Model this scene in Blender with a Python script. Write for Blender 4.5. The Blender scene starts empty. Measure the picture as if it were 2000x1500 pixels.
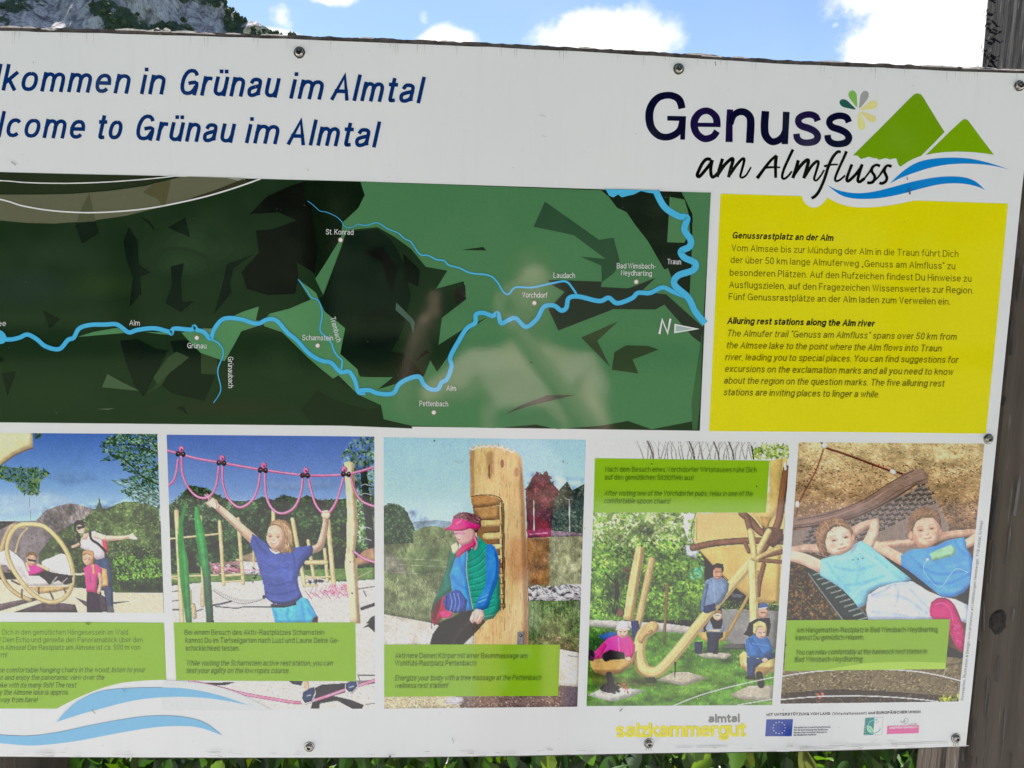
import bpy, math, random
import numpy as np
from mathutils import Vector, Matrix
random.seed(4); RNG = np.random.default_rng(7)
S = bpy.context.scene
COL = S.collection

# ------------------------------------------------------------------ camera
F = 1500.0                      # focal length in photo pixels (2000 x 1500)
D = 0.95                        # metres from the lens to the printed face
HC = 1.52                       # lens height
def rot(a):
    cx, sx, cy, sy, cz, sz = [g(v) for v in a for g in (math.cos, math.sin)]
    X = np.array([[1,0,0],[0,cx,-sx],[0,sx,cx]]); Y = np.array([[cy,0,sy],[0,1,0],[-sy,0,cy]]); Z = np.array([[cz,-sz,0],[sz,cz,0],[0,0,1]])
    return Z @ X @ Y
R = rot((-0.115835, 0.0578954, -0.016628))
M = np.array([[1,0,0],[0,0,1],[0,-1,0]])        # sign frame (right, down, away) -> world
MR = M @ R
cam = bpy.data.cameras.new('camera'); camo = bpy.data.objects.new('camera', cam); COL.objects.link(camo)
cam.sensor_width = 36; cam.lens = 36*F/2000; cam.clip_start = 0.02; cam.clip_end = 20000
mw = Matrix.Identity(4)
for i in range(3):
    mw[i][0] = MR[i,0]; mw[i][1] = -MR[i,1]; mw[i][2] = -MR[i,2]
mw.translation = (0, 0, HC)
camo.matrix_world = mw
S.camera = camo

# ------------------------------------------------------------------ world, sun, exposure
SUN_EL, SUN_AZ = math.radians(52), math.radians(16)     # azimuth from +Y towards -X
sund = Vector((-math.sin(SUN_AZ)*math.cos(SUN_EL), math.cos(SUN_AZ)*math.cos(SUN_EL), math.sin(SUN_EL)))
S.view_settings.view_transform = 'Standard'; S.view_settings.look = 'None'
S.view_settings.gamma = 1; S.view_settings.use_curve_mapping = False
S.view_settings.exposure = 1.70
SKY_STRENGTH = 0.050
W = bpy.data.worlds.new('World'); S.world = W; W.use_nodes = True
def raydir(px, py):
    d = MR @ np.array([(px-1000)/F, (py-750)/F, 1.0]); return d/np.linalg.norm(d)
class NT:
    def __init__(s, nt): s.nt = nt; nt.nodes.clear()
    def n(s, t, **k):
        nd = s.nt.nodes.new(t)
        for a, v in k.items():
            if a == 'i':
                for kk, vv in v.items():
                    if isinstance(vv, bpy.types.NodeSocket): s.nt.links.new(vv, nd.inputs[kk])
                    else: nd.inputs[kk].default_value = vv
            else: setattr(nd, a, v)
        return nd
    def m(s, op, a, b=0.0, c=None, clamp=False):
        nd = s.nt.nodes.new('ShaderNodeMath'); nd.operation = op; nd.use_clamp = clamp
        for j, v in enumerate((a, b) if c is None else (a, b, c)):
            if isinstance(v, bpy.types.NodeSocket): s.nt.links.new(v, nd.inputs[j])
            else: nd.inputs[j].default_value = v
        return nd.outputs[0]
    def mix(s, f, a, b, mode='MIX'):
        nd = s.nt.nodes.new('ShaderNodeMix'); nd.data_type = 'RGBA'; nd.blend_type = mode
        for j, v in ((0, f), (6, a), (7, b)):
            if isinstance(v, bpy.types.NodeSocket): s.nt.links.new(v, nd.inputs[j])
            else: nd.inputs[j].default_value = (v if j == 0 else (*v, 1)[:4])
        return nd.outputs[2]
    def ramp(s, f, stops):
        nd = s.nt.nodes.new('ShaderNodeValToRGB'); s.nt.links.new(f, nd.inputs[0])
        e = nd.color_ramp.elements
        while len(e) < len(stops): e.new(0.5)
        for el, (p, c) in zip(e, stops): el.position = p; el.color = (*c, 1)[:4] if not isinstance(c, float) else (c, c, c, 1)
        return nd.outputs[0]
    def link(s, a, b): s.nt.links.new(a, b)
w = NT(W.node_tree)
sky = w.n('ShaderNodeTexSky', sky_type='NISHITA', sun_disc=False, sun_elevation=SUN_EL, sun_rotation=-SUN_AZ, altitude=500, air_density=1.0, dust_density=0.3, ozone_density=2.5)
tc = w.n('ShaderNodeTexCoord')
nz = w.n('ShaderNodeTexNoise', i={'Vector': tc.outputs['Generated'], 'Scale': 22.0, 'Detail': 9.0, 'Roughness': 0.62})
nzf = w.n('ShaderNodeTexNoise', i={'Vector': tc.outputs['Generated'], 'Scale': 3.1, 'Detail': 7.0, 'Roughness': 0.55})
sep = w.n('ShaderNodeSeparateXYZ', i={'Vector': tc.outputs['Generated']})
total = None
# cumulus heads: centre direction, half width and half height (tangents)
for (px, py, rx, ry, k) in [(1180, 88, 150, 75, 1), (870, 95, 75, 45, 1), (1850, 60, 165, 110, 1.1), (1760, -60, 120, 90, 1), (2150, 40, 260, 160, 1.2), (1880, 150, 90, 70, 1.0),
                            (555, 38, 34, 26, .45), (545, 74, 60, 20, .8), (640, -12, 60, 22, .8), (828, 36, 14, 20, .6), (1632, 50, 10, 8, .5), (2600, 250, 400, 150, 1), (-600, 100, 380, 160, 1), (1120, -300, 300, 90, .9)]:
    c = raydir(px, py)
    dx = w.m('MULTIPLY', w.m('SUBTRACT', sep.outputs[0], float(c[0])), F/rx*0.93)
    dz = w.m('MULTIPLY', w.m('SUBTRACT', sep.outputs[2], float(c[2])), F/ry*0.93)
    fr = w.m('GREATER_THAN', sep.outputs[1], 0.05)
    r2 = w.m('ADD', w.m('MULTIPLY', dx, dx), w.m('MULTIPLY', dz, dz))
    v = w.m('MULTIPLY', w.m('MULTIPLY', w.m('SUBTRACT', 1.0, r2, clamp=True), k), fr)
    total = v if total is None else w.m('MAXIMUM', total, v)
gen = w.m('MULTIPLY', w.m('SUBTRACT', nzf.outputs[0], 0.56), 3.5, clamp=True)
back = w.m('LESS_THAN', sep.outputs[1], 0.3)
total = w.m('MAXIMUM', total, w.m('MULTIPLY', gen, back))
cl = w.m('ADD', total, w.m('MULTIPLY', w.m('SUBTRACT', nz.outputs[0], 0.5), 1.5))
mask = w.n('ShaderNodeMapRange', interpolation_type='SMOOTHSTEP', i={0: cl, 1: 0.20, 2: 0.72})
veil = w.m('MULTIPLY', w.m('SUBTRACT', nzf.outputs[0], 0.38), 1.1, clamp=True)
both = w.m('MAXIMUM', mask.outputs[0], w.m('MULTIPLY', veil, 0.35))
bg1 = w.n('ShaderNodeBackground', i={'Color': sky.outputs[0], 'Strength': SKY_STRENGTH})
ccol = w.ramp(w.m('ADD', w.m('MULTIPLY', total, .45), w.m('MULTIPLY', nzf.outputs[0], .7)), [(.35, (.62, .74, .92)), (.62, (1.0, 1.0, 1.0))])
bg2 = w.n('ShaderNodeBackground', i={'Color': ccol, 'Strength': 0.38})
mx = w.n('ShaderNodeMixShader', i={0: both, 1: bg1.outputs[0], 2: bg2.outputs[0]})
wo = w.n('ShaderNodeOutputWorld', i={0: mx.outputs[0]})
sl = bpy.data.lights.new('sun', 'SUN'); sl.energy = 5.0; sl.angle = math.radians(0.5); sl.color = (1, 0.96, 0.90)
so = bpy.data.objects.new('sun', sl); COL.objects.link(so); so.rotation_euler = sund.to_track_quat('Z', 'Y').to_euler(); so.location = (0, 0, 30)

# ------------------------------------------------------------------ helpers
def lin(c):
    c = np.asarray(c, float)/255.0
    return np.where(c <= 0.04045, c/12.92, ((c+0.055)/1.055)**2.4)
INK_K, INK_0 = 1.26, 0.012      # photo colour -> ink albedo
def ink(c):
    return np.clip((lin(c)-INK_0)*INK_K, 0.003, 0.80)
def onboard(P, z=0.0):
    """photo pixels measured on the flat sign -> world points on its face, z metres proud"""
    P = np.atleast_2d(np.asarray(P, float))
    d = np.stack([(P[:,0]-1000)/F, (P[:,1]-750)/F, np.ones(len(P))], 1) @ R.T
    b = d[:, :2]/d[:, 2:3]*D
    return np.stack([b[:,0], np.full(len(P), D)-z, HC-b[:,1]], 1)
def link(o, parent=None):
    COL.objects.link(o)
    if parent is not None:
        o.parent = parent; o.matrix_parent_inverse = parent.matrix_world.inverted() if parent.matrix_world != Matrix.Identity(4) else Matrix.Identity(4)
    return o
def mesh_obj(name, V, Fc, mat, parent=None, smooth=False):
    me = bpy.data.meshes.new(name); me.from_pydata([tuple(v) for v in V], [], Fc); me.update()
    if mat: me.materials.append(mat)
    if smooth: me.polygons.foreach_set('use_smooth', [True]*len(me.polygons))
    return link(bpy.data.objects.new(name, me), parent)
def tag(o, label=None, cat=None, group=None, kind=None):
    for k, v in (('label', label), ('category', cat), ('group', group), ('kind', kind)):
        if v: o[k] = v
    return o
def empty(name, loc):
    o = bpy.data.objects.new(name, None); COL.objects.link(o); o.location = loc; o.empty_display_size = .1
    bpy.context.view_layer.update(); return o
def pmat(name):
    m = bpy.data.materials.new(name); m.use_nodes = True
    t = NT(m.node_tree); t.bsdf = t.n('ShaderNodeBsdfPrincipled'); t.n('ShaderNodeOutputMaterial', i={0: t.bsdf.outputs[0]})
    return m, t
def objco(t, scale=(1,1,1)):
    c = t.n('ShaderNodeTexCoord'); mp = t.n('ShaderNodeMapping', i={'Vector': c.outputs['Object'], 'Scale': scale}); return mp.outputs[0]

# ------------------------------------------------------------------ materials
# glossy print: ink colour per shape, fine mottling of the laminate, slight orange-peel
MP, t = pmat('printed_laminate')
co = objco(t)
at = t.n('ShaderNodeAttribute', attribute_name='Ink')
n1 = t.n('ShaderNodeTexNoise', i={'Vector': co, 'Scale': 260.0, 'Detail': 4.0, 'Roughness': .7})
n2 = t.n('ShaderNodeTexNoise', i={'Vector': co, 'Scale': 9.0, 'Detail': 5.0, 'Roughness': .6})
g = t.m('ADD', t.m('MULTIPLY', t.m('SUBTRACT', n1.outputs[0], 0.5), 0.22), t.m('ADD', 1.0, t.m('MULTIPLY', t.m('SUBTRACT', n2.outputs[0], 0.5), 0.10)))
vm = t.n('ShaderNodeVectorMath', operation='SCALE', i={0: at.outputs['Color']}); t.link(g, vm.inputs['Scale'])
t.link(vm.outputs[0], t.bsdf.inputs['Base Color'])
n3 = t.n('ShaderNodeTexNoise', i={'Vector': objco(t, (1,1,1)), 'Scale': 420.0, 'Detail': 2.0})
bp = t.n('ShaderNodeBump', i={'Strength': 0.05, 'Distance': 0.0004, 'Height': n3.outputs[0]})
t.link(bp.outputs[0], t.bsdf.inputs['Normal'])
t.bsdf.inputs['Roughness'].default_value = 0.05; t.bsdf.inputs['IOR'].default_value = 1.52
# white face with weather stains
MWHITE, t = pmat('white_laminate')
co = objco(t)
a = t.n('ShaderNodeTexNoise', i={'Vector': co, 'Scale': 3.0, 'Detail': 6.0, 'Roughness': .6})
b_ = t.n('ShaderNodeTexNoise', i={'Vector': objco(t, (90, 90, 6)), 'Scale': 1.0, 'Detail': 4.0, 'Roughness': .7})
c_ = t.n('ShaderNodeTexNoise', i={'Vector': co, 'Scale': 60.0, 'Detail': 6.0, 'Roughness': .75})
base = t.mix(t.m('MULTIPLY', t.m('SUBTRACT', a.outputs[0], 0.42), 1.6, clamp=True), (.80,.81,.815), (.74,.76,.775))
base = t.mix(t.m('MULTIPLY', t.m('SUBTRACT', b_.outputs[0], 0.54), 0.8, clamp=True), base, (.67,.68,.675))
base = t.mix(t.m('MULTIPLY', t.m('SUBTRACT', c_.outputs[0], 0.63), 4.0, clamp=True), base, (.52,.52,.48))
t.link(base, t.bsdf.inputs['Base Color'])
n3 = t.n('ShaderNodeTexNoise', i={'Vector': co, 'Scale': 420.0, 'Detail': 2.0})
bp = t.n('ShaderNodeBump', i={'Strength': 0.10, 'Distance': 0.0004, 'Height': n3.outputs[0]}); t.link(bp.outputs[0], t.bsdf.inputs['Normal'])
t.bsdf.inputs['Roughness'].default_value = 0.18
def simple(name, c1, c2, sc=(1,1,1), s=20, rough=.8, bump=0.0, bd=.01, metal=0, lo=.4, hi=.62, det=6):
    m, t = pmat(name); co = objco(t, sc)
    n = t.n('ShaderNodeTexNoise', i={'Vector': co, 'Scale': s, 'Detail': float(det), 'Roughness': .65})
    t.link(t.ramp(n.outputs[0], [(lo, c1), (hi, c2)]), t.bsdf.inputs['Base Color'])
    t.bsdf.inputs['Roughness'].default_value = rough; t.bsdf.inputs['Metallic'].default_value = metal
    if bump:
        b = t.n('ShaderNodeBump', i={'Strength': bump, 'Distance': bd, 'Height': n.outputs[0]}); t.link(b.outputs[0], t.bsdf.inputs['Normal'])
    return m
MCORE = simple('board_core', (.035,.028,.026), (.10,.085,.078), (1,1,1), 90, .75, .5, .002)
MSTEEL = simple('stainless_steel', (.20,.19,.18), (.42,.41,.39), (1,1,1), 300, .24, .15, .0005, 1)
MDIRT = simple('dirt', (.06,.05,.04), (.14,.12,.10), s=300)

# ------------------------------------------------------------------ flat print made of ink shapes
def cr(P, k=6, closed=False):
    """smooth curve through the points"""
    P = [np.array(p, float) for p in P]
    if len(P) < 3: return P
    n = len(P); out = []
    for i in range(n if closed else n-1):
        p0 = P[(i-1) % n] if (closed or i) else P[0]; p1 = P[i]; p2 = P[(i+1) % n]; p3 = P[(i+2) % n] if (closed or i+2 < n) else P[-1]
        for j in range(k):
            t = j/k
            out.append(0.5*((2*p1)+(-p0+p2)*t+(2*p0-5*p1+4*p2-p3)*t*t+(-p0+3*p1-3*p2+p3)*t**3))
    if not closed: out.append(P[-1])
    return out
def crop(x0, y0, s): return lambda P: [(x/s+x0, y/s+y0) for x, y in P]
cA = crop(0,0,2.0); cB = crop(1000,0,2.0); cC = crop(0,330,2.83); cD = crop(700,330,2.83); cE = crop(1380,370,3.0613)
cK = crop(0,1200,2.7027); cH = crop(740,840,2.6786); cI = crop(1140,850,2.727); cJ = crop(1520,850,2.727)
cM = crop(1150,1370,5.0); cN = crop(1480,1360,3.846); c4 = crop(1240,160,4.0); c5 = crop(1600,160,5.0)
class Art:
    def __init__(s, z0, dz=0.012): s.V=[]; s.Z=[]; s.F=[]; s.C=[]; s.z=z0/1000; s.dz=dz/1000
    def add(s, P, faces, col, z=None):
        b = len(s.V); z = s.z if z is None else z
        s.V += [tuple(p) for p in P]; s.Z += [z]*len(P); s.C += [tuple(ink(col))]*len(P)
        s.F += [tuple(b+i for i in f) for f in faces]
    def poly(s, P, col, smooth=False):
        if smooth: P = cr(P, 5, True)
        s.add(P, [tuple(range(len(P)))], col); s.z += s.dz
    def stroke(s, P, w, col, smooth=True, cap=0.0, k=5, z=None):
        n0 = len(P)
        ws = [w]*n0 if np.isscalar(w) else list(w)
        if len(ws) == 2 and n0 != 2: ws = list(np.linspace(ws[0], ws[1], n0))
        Q = [(p[0], p[1], ww) for p, ww in zip(P, ws)]
        Q = np.array(cr(Q, k)) if (smooth and n0 > 2) else np.array(Q, float)
        if len(Q) == 1 or np.hypot(*(Q[-1,:2]-Q[0,:2])) < 1e-6 and len(Q) < 3:
            Q = np.array([[Q[0,0], Q[0,1]-.01, Q[0,2]], [Q[0,0], Q[0,1]+.01, Q[0,2]]])
        X = Q[:, :2].copy(); hw = Q[:, 2]/2
        T = np.gradient(X, axis=0) if len(X) > 2 else np.array([X[1]-X[0]]*2)
        if not smooth and len(X) > 2:
            seg = X[1:]-X[:-1]; seg /= np.linalg.norm(seg, axis=1)[:, None]+1e-9
            T = np.vstack([seg[:1], seg[:-1]+seg[1:], seg[-1:]])
        T /= np.linalg.norm(T, axis=1)[:, None]+1e-9
        N = np.stack([-T[:,1], T[:,0]], 1)
        if not smooth and len(X) > 2:
            for i in range(1, len(X)-1):
                hw[i] = hw[i]/max(0.5, abs(N[i] @ np.array([-seg[i-1][1], seg[i-1][0]])))
        if cap: X[0] -= T[0]*cap; X[-1] += T[-1]*cap
        L = X+N*hw[:, None]; Rr = X-N*hw[:, None]; m = len(X)
        s.add(np.vstack([L, Rr]), [(i, i+1, m+i+1, m+i) for i in range(m-1)], col, z)
        if z is None: s.z += s.dz
    def disc(s, x, y, r, col, n=16, ry=None):
        ry = ry or r
        s.poly([(x+r*math.cos(a), y+ry*math.sin(a)) for a in np.linspace(0, 2*math.pi, n, endpoint=False)], col)
    def build(s, name, parent, label=None):
        P = np.array(s.V); W3 = onboard(P, 0); W3[:, 1] -= np.array(s.Z)
        o = mesh_obj(name, W3, s.F, MP, parent)
        ca = o.data.color_attributes.new('Ink', 'FLOAT_COLOR', 'POINT')
        ca.data.foreach_set('color', np.hstack([np.array(s.C), np.ones((len(s.C), 1))]).astype(np.float32).ravel())
        # every shape faces the reader
        me = o.data
        if me.polygons[0].normal.y > 0: me.flip_normals()
        if label: o['label'] = label
        return o

# ------------------------------------------------------------------ lettering: a plain grotesque drawn with strokes
def arc(cx, cy, rx, ry, a0, a1, n=9, e=2.35):
    o = []
    for i in range(n):
        a = math.radians(a0+(a1-a0)*i/(n-1)); c, s_ = math.cos(a), math.sin(a)
        o.append((cx+rx*math.copysign(abs(c)**(2/e), c), cy+ry*math.copysign(abs(s_)**(2/e), s_)))
    return o
C_ = 1.38
GL = {
 'a': (.66, [[(.03,.74),(.12,.95),(.33,1),(.56,.93),(.62,.72),(.62,.2),(.68,0)], [(.62,.60),(.3,.52),(.03,.40),(.0,.2),(.10,.02),(.32,0),(.55,.12),(.62,.32)]]),
 'b': (.70, [[(0,C_),(0,0)], arc(.35,.5,.35,.5,-180,180,17)]),
 'c': (.62, [arc(.34,.5,.34,.5,40,320,13)]),
 'd': (.70, [[(.70,C_),(.70,0)], arc(.35,.5,.35,.5,0,360,17)]),
 'e': (.68, [[(.0,.52),(.68,.52)], arc(.34,.5,.34,.5,0,322,15)]),
 'f': (.34, [[(.38,C_),(.22,C_-.03),(.14,C_-.2),(.14,0)], [(-.02,1),(.34,1)]]),
 'g': (.70, [[(.70,1),(.70,-.1),(.62,-.33),(.35,-.4),(.06,-.26)], arc(.35,.5,.35,.5,0,360,17)]),
 'h': (.64, [[(0,C_),(0,0)], [(0,.62),(.10,.9),(.34,1),(.58,.88),(.64,.62),(.64,0)]]),
 'i': (.0, [[(0,1),(0,0)], [(0,C_),(0,C_)]]),
 'j': (.05, [[(.05,1),(.05,-.2),(-.06,-.36)], [(.05,C_),(.05,C_)]]),
 'k': (.60, [[(0,C_),(0,0)], [(.02,.38),(.56,1)], [(.2,.60),(.6,0)]]),
 'l': (.0, [[(0,C_),(0,0)]]),
 'm': (1.1, [[(0,1),(0,0)], [(0,.62),(.09,.9),(.28,1),(.48,.9),(.55,.65),(.55,0)], [(.55,.65),(.63,.9),(.83,1),(1.03,.9),(1.1,.65),(1.1,0)]]),
 'n': (.64, [[(0,1),(0,0)], [(0,.62),(.10,.9),(.34,1),(.58,.88),(.64,.62),(.64,0)]]),
 'o': (.72, [arc(.36,.5,.36,.5,90,450,19)]),
 'p': (.70, [[(0,1),(0,-.4)], arc(.35,.5,.35,.5,-180,180,17)]),
 'q': (.70, [[(.7,1),(.7,-.4)], arc(.35,.5,.35,.5,0,360,17)]),
 'r': (.32, [[(0,1),(0,0)], [(0,.6),(.08,.86),(.2,.98),(.34,.98)]]),
 's': (.60, [[(.57,.76),(.46,.96),(.28,1),(.10,.95),(.03,.77),(.11,.61),(.31,.51),(.52,.41),(.60,.24),(.51,.05),(.30,0),(.10,.04),(.0,.23)]]),
 't': (.32, [[(.14,1.26),(.14,.15),(.2,.0),(.34,.0)], [(-.02,1),(.32,1)]]),
 'u': (.64, [[(.64,1),(.64,0)], [(0,1),(0,.38),(.06,.12),(.30,0),(.54,.1),(.64,.38)]]),
 'v': (.60, [[(0,1),(.3,0),(.6,1)]]),
 'w': (.98, [[(0,1),(.24,0),(.49,1),(.74,0),(.98,1)]]),
 'x': (.58, [[(0,1),(.58,0)], [(.58,1),(0,0)]]),
 'y': (.60, [[(0,1),(.3,.02)], [(.6,1),(.26,-.2),(.14,-.38),(-.02,-.38)]]),
 'z': (.54, [[(0,1),(.54,1),(0,0),(.56,0)]]),
 'ß': (.66, [[(0,0),(0,1.05),(.1,1.3),(.3,C_),(.52,1.3),(.56,1.1),(.46,.85),(.28,.76)], [(.28,.76),(.5,.68),(.66,.45),(.62,.12),(.4,0),(.24,.02)]]),
 'A': (.90, [[(0,0),(.45,C_),(.9,0)], [(.15,.46),(.75,.46)]]),
 'B': (.80, [[(0,0),(0,C_),(.5,C_),(.72,1.25),(.74,.95),(.6,.76),(0,.74)], [(.5,.74),(.75,.62),(.8,.35),(.7,.08),(.5,0),(0,0)]]),
 'C': (.92, [arc(.48,.69,.48,.69,38,322,15)]),
 'D': (.86, [[(0,0),(0,C_),(.42,C_),(.72,1.24),(.86,.9),(.86,.48),(.72,.14),(.42,0),(0,0)]]),
 'E': (.72, [[(.72,C_),(0,C_),(0,0),(.74,0)], [(0,.72),(.66,.72)]]),
 'F': (.66, [[(.68,C_),(0,C_),(0,0)], [(0,.70),(.58,.70)]]),
 'G': (.96, [arc(.47,.69,.47,.69,35,345,17), [(.52,.66),(.95,.66),(.95,0)]]),
 'H': (.84, [[(0,0),(0,C_)], [(.84,0),(.84,C_)], [(0,.72),(.84,.72)]]),
 'I': (.0, [[(0,C_),(0,0)]]),
 'K': (.84, [[(0,0),(0,C_)], [(.0,.5),(.8,C_)], [(.28,.78),(.84,0)]]),
 'L': (.62, [[(0,C_),(0,0),(.64,0)]]),
 'M': (1.04, [[(0,0),(0,C_),(.52,0),(1.04,C_),(1.04,0)]]),
 'N': (.84, [[(0,0),(0,C_),(.84,0),(.84,C_)]]),
 'O': (1.0, [arc(.5,.69,.5,.69,90,450,21)]),
 'P': (.76, [[(0,0),(0,C_),(.48,C_),(.72,1.26),(.76,1.0),(.68,.74),(.46,.64),(0,.64)]]),
 'R': (.80, [[(0,0),(0,C_),(.5,C_),(.74,1.27),(.76,1.0),(.68,.78),(.46,.70),(0,.70)], [(.5,.70),(.7,.58),(.74,.2),(.82,0)]]),
 'S': (.82, [[(.79,1.06),(.68,1.31),(.40,C_),(.12,1.3),(.04,1.02),(.16,.82),(.42,.72),(.70,.60),(.82,.36),(.70,.08),(.42,0),(.12,.07),(.0,.33)]]),
 'T': (.84, [[(0,C_),(.84,C_)], [(.42,C_),(.42,0)]]),
 'U': (.82, [[(0,C_),(0,.45),(.1,.12),(.41,0),(.72,.12),(.82,.45),(.82,C_)]]),
 'V': (.84, [[(0,C_),(.42,0),(.84,C_)]]),
 'W': (1.26, [[(0,C_),(.32,0),(.63,C_),(.94,0),(1.26,C_)]]),
 'Y': (.84, [[(0,C_),(.42,.6),(.84,C_)], [(.42,.6),(.42,0)]]),
 'Z': (.78, [[(0,C_),(.78,C_),(0,0),(.80,0)]]),
 '5': (.66, [[(.62,C_),(.12,C_),(.04,.7),(.3,.86),(.56,.76),(.66,.46),(.56,.1),(.3,0),(.0,.2)]]),
 '0': (.68, [arc(.34,.69,.34,.69,90,450,17)]),
 '.': (.0, [[(0,0),(0,0)]]), ',': (.04, [[(.04,0),(-.02,-.2)]]), '-': (.3, [[(0,.5),(.3,.5)]]), '!': (.0, [[(0,C_),(0,.4)], [(0,0),(0,0)]]),
 ':': (.0, [[(0,0),(0,0)], [(0,.9),(0,.9)]]), '|': (.0, [[(0,C_+.1),(0,-.3)]]), '(': (.2, [[(.2,C_+.1),(0,.9),(0,.2),(.2,-.3)]]), ')': (.2, [[(0,C_+.1),(.2,.9),(.2,.2),(0,-.3)]]),
 '„': (.22, [[(.04,0),(0,-.2)], [(.22,0),(.18,-.2)]]), '“': (.22, [[(.0,1.2),(.04,C_)], [(.18,1.2),(.22,C_)]]), '”': (.22, [[(.04,C_),(0,1.2)], [(.22,C_),(.18,1.2)]]),
 '&': (.9, [[(.9,0),(.15,1.0),(.2,1.3),(.4,C_),(.55,1.25),(.5,1.0),(.05,.5),(.0,.25),(.15,.0),(.4,0),(.65,.15),(.85,.6)]]),
}
STRAIGHT = set('AEFHIKLMNTVWYZvwxzkl-.|!ijd')
for u, b0 in (('ä','a'),('ö','o'),('ü','u'),('Ä','A'),('Ü','U'),('Ö','O')):
    wd, st = GL[b0]; yy = C_ if u.islower() else C_+.36; cx = wd/2
    GL[u] = (wd, st+[[(cx-.17,yy),(cx-.17,yy)], [(cx+.17,yy),(cx+.17,yy)]])
GAP, SPACE = 0.24, 0.62
def text(art, body, p0, p1, cap, wt, col, slant=0.0, xh=None, lc=1.0):
    """set a line from p0 to p1 along its baseline (points in photo pixels)"""
    p0 = np.array(p0, float); p1 = np.array(p1, float); T = p1-p0; Lg = np.linalg.norm(T); T /= Lg; N = np.array([T[1], -T[0]])
    xh = xh or cap*0.735; g0 = cap*GAP*.72; sp = cap*.30
    A = sum(GL[c][0] for c in body if c != ' '); nn = sum(c != ' ' for c in body); ns = body.count(' ')
    fixed = nn*wt
    k = (Lg-fixed)/(A*1.0+(len(body)-1-ns)*GAP*lc+ns*SPACE)
    def fy(y):
        if y <= 0: return wt/2+y*cap*.62
        if y <= 1: return wt/2+y*(xh-wt)
        return (xh-wt/2)+(y-1)/(C_-1)*(cap-xh)
    x = 0.0; z0 = art.z
    for ci, c in enumerate(body):
        if c == ' ': x += k*(SPACE-GAP*lc); continue
        wd, st = GL[c]
        for si, s_ in enumerate(st):
            pts = []
            for (a, b) in s_:
                yy = fy(b); xx = x+wt/2+a*k+slant*yy
                pts.append(p0+T*xx+N*yy)
            sm = (len(s_) > 2) and not (c in STRAIGHT)
            small = cap < 20
            art.stroke(pts, wt, col, smooth=(sm and len(s_) < 9 and not small), cap=wt/2 if not (c in 'oO0sSceCGaä' and len(s_) > 3 or len(s_) >= 17) else 0.05, k=3, z=z0+((si+3*(ci%2))*0.006/1000))
        x += wd*k+wt+k*GAP*lc
    art.z += art.dz*4
# ------------------------------------------------------------------ printed photographs: painted on a fine mesh of ink points
def fbm(h, w, cell, asp=1.0, octv=4, seed=0):
    r = np.random.default_rng(seed); out = np.zeros((h, w), np.float32); amp = 1.0; tot = 0
    for o in range(octv):
        ch, cw = max(1.2, cell*asp), max(1.2, cell)
        gh, gw = int(h/ch)+3, int(w/cw)+3
        g = r.random((gh, gw)).astype(np.float32)
        y = np.arange(h)/ch; x = np.arange(w)/cw
        yi, xi = y.astype(int), x.astype(int); fy = (y-yi)[:, None]; fx = (x-xi)[None, :]
        fy = fy*fy*(3-2*fy); fx = fx*fx*(3-2*fx)
        a = g[yi][:, xi]; b = g[yi][:, xi+1]; c = g[yi+1][:, xi]; d = g[yi+1][:, xi+1]
        out += amp*((a*(1-fx)+b*fx)*(1-fy)+(c*(1-fx)+d*fx)*fy); tot += amp
        amp *= 0.6; cell /= 2
    return out/tot-0.5
def blur(m, k):
    for ax in (0, 1):
        for _ in range(2):
            c = np.cumsum(np.pad(m, [(k+1, k) if i == ax else (0, 0) for i in (0, 1)], mode='edge'), axis=ax)
            m = (np.take(c, range(2*k+1, c.shape[ax]), ax)-np.take(c, range(0, c.shape[ax]-2*k-1), ax))/(2*k+1)
    return m
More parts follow.
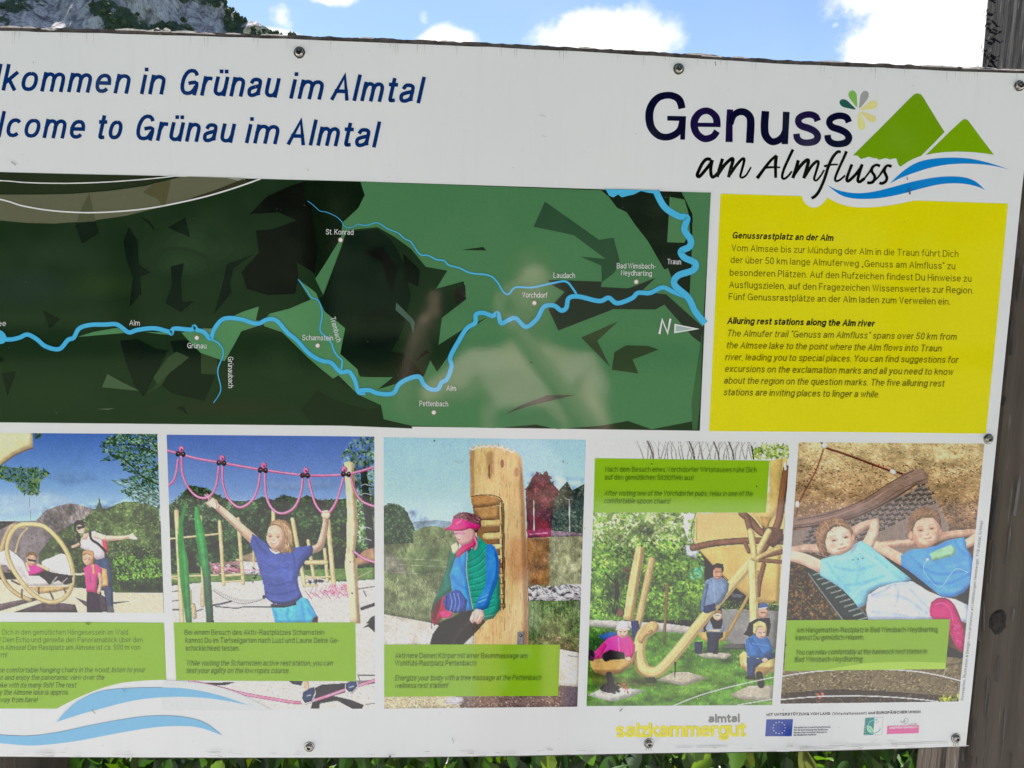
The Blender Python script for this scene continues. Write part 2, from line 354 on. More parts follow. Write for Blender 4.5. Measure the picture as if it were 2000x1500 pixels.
class Paint:
    Q = 2.0
    def __init__(s, quad, c):       # quad: corners TL TR BR BL in photo pixels; c = crop scale tuple
        s.quad = np.array(quad, float); s.x0, s.y0 = s.quad.min(0)-3; s.x1, s.y1 = s.quad.max(0)+3
        s.W = int((s.x1-s.x0)*s.Q); s.H = int((s.y1-s.y0)*s.Q); s.img = np.zeros((s.H, s.W, 3), np.float32); s.use(*c); s.seed = 1
    def use(s, x0, y0, sc): s.c = (x0, y0, sc)
    def tr(s, P):
        x0, y0, sc = s.c; P = np.atleast_2d(np.asarray(P, float))
        return np.stack([(P[:,0]/sc+x0-s.x0)*s.Q, (P[:,1]/sc+y0-s.y0)*s.Q], 1)
    def box(s, P, pad=2):
        a = np.floor(P.min(0)-pad).astype(int); b = np.ceil(P.max(0)+pad).astype(int)
        return max(a[0], 0), max(a[1], 0), min(b[0], s.W), min(b[1], s.H)
    def fillmask(s, P, bx):
        x0, y0, x1, y1 = bx; X = np.arange(x0, x1)+.5; Y = np.arange(y0, y1)+.5
        m = np.zeros((y1-y0, x1-x0), bool); n = len(P)
        for i in range(n):
            ax, ay = P[i]; bx_, by = P[(i+1) % n]
            if ay == by: continue
            r0, r1 = sorted((ay, by)); j0, j1 = np.searchsorted(Y, [r0, r1])
            if j1 <= j0: continue
            xc = ax+(Y[j0:j1]-ay)*(bx_-ax)/(by-ay)
            m[j0:j1] ^= X[None, :] < xc[:, None]
        return m.astype(np.float32)
    def comp(s, bx, m, col, col2=None, horiz=False, nz=None, cell=10, asp=1.0, vol=None):
        x0, y0, x1, y1 = bx; h, w = m.shape
        small = h*w < s.H*s.W*.16
        if nz is None: nz = .07 if small else .03
        if vol is None: vol = .34 if small and min(h, w) > 14 else 0
        c = np.broadcast_to(np.array(col, np.float32), (h, w, 3)).copy()
        if col2 is not None:
            g = (np.linspace(0, 1, w)[None, :, None] if horiz else np.linspace(0, 1, h)[:, None, None])
            c = c*(1-g)+np.array(col2, np.float32)*g
        if nz:
            s.seed += 1; c = c*(1+nz*2*fbm(h, w, cell*s.Q/2, asp, 4, s.seed)[:, :, None])
        if small and min(h, w) > 12:      # creases and uneven tone inside each small shape
            s.seed += 1; cs_ = max(6, min(h, w)/3.2); c = c*(1+.30*fbm(h, w, cs_, 1.3, 3, s.seed))[:, :, None]
        if vol:         # rounded forms: the far side and the rim fall off, the sunward side stays bright
            r = int(np.clip(np.sqrt(m.sum())/9, 2, 9)); b = blur(np.pad(m, r), r)
            bi = b[r:-r, r:-r]; bs = np.roll(np.roll(b, -r, 0), -r, 1)[r:-r, r:-r]
            c = c*(1-vol*(1-np.clip(bs*1.15, 0, 1))+.10*vol*(bi > .97)*1.0)[:, :, None]
        s.img[y0:y1, x0:x1] = s.img[y0:y1, x0:x1]*(1-m[:, :, None])+c*m[:, :, None]
    def mod(s, P, amp, cell, asp=1.0, soft=6):
        """clumps of light and shade over printed foliage"""
        P = s.tr(P); bx = s.box(P, 3*soft)
        if bx[2] <= bx[0] or bx[3] <= bx[1]: return
        m = blur(s.fillmask(P, bx), soft); s.seed += 1
        f = fbm(m.shape[0], m.shape[1], cell*s.Q/2, asp, 4, s.seed)
        s.img[bx[1]:bx[3], bx[0]:bx[2]] *= (1+amp*2*f*m)[:, :, None]
    def fold(s, P, w, c, a=.6): s.stroke(P, w*1.5, c, a=a*.75, soft=2, vol=0)
    def poly(s, P, col, col2=None, a=1.0, soft=0, sm=False, **k):
        if sm: P = cr(P, 5, True)
        P = s.tr(P); bx = s.box(P, 2+3*soft)
        if bx[2] <= bx[0] or bx[3] <= bx[1]: return
        m = s.fillmask(P, bx)
        if soft: m = blur(m, soft)
        s.comp(bx, m*a, col, col2, **k)
    def stroke(s, P, w, col, a=1.0, sm=True, k=5, soft=0, **kk):
        n = len(P); ws = [w]*n if np.isscalar(w) else list(np.linspace(w[0], w[1], n))
        Q = np.array([(p[0], p[1], ww) for p, ww in zip(P, ws)], float)
        if sm and n > 2: Q = np.array(cr(Q, k))
        R_ = Q[:, 2]/s.c[2]*s.Q/2; P2 = s.tr(Q[:, :2]); bx = s.box(P2, 2+R_.max()+3*soft)
        if bx[2] <= bx[0] or bx[3] <= bx[1]: return
        X = np.arange(bx[0], bx[2])[None, :]+.5; Y = np.arange(bx[1], bx[3])[:, None]+.5
        m = np.zeros((bx[3]-bx[1], bx[2]-bx[0]), np.float32)
        for i in range(len(P2)-1):
            lo = np.minimum(P2[i], P2[i+1])-R_.max()-2; hi = np.maximum(P2[i], P2[i+1])+R_.max()+2
            i0, i1 = max(int(lo[0])-bx[0], 0), max(int(hi[0])-bx[0]+1, 0); j0, j1 = max(int(lo[1])-bx[1], 0), max(int(hi[1])-bx[1]+1, 0)
            XX = X[:, i0:i1]; YY = Y[j0:j1]
            if XX.size == 0 or YY.size == 0: continue
            d = P2[i+1]-P2[i]; L2 = d@d+1e-9
            t = np.clip(((XX-P2[i][0])*d[0]+(YY-P2[i][1])*d[1])/L2, 0, 1)
            dist = np.hypot(XX-P2[i][0]-t*d[0], YY-P2[i][1]-t*d[1])
            v = np.clip(R_[i]*(1-t)+R_[i+1]*t-dist+.5, 0, 1)
            m[j0:j1, i0:i1] = np.maximum(m[j0:j1, i0:i1], v)
        if soft: m = blur(m, soft)
        kk.setdefault('vol', 0 if a < .95 or R_.max() < 5 else None)
        s.comp(bx, m*a, col, **kk)
    def rod(s, P, w, col, dark=.72, light=1.12, **k):
        """round pole: lit on one side"""
        s.stroke(P, w, tuple(c*dark for c in col), vol=0, **k)
        ww = (w if np.isscalar(w) else w[0])
        s.stroke([(x-ww*.10, y-ww*.06) for x, y in P], (w*.72 if np.isscalar(w) else [q*.72 for q in w]), col, a=.9, nz=.10, cell=5, soft=1, **k)
        s.stroke([(x-ww*.20, y-ww*.10) for x, y in P], (w*.25 if np.isscalar(w) else [q*.25 for q in w]), tuple(min(255, c*light) for c in col), a=.6, soft=1, **k)
    def ell(s, cx, cy, rx, ry, col, a=1.0, soft=0, rotd=0, **k):
        c0, s0 = math.cos(math.radians(rotd)), math.sin(math.radians(rotd))
        s.poly([(cx+rx*math.cos(t)*c0-ry*math.sin(t)*s0, cy+rx*math.cos(t)*s0+ry*math.sin(t)*c0) for t in np.linspace(0, 2*math.pi, 22, endpoint=False)], col, a=a, soft=soft, **k)
    def bits(s, region, n, size, pal, asp=.45, ang=None, spread=180, a=.9, jag=True):
        """many small leaves / chips / blades inside a region"""
        P = np.array(region, float); lo, hi = P.min(0), P.max(0); T = s.tr(P)
        R0 = s.box(T, 1); M_ = s.fillmask(T, R0) if R0[2] > R0[0] and R0[3] > R0[1] else None
        if M_ is None: return
        sc = s.c[2]; q = s.Q/sc
        pts = RNG.random((n*2, 2))*(hi-lo)+lo; t = s.tr(pts); cnt = 0
        for (x, y) in t:
            xi, yi = int(x)-R0[0], int(y)-R0[1]
            if not (0 <= xi < M_.shape[1] and 0 <= yi < M_.shape[0]) or not M_[yi, xi]: continue
            cnt += 1
            if cnt > n: break
            L = size*q*(.5+RNG.random()); Wd = L*asp*(.6+.8*RNG.random())
            an = math.radians((ang or 0)+RNG.uniform(-spread, spread)) ; ca, sa = math.cos(an), math.sin(an)
            c = np.array(pal[int(RNG.integers(len(pal)))], np.float32)*RNG.uniform(.85, 1.15)
            x0, x1 = max(int(x-L/2-1), 0), min(int(x+L/2+2), s.W); y0, y1 = max(int(y-L/2-1), 0), min(int(y+L/2+2), s.H)
            if x1 <= x0 or y1 <= y0: continue
            X = np.arange(x0, x1)[None, :]+.5-x; Y = np.arange(y0, y1)[:, None]+.5-y
            u = np.abs(X*ca+Y*sa)/(L/2); v = np.abs(-X*sa+Y*ca)/(Wd/2)
            m = np.clip((1-(u+v if jag else np.maximum(u, v)))*3, 0, 1)[:, :, None]*a
            s.img[y0:y1, x0:x1] = s.img[y0:y1, x0:x1]*(1-m)+c*m
    def finish(s, name, parent, z=0.00010, step=1.3, grain=.05, sharp=.5, mask=None):
        q = s.quad; im = s.img
        if sharp:       # the print is a sharpened photograph
            b = np.stack([blur(im[:, :, i], 2) for i in range(3)], 2); im = im+sharp*(im-b)
        im = im*(1+grain*RNG.normal(size=im.shape[:2])[:, :, None])
        wpx = np.linalg.norm(q[1]-q[0]); hpx = np.linalg.norm(q[3]-q[0]); nx = int(wpx/step)+1; ny = int(hpx/step)+1
        u = np.linspace(0, 1, nx)[None, :, None]; v = np.linspace(0, 1, ny)[:, None, None]
        G = (q[0]*(1-u)+q[1]*u)*(1-v)+(q[3]*(1-u)+q[2]*u)*v
        g = G.reshape(-1, 2); X = np.clip((g[:, 0]-s.x0)*s.Q-.5, 0, s.W-2); Y = np.clip((g[:, 1]-s.y0)*s.Q-.5, 0, s.H-2)
        xi = X.astype(int); yi = Y.astype(int); fx = (X-xi)[:, None]; fy = (Y-yi)[:, None]
        c = (im[yi, xi]*(1-fx)+im[yi, xi+1]*fx)*(1-fy)+(im[yi+1, xi]*(1-fx)+im[yi+1, xi+1]*fx)*fy
        c = ink(np.clip((c-118)*1.13+118, 6, 250)).astype(np.float32)
        V = onboard(g, z).astype(np.float32)
        me = bpy.data.meshes.new(name); me.vertices.add(len(V)); me.vertices.foreach_set('co', V.ravel())
        idx = np.arange(nx*ny).reshape(ny, nx); fc = np.stack([idx[:-1, :-1], idx[1:, :-1], idx[1:, 1:], idx[:-1, 1:]], -1).reshape(-1, 4)
        nf = len(fc); me.loops.add(nf*4); me.polygons.add(nf)
        me.loops.foreach_set('vertex_index', fc.ravel().astype(np.int32)); me.polygons.foreach_set('loop_start', np.arange(0, nf*4, 4, dtype=np.int32))
        me.update(calc_edges=True); me.validate()
        if me.polygons[0].normal.y > 0: me.flip_normals()
        ca = me.color_attributes.new('Ink', 'FLOAT_COLOR', 'POINT'); ca.data.foreach_set('color', np.hstack([c, np.ones((len(c), 1), np.float32)]).ravel())
        me.materials.append(MP)
        return link(bpy.data.objects.new(name, me), parent)

def face(p, cx, cy, s, skin, tilt=0, look=0, smile=True, hairc=None):
    """features of a printed face about s crop pixels tall"""
    dk = tuple(c*.45 for c in skin); sh = tuple(c*.8 for c in skin); c0, s0 = math.cos(math.radians(tilt)), math.sin(math.radians(tilt))
    T = lambda x, y: (cx+(x*c0-y*s0)*s, cy+(x*s0+y*c0)*s)
    for e in (-.2, .2):
        p.ell(*T(e+look, -.07), .13*s, .075*s, sh, a=.55, soft=2)
        p.ell(*T(e+look, -.05), .062*s, .026*s, (72, 52, 46), a=.8, soft=0 if s > 100 else 0, rotd=tilt)
        p.stroke([T(e-.10+look, -.17), T(e+look, -.20), T(e+.10+look, -.17)], .030*s, dk, a=.45, soft=1)
    p.stroke([T(.05+look, -.06), T(.07+look, .10)], .05*s, sh, a=.45, soft=1)
    p.ell(*T(.01+look, .135), .07*s, .03*s, (dk[0]*1.3, dk[1]*1.2, dk[2]*1.2), a=.4, soft=1, rotd=tilt)
    p.stroke([T(-.13+look, .26), T(look, .29 if smile else .275), T(.13+look, .25)], .05*s, (176, 98, 92), a=.75, soft=1)
    if smile: p.stroke([T(-.08+look, .262), T(look, .278), T(.08+look, .256)], .028*s, (236, 222, 212), a=.7)
    p.ell(*T(look, .37), .12*s, .03*s, sh, a=.4, soft=1)
    p.ell(*T(-.27+look, .12), .1*s, .08*s, (min(255, skin[0]*1.02), skin[1]*.86, skin[2]*.84), a=.4, soft=3)
    p.ell(*T(.27+look, .12), .1*s, .08*s, (min(255, skin[0]*1.02), skin[1]*.86, skin[2]*.84), a=.4, soft=3)
    p.poly([T(.30, -.5), T(.52, -.3), T(.5, .3), T(.2, .55), T(.34, .1)], sh, a=.4, soft=4)

WOOD = (214, 192, 148)
def photo_hanging_chair(board):
    p = Paint([(-170, 844.5), (307, 847.6), (320.5, 1197.2), (-170, 1196)], (0, 840, 3.947))
    L = -700
    p.poly([(L,0),(1300,0),(1300,700),(L,700)], (66,98,166), (160,195,226), nz=.03, cell=60)
    p.poly([(0,500),(400,470),(600,560),(300,640),(0,680)], (190,212,232), a=.5, soft=9)
    p.poly([(300,330),(700,330),(760,380),(500,420)], (120,155,205), a=.5, soft=8)
    p.poly([(L,640),(-200,700),(0,770),(130,700),(270,710),(350,620),(430,590),(500,572),(540,565),(600,572),(700,602),(760,620),(900,1100),(L,1100)], (125,115,118), nz=.22, cell=16, asp=1.8)
    p.bits([(280,700),(430,600),(540,570),(700,610),(700,720),(400,800)], 330, 34, [(90,82,80),(150,140,140),(105,100,75)], asp=.25, ang=65, spread=18, a=.7)
    p.bits([(L,700),(130,720),(330,780),(400,900),(300,1100),(L,1100)], 600, 24, [(95,85,85),(125,118,110),(95,100,70)], asp=.4, a=.7)
    p.poly([(740,600),(758,560),(765,512),(775,560),(790,600),(820,640),(700,660)], (75,88,70))
    p.poly([(300,950),(420,800),(560,720),(650,680),(720,620),(830,600),(900,570),(960,550),(1060,555),(1225,600),(1262,1260),(870,1250),(600,1220),(300,1180)], (72,88,52), nz=.25, cell=26)
    p.poly([(700,900),(1250,900),(1250,1250),(600,1220)], (40,55,32), a=.6, soft=8)
    p.bits([(400,850),(560,720),(650,680),(720,610),(830,600),(960,550),(1060,555),(1225,600),(1255,950),(400,1000)], 1500, 24, [(50,66,42),(95,112,66),(120,138,84),(70,92,50)], asp=.5, a=.8)
    p.bits([(540,1000),(1250,950),(1252,1240),(560,1200)], 1500, 24, [(28,42,24),(45,66,34),(70,98,40),(34,50,30)], asp=.5, a=.85)
    p.bits([(860,980),(1250,960),(1252,1130),(900,1160)], 420, 26, [(105,150,55),(125,170,70),(80,125,45)], asp=.4, a=.85)
    p.mod([(300,600),(960,540),(1225,600),(1255,1250),(400,1200)], .75, 46)
    p.poly([(L,1150),(200,1150),(420,1200),(560,1212),(680,1222),(870,1250),(1258,1255),(1262,1420),(L,1420)], (212,197,172), nz=.09, cell=8, asp=.5)
    p.poly([(100,1405),(330,1330),(430,1328),(580,1345),(600,1405)], (88,74,80), nz=.15, cell=10)
    p.poly([(L,1300),(0,1340),(250,1290),(330,1300),(150,1350),(0,1395),(L,1400)], (120,104,104))
    p.poly([(580,1288),(690,1330),(830,1326),(1005,1320),(850,1345),(700,1390),(640,1340)], (98,84,88))
    # wooden sign and branch at the left
    p.poly([(L,20),(250,20),(256,130),(200,150),(110,190),(40,240),(0,270),(L,420)], (222,203,160), nz=.07, cell=20, asp=.3)
    p.stroke([(256,138),(190,160),(110,197),(40,246),(0,276)], 9, (120,90,55))
    p.poly([(L,330),(0,275),(120,290),(250,300),(375,318),(380,335),(310,400),(300,490),(235,505),(165,480),(120,410),(0,375),(L,420)], (58,80,48), a=.35)
    p.bits([(L,330),(0,275),(120,290),(330,290),(380,330),(300,400),(310,500),(240,505),(160,490),(120,410),(0,375),(L,430)], 700, 34, [(38,62,36),(85,115,60),(120,145,85),(60,88,46)], asp=.35, a=.95)
    p.bits([(250,20),(320,25),(310,60),(270,65)], 30, 26, [(48,66,46),(85,108,70)])
    # overhanging tree, right
    TR = [(870,25),(1215,25),(1228,600),(1120,575),(1000,520),(930,470),(1010,440),(920,400),(1050,350),(960,310),(930,240),(850,190),(790,170),(800,80)]
    p.bits(TR, 1500, 34, [(30,50,36),(44,70,50),(86,116,84),(62,92,62),(120,150,130)], asp=.38, ang=10, spread=70, a=.95)
    p.bits([(745,250),(860,190),(960,215),(870,235)], 60, 34, [(34,54,42),(62,92,62)], asp=.3, ang=-15, spread=30)
    p.bits([(760,100),(900,50),(880,120),(780,140)], 50, 34, [(34,54,42),(62,92,62)], asp=.3)
    p.bits([(860,385),(960,370),(1100,430),(1220,470),(1225,560),(1050,510),(930,430)], 260, 40, [(50,70,66),(110,138,130),(150,175,180)], asp=.25, ang=15, spread=25)
    p.stroke([(1220,420),(1100,360),(1030,290),(950,220)], 9, (50,45,42)); p.stroke([(1215,180),(1080,120),(900,110)], 8, (50,45,42))
    # hanging chair
    p.stroke([(225,500),(240,720)], 3, (110,115,120)); p.stroke([(205,200),(215,500)], 2, (120,135,165))
    p.rod([(185,745),(95,740),(40,830),(8,950),(0,1060),(40,1170),(120,1255),(230,1310)], 34, (190,168,126))
    p.stroke([(210,755),(150,830),(120,940)], 12, (190,170,130))
    p.poly([(L,985),(0,940),(70,918),(120,955),(180,1010),(225,1120),(330,1125),(365,1190),(215,1200),(120,1130),(50,1040),(L,1060)], (226,222,220), nz=.05, cell=14)
    p.poly([(50,1000),(170,1050),(220,1150),(140,1130)], (180,172,176), a=.6, soft=4)
    p.poly([(320,1020),(400,980),(470,952),(520,975),(560,1070),(565,1130),(480,1118),(380,1090)], (232,228,226), nz=.04, cell=12, sm=True)
    p.stroke([(450,990),(440,1050),(470,1110)], 7, (196,190,194), a=.6)
    p.poly([(190,1140),(350,1128),(555,1150),(540,1200),(220,1208)], (206,197,190), nz=.05, cell=12)
    p.poly([(215,1200),(545,1196),(520,1228),(420,1250),(300,1262)], (196,166,116)); p.stroke([(225,1204),(540,1200)], 6, (238,228,204))
    for a, b in (((60,1080),(120,1100)),((90,1160),(150,1190)),((170,1230),(170,1290)),((300,1215),(300,1260)),((385,1245),(410,1300)),((495,1220),(510,1260))): p.stroke([a, b], 15, (110,84,62))
    p.rod([(250,725),(345,745),(440,830),(515,940),(556,1060),(560,1170),(520,1270),(440,1322),(340,1315),(250,1260),(160,1160),(90,1050),(55,930),(80,810),(150,735),(250,725)], 36, (206,184,138))
    p.stroke([(345,745),(440,830),(510,935),(545,1030)], 10, (205,214,130), a=.8)
    # boy in the chair
    p.poly([(268,1098),(340,1086),(460,1108),(560,1120),(558,1180),(500,1192),(450,1158),(380,1192),(340,1150)], (52,42,48), nz=.15, cell=8)
    p.stroke([(400,1180),(440,1130)], 6, (215,210,205)); p.stroke([(470,1185),(520,1140)], 6, (160,150,150))
    p.poly([(205,1050),(240,1035),(290,1040),(335,1085),(270,1112),(222,1120)], (222,62,150), nz=.08, cell=8)
    p.stroke([(295,1040),(340,1060),(372,1075)], 24, (226,178,150)); p.stroke([(205,1030),(220,1080)], 18, (226,178,150))
    p.ell(243,1000,38,46,(208,158,132)); p.poly([(200,985),(205,948),(240,935),(280,945),(288,990),(262,965),(225,965)], (120,92,62))
    p.poly([(213,990),(282,1002),(276,1020),(252,1014),(240,1012),(214,1006)], (32,30,36)); p.stroke([(230,1028),(258,1032)], 5, (165,90,80))
    # woman
    p.poly([(735,1000),(835,985),(858,1060),(862,1225),(800,1205),(740,1080)], (62,78,110), nz=.12, cell=8)
    p.poly([(795,1205),(868,1205),(876,1370),(882,1408),(825,1408),(820,1345)], (66,76,100), nz=.15, cell=8); p.poly([(828,1360),(872,1352),(882,1408),(826,1408)], (90,92,98))
    p.poly([(765,1055),(825,1075),(833,1200),(785,1208)], (224,170,118))
    p.poly([(765,820),(825,850),(838,945),(800,950),(760,880)], (186,72,84), nz=.1, cell=8)
    p.stroke([(640,835),(605,880),(560,900)], 22, (212,164,140)); p.poly([(590,770),(625,830),(615,880),(595,850)], (48,38,36))
    p.poly([(620,905),(632,830),(680,790),(735,775),(790,860),(806,965),(805,985),(740,1000),(705,945)], (226,208,222), nz=.05, cell=10)
    p.poly([(640,800),(690,790),(668,840),(636,842)], (222,176,152))
    p.stroke([(740,810),(820,832),(920,832),(1000,822)], (46, 28), (236,198,174)); p.poly([(985,812),(1032,787),(1030,805),(1064,836),(1055,848),(1000,838)], (240,205,182))
    p.stroke([(692,775),(705,840),(760,880),(815,935)], 20, (58,48,50))
    p.ell(626,752,36,48,(216,168,144)); p.poly([(570,760),(568,715),(595,692),(635,692),(655,712),(652,738),(610,728),(590,742),(588,790),(575,780)], (42,34,36))
    p.poly([(590,745),(655,732),(654,752),(628,760),(600,770)], (26,24,30)); p.stroke([(610,785),(632,793),(650,778)], 8, (235,215,210))
    # boy standing
    p.poly([(670,1240),(780,1248),(790,1408),(670,1408)], (54,38,58), nz=.15, cell=10); p.poly([(760,1260),(820,1290),(830,1400),(780,1400)], (70,58,72))
    p.stroke([(655,1105),(610,1112),(575,1112)], 16, (226,186,160))
    p.poly([(645,1062),(700,1035),(745,1035),(790,1070),(785,1125),(752,1130),(748,1252),(668,1246),(655,1135)], (214,78,136), nz=.07, cell=8)
    p.stroke([(715,1040),(722,1100)], 14, (238,160,90)); p.stroke([(690,1110),(700,1170)], 10, (90,60,110), a=.5)
    p.stroke([(768,1110),(776,1180),(762,1250)], 26, (226,172,150)); p.ell(680,988,44,56,(222,172,146))
    p.poly([(632,975),(640,938),(680,922),(722,935),(730,985),(720,1010),(712,970),(670,955),(645,965)], (196,150,110)); face(p, 672, 1000, 80, (216,165,140), smile=False)
    return p.finish('photograph', board)
def photo_rope_course(board):
    p = Paint([(325.6,849),(731,852.7),(732.6,1384.3),(343,1383)], (320, 840, 3.9476))
    p.poly([(0,0),(1700,0),(1700,650),(0,650)], (78,102,168), (136,164,206), nz=.03, cell=60)
    p.poly([(700,400),(1300,380),(1350,440),(900,470)], (150,172,212), a=.5, soft=9)
    TB = [(30,590),(100,540),(200,425),(330,450),(450,520),(560,550),(700,540),(760,512),(850,540),(920,500),(1050,530),(1100,500),(1200,540),(1380,530),(1640,500),(1640,1150),(50,1180)]
    p.poly(TB, (42,60,40), nz=.3, cell=30)
    p.bits(TB, 2600, 30, [(26,42,28),(56,84,48),(80,108,66),(38,58,38)], asp=.5, a=.8)
    p.bits([(40,560),(200,430),(330,450),(520,560),(500,700),(60,700)], 500, 26, [(96,122,88),(70,92,66),(52,72,52)], asp=.5)
    p.bits([(1230,700),(1640,640),(1640,900),(1250,900)], 400, 26, [(100,128,60),(74,104,48)], asp=.5, a=.7)
    p.bits([(1370,190),(1450,80),(1560,45),(1640,50),(1640,930),(1500,900),(1470,500),(1400,300)], 900, 32, [(100,128,90),(66,92,64),(130,152,120),(50,70,52)], asp=.45)
    p.mod(TB, .8, 50); p.mod([(1370,190),(1450,80),(1640,50),(1640,930),(1500,900)], .7, 40)
    p.poly([(1512,300),(1560,300),(1605,640),(1640,960),(1580,960),(1540,600)], (42,46,52), a=.9)
    for y in (430,500,760,850): p.stroke([(1520,y),(1550,y-12),(1600,y)], 7, (170,178,180), a=.8)
    p.poly([(50,1110),(1640,1060),(1640,1170),(50,1200)], (98,128,72), nz=.2, cell=8)
    p.poly([(355,1030),(560,1010),(740,1005),(745,1120),(370,1120)], (150,118,118), nz=.2, cell=10); p.poly([(560,990),(690,940),(745,1010),(700,1030)], (150,132,112))
    p.poly([(600,1010),(745,1020),(745,1115),(620,1110)], (208,206,206)); p.bits([(360,1040),(600,1040),(600,1100),(370,1110)], 60, 40, [(200,90,120),(210,200,205),(60,55,60)], asp=.4, ang=0, spread=10)
    p.poly([(1480,990),(1540,930),(1625,905),(1640,1010),(1490,1045)], (168,134,106))
    p.poly([(50,1200),(300,1175),(700,1165),(1100,1120),(1350,1170),(1640,1150),(1640,2200),(50,2200)], (206,200,194), nz=.07, cell=10, asp=.5)
    p.bits([(60,1210),(1620,1180),(1620,1480),(80,1480)], 700, 18, [(188,182,178),(222,216,208),(176,168,166)], asp=.4, ang=0, spread=25, a=.5)
    for P, w in (([(380,1350),(440,1340),(520,1320)],14),([(400,1360),(560,1372),(640,1362),(920,1366)],9),([(60,1245),(110,1240)],7),([(60,1320),(120,1310)],7),([(70,1385),(130,1385)],14),([(1540,1240),(1560,1280)],8),([(1500,1225),(1625,1205)],7),([(180,1420),(300,1380)],9)): p.stroke(P, w, (84,80,88))
    p.poly([(1512,1368),(1640,1325),(1640,1352),(1520,1392)], (62,56,66)); p.poly([(1560,1490),(1600,1440),(1640,1425),(1640,1490)], (56,52,60))
    # timber frames of the playground
    for a, b, w in (((50,838),(420,800),14),((60,1128),(420,1118),14),((50,1140),(120,1150),12)): p.rod([a,b], w, WOOD)
    for a, b, w in (((98,630),(142,1490),36),((285,668),(300,1250),20),((430,708),(462,1190),28),((573,685),(612,1180),28),((845,620),(845,700),30),((992,688),(1085,1195),32),((1113,855),(1155,1130),26),((1265,700),(1310,1190),36),((1240,920),(1262,1165),26),((690,930),(695,1060),14)): p.rod([a,b], w, WOOD)
    for a, b, w in (((480,1122),(600,1112),22),((470,1170),(600,1162),14),((1100,1022),(1250,1018),36),((1090,1140),(1290,1130),16),((1085,1200),(1180,1195),18),((560,1000),(600,1005),16)): p.rod([a,b], w, WOOD)
    p.bits([(1120,1150),(1220,1150),(1220,1190),(1120,1190)], 16, 40, [(60,56,60)]); p.bits([(680,1060),(720,1060),(720,1170),(680,1170)], 14, 30, [(52,52,60)])
    # net of pink rope on the sand
    for i in range(9): p.stroke([(1090+i*38,1240+(i%3)*8),(1140+i*36,1300-(i%2)*20)], 5, (170,90,120)); p.stroke([(1110+i*36,1300-(i%3)*10),(1150+i*36,1210-(i%2)*16)], 5, (222,140,165))
    p.bits([(1230,1210),(1310,1180),(1420,1190),(1420,1270),(1240,1270)], 70, 42, [(226,150,175),(196,110,140)], asp=.2)
    p.stroke([(1490,1140),(1550,1110),(1600,1085)], 5, (225,150,150)); p.stroke([(350,1020),(440,1060),(600,1078),(740,1080)], 6, (222,120,150))
    for i in range(26):
        t = i/25; x = 390+t*370; y = 1225+110*math.sin(math.pi*min(1, t*.62+.02))-t*20; p.stroke([(x, y-9), (x-6, y+9)], 5, (150,142,140), sm=False)
    p.stroke([(385,1240),(480,1300),(600,1338),(700,1325),(765,1300)], 4, (120,112,112)); p.ell(772,1286,12,18,(52,58,90))
    for a, b, w in (((205,1240),(205,1340),22),((300,1235),(300,1350),32),((228,1352),(238,1440),34),((352,1438),(362,1490),34)): p.rod([a,b], w, (196,176,142))
    # green blades
    p.poly([(165,545),(172,600),(150,700),(152,850),(186,1000),(200,1200),(218,1490),(172,1490),(125,1150),(104,850),(118,700)], (70,176,78), (78,140,88), nz=.07, cell=20)
    p.poly([(165,548),(140,690),(140,850),(160,1100),(185,1490),(172,1490),(125,1150),(104,850),(118,700)], (40,140,58), a=.55, soft=2)
    p.poly([(240,588),(262,596),(300,730),(330,880),(362,1130),(386,1490),(330,1490),(302,1130),(252,860),(238,700)], (66,178,84), (70,100,82), nz=.10, cell=16)
    p.poly([(240,600),(262,800),(310,1130),(345,1490),(330,1490),(302,1130),(252,860)], (38,128,62), a=.5, soft=2); p.poly([(305,1130),(362,1130),(386,1490),(330,1490)], (96,112,104), (70,88,76), a=.6)
    # great post
    p.poly([(1388,250),(1425,240),(1462,250),(1470,380),(1482,520),(1497,760),(1478,900),(1472,960),(1492,1030),(1495,1200),(1516,1490),(1440,1490),(1420,1250),(1394,1040),(1408,900),(1412,620),(1400,420)], (226,205,166), nz=.06, cell=18, asp=3)
    p.poly([(1455,260),(1470,380),(1497,760),(1472,940),(1495,1200),(1516,1490),(1488,1490),(1470,1200),(1462,1000),(1470,760),(1450,400)], (170,142,104), a=.65, soft=3)
    p.stroke([(1455,930),(1470,970),(1462,1020)], 6, (130,98,66)); p.ell(1452,1258,7,7,(60,48,40)); p.ell(1438,1016,6,6,(150,120,86))
    # pink rope
    PK, PD = (228,122,166), (160,60,104)
    loops = [[(110,228),(95,330),(72,395),(28,432)], [(135,205),(143,330),(180,430),(245,505),(310,525),(370,495),(405,420),(424,285)], [(452,285),(455,400),(490,515),(560,588),(620,588),(690,530),(728,430),(744,325)],
             [(780,330),(785,480),(820,585),(880,638),(950,635),(1015,585),(1058,480),(1072,372)], [(1114,362),(1140,480),(1175,580),(1225,638),(1270,640),(1330,550),(1384,372)], [(1440,352),(1470,460),(1530,550),(1640,594)]]
    for Lp in [[(15,155),(130,185),(250,218),(445,252),(770,308),(1095,347),(1410,340),(1640,280)]]+loops+[[(1470,940),(1540,990),(1640,1024)]]:
        p.stroke(Lp, 19, PD); p.stroke([(x-2,y-2) for x,y in Lp], 14, PK); p.stroke([(x-4,y-4) for x,y in Lp], 4, (245,170,200), a=.8)
    for (x, y) in ((135,148),(450,218),(770,275),(1095,312),(1390,305)):
        p.ell(x,y,24,26,PD); p.ell(x-1,y-2,20,22,PK); p.ell(x+2,y+4,8,10,(120,60,110))
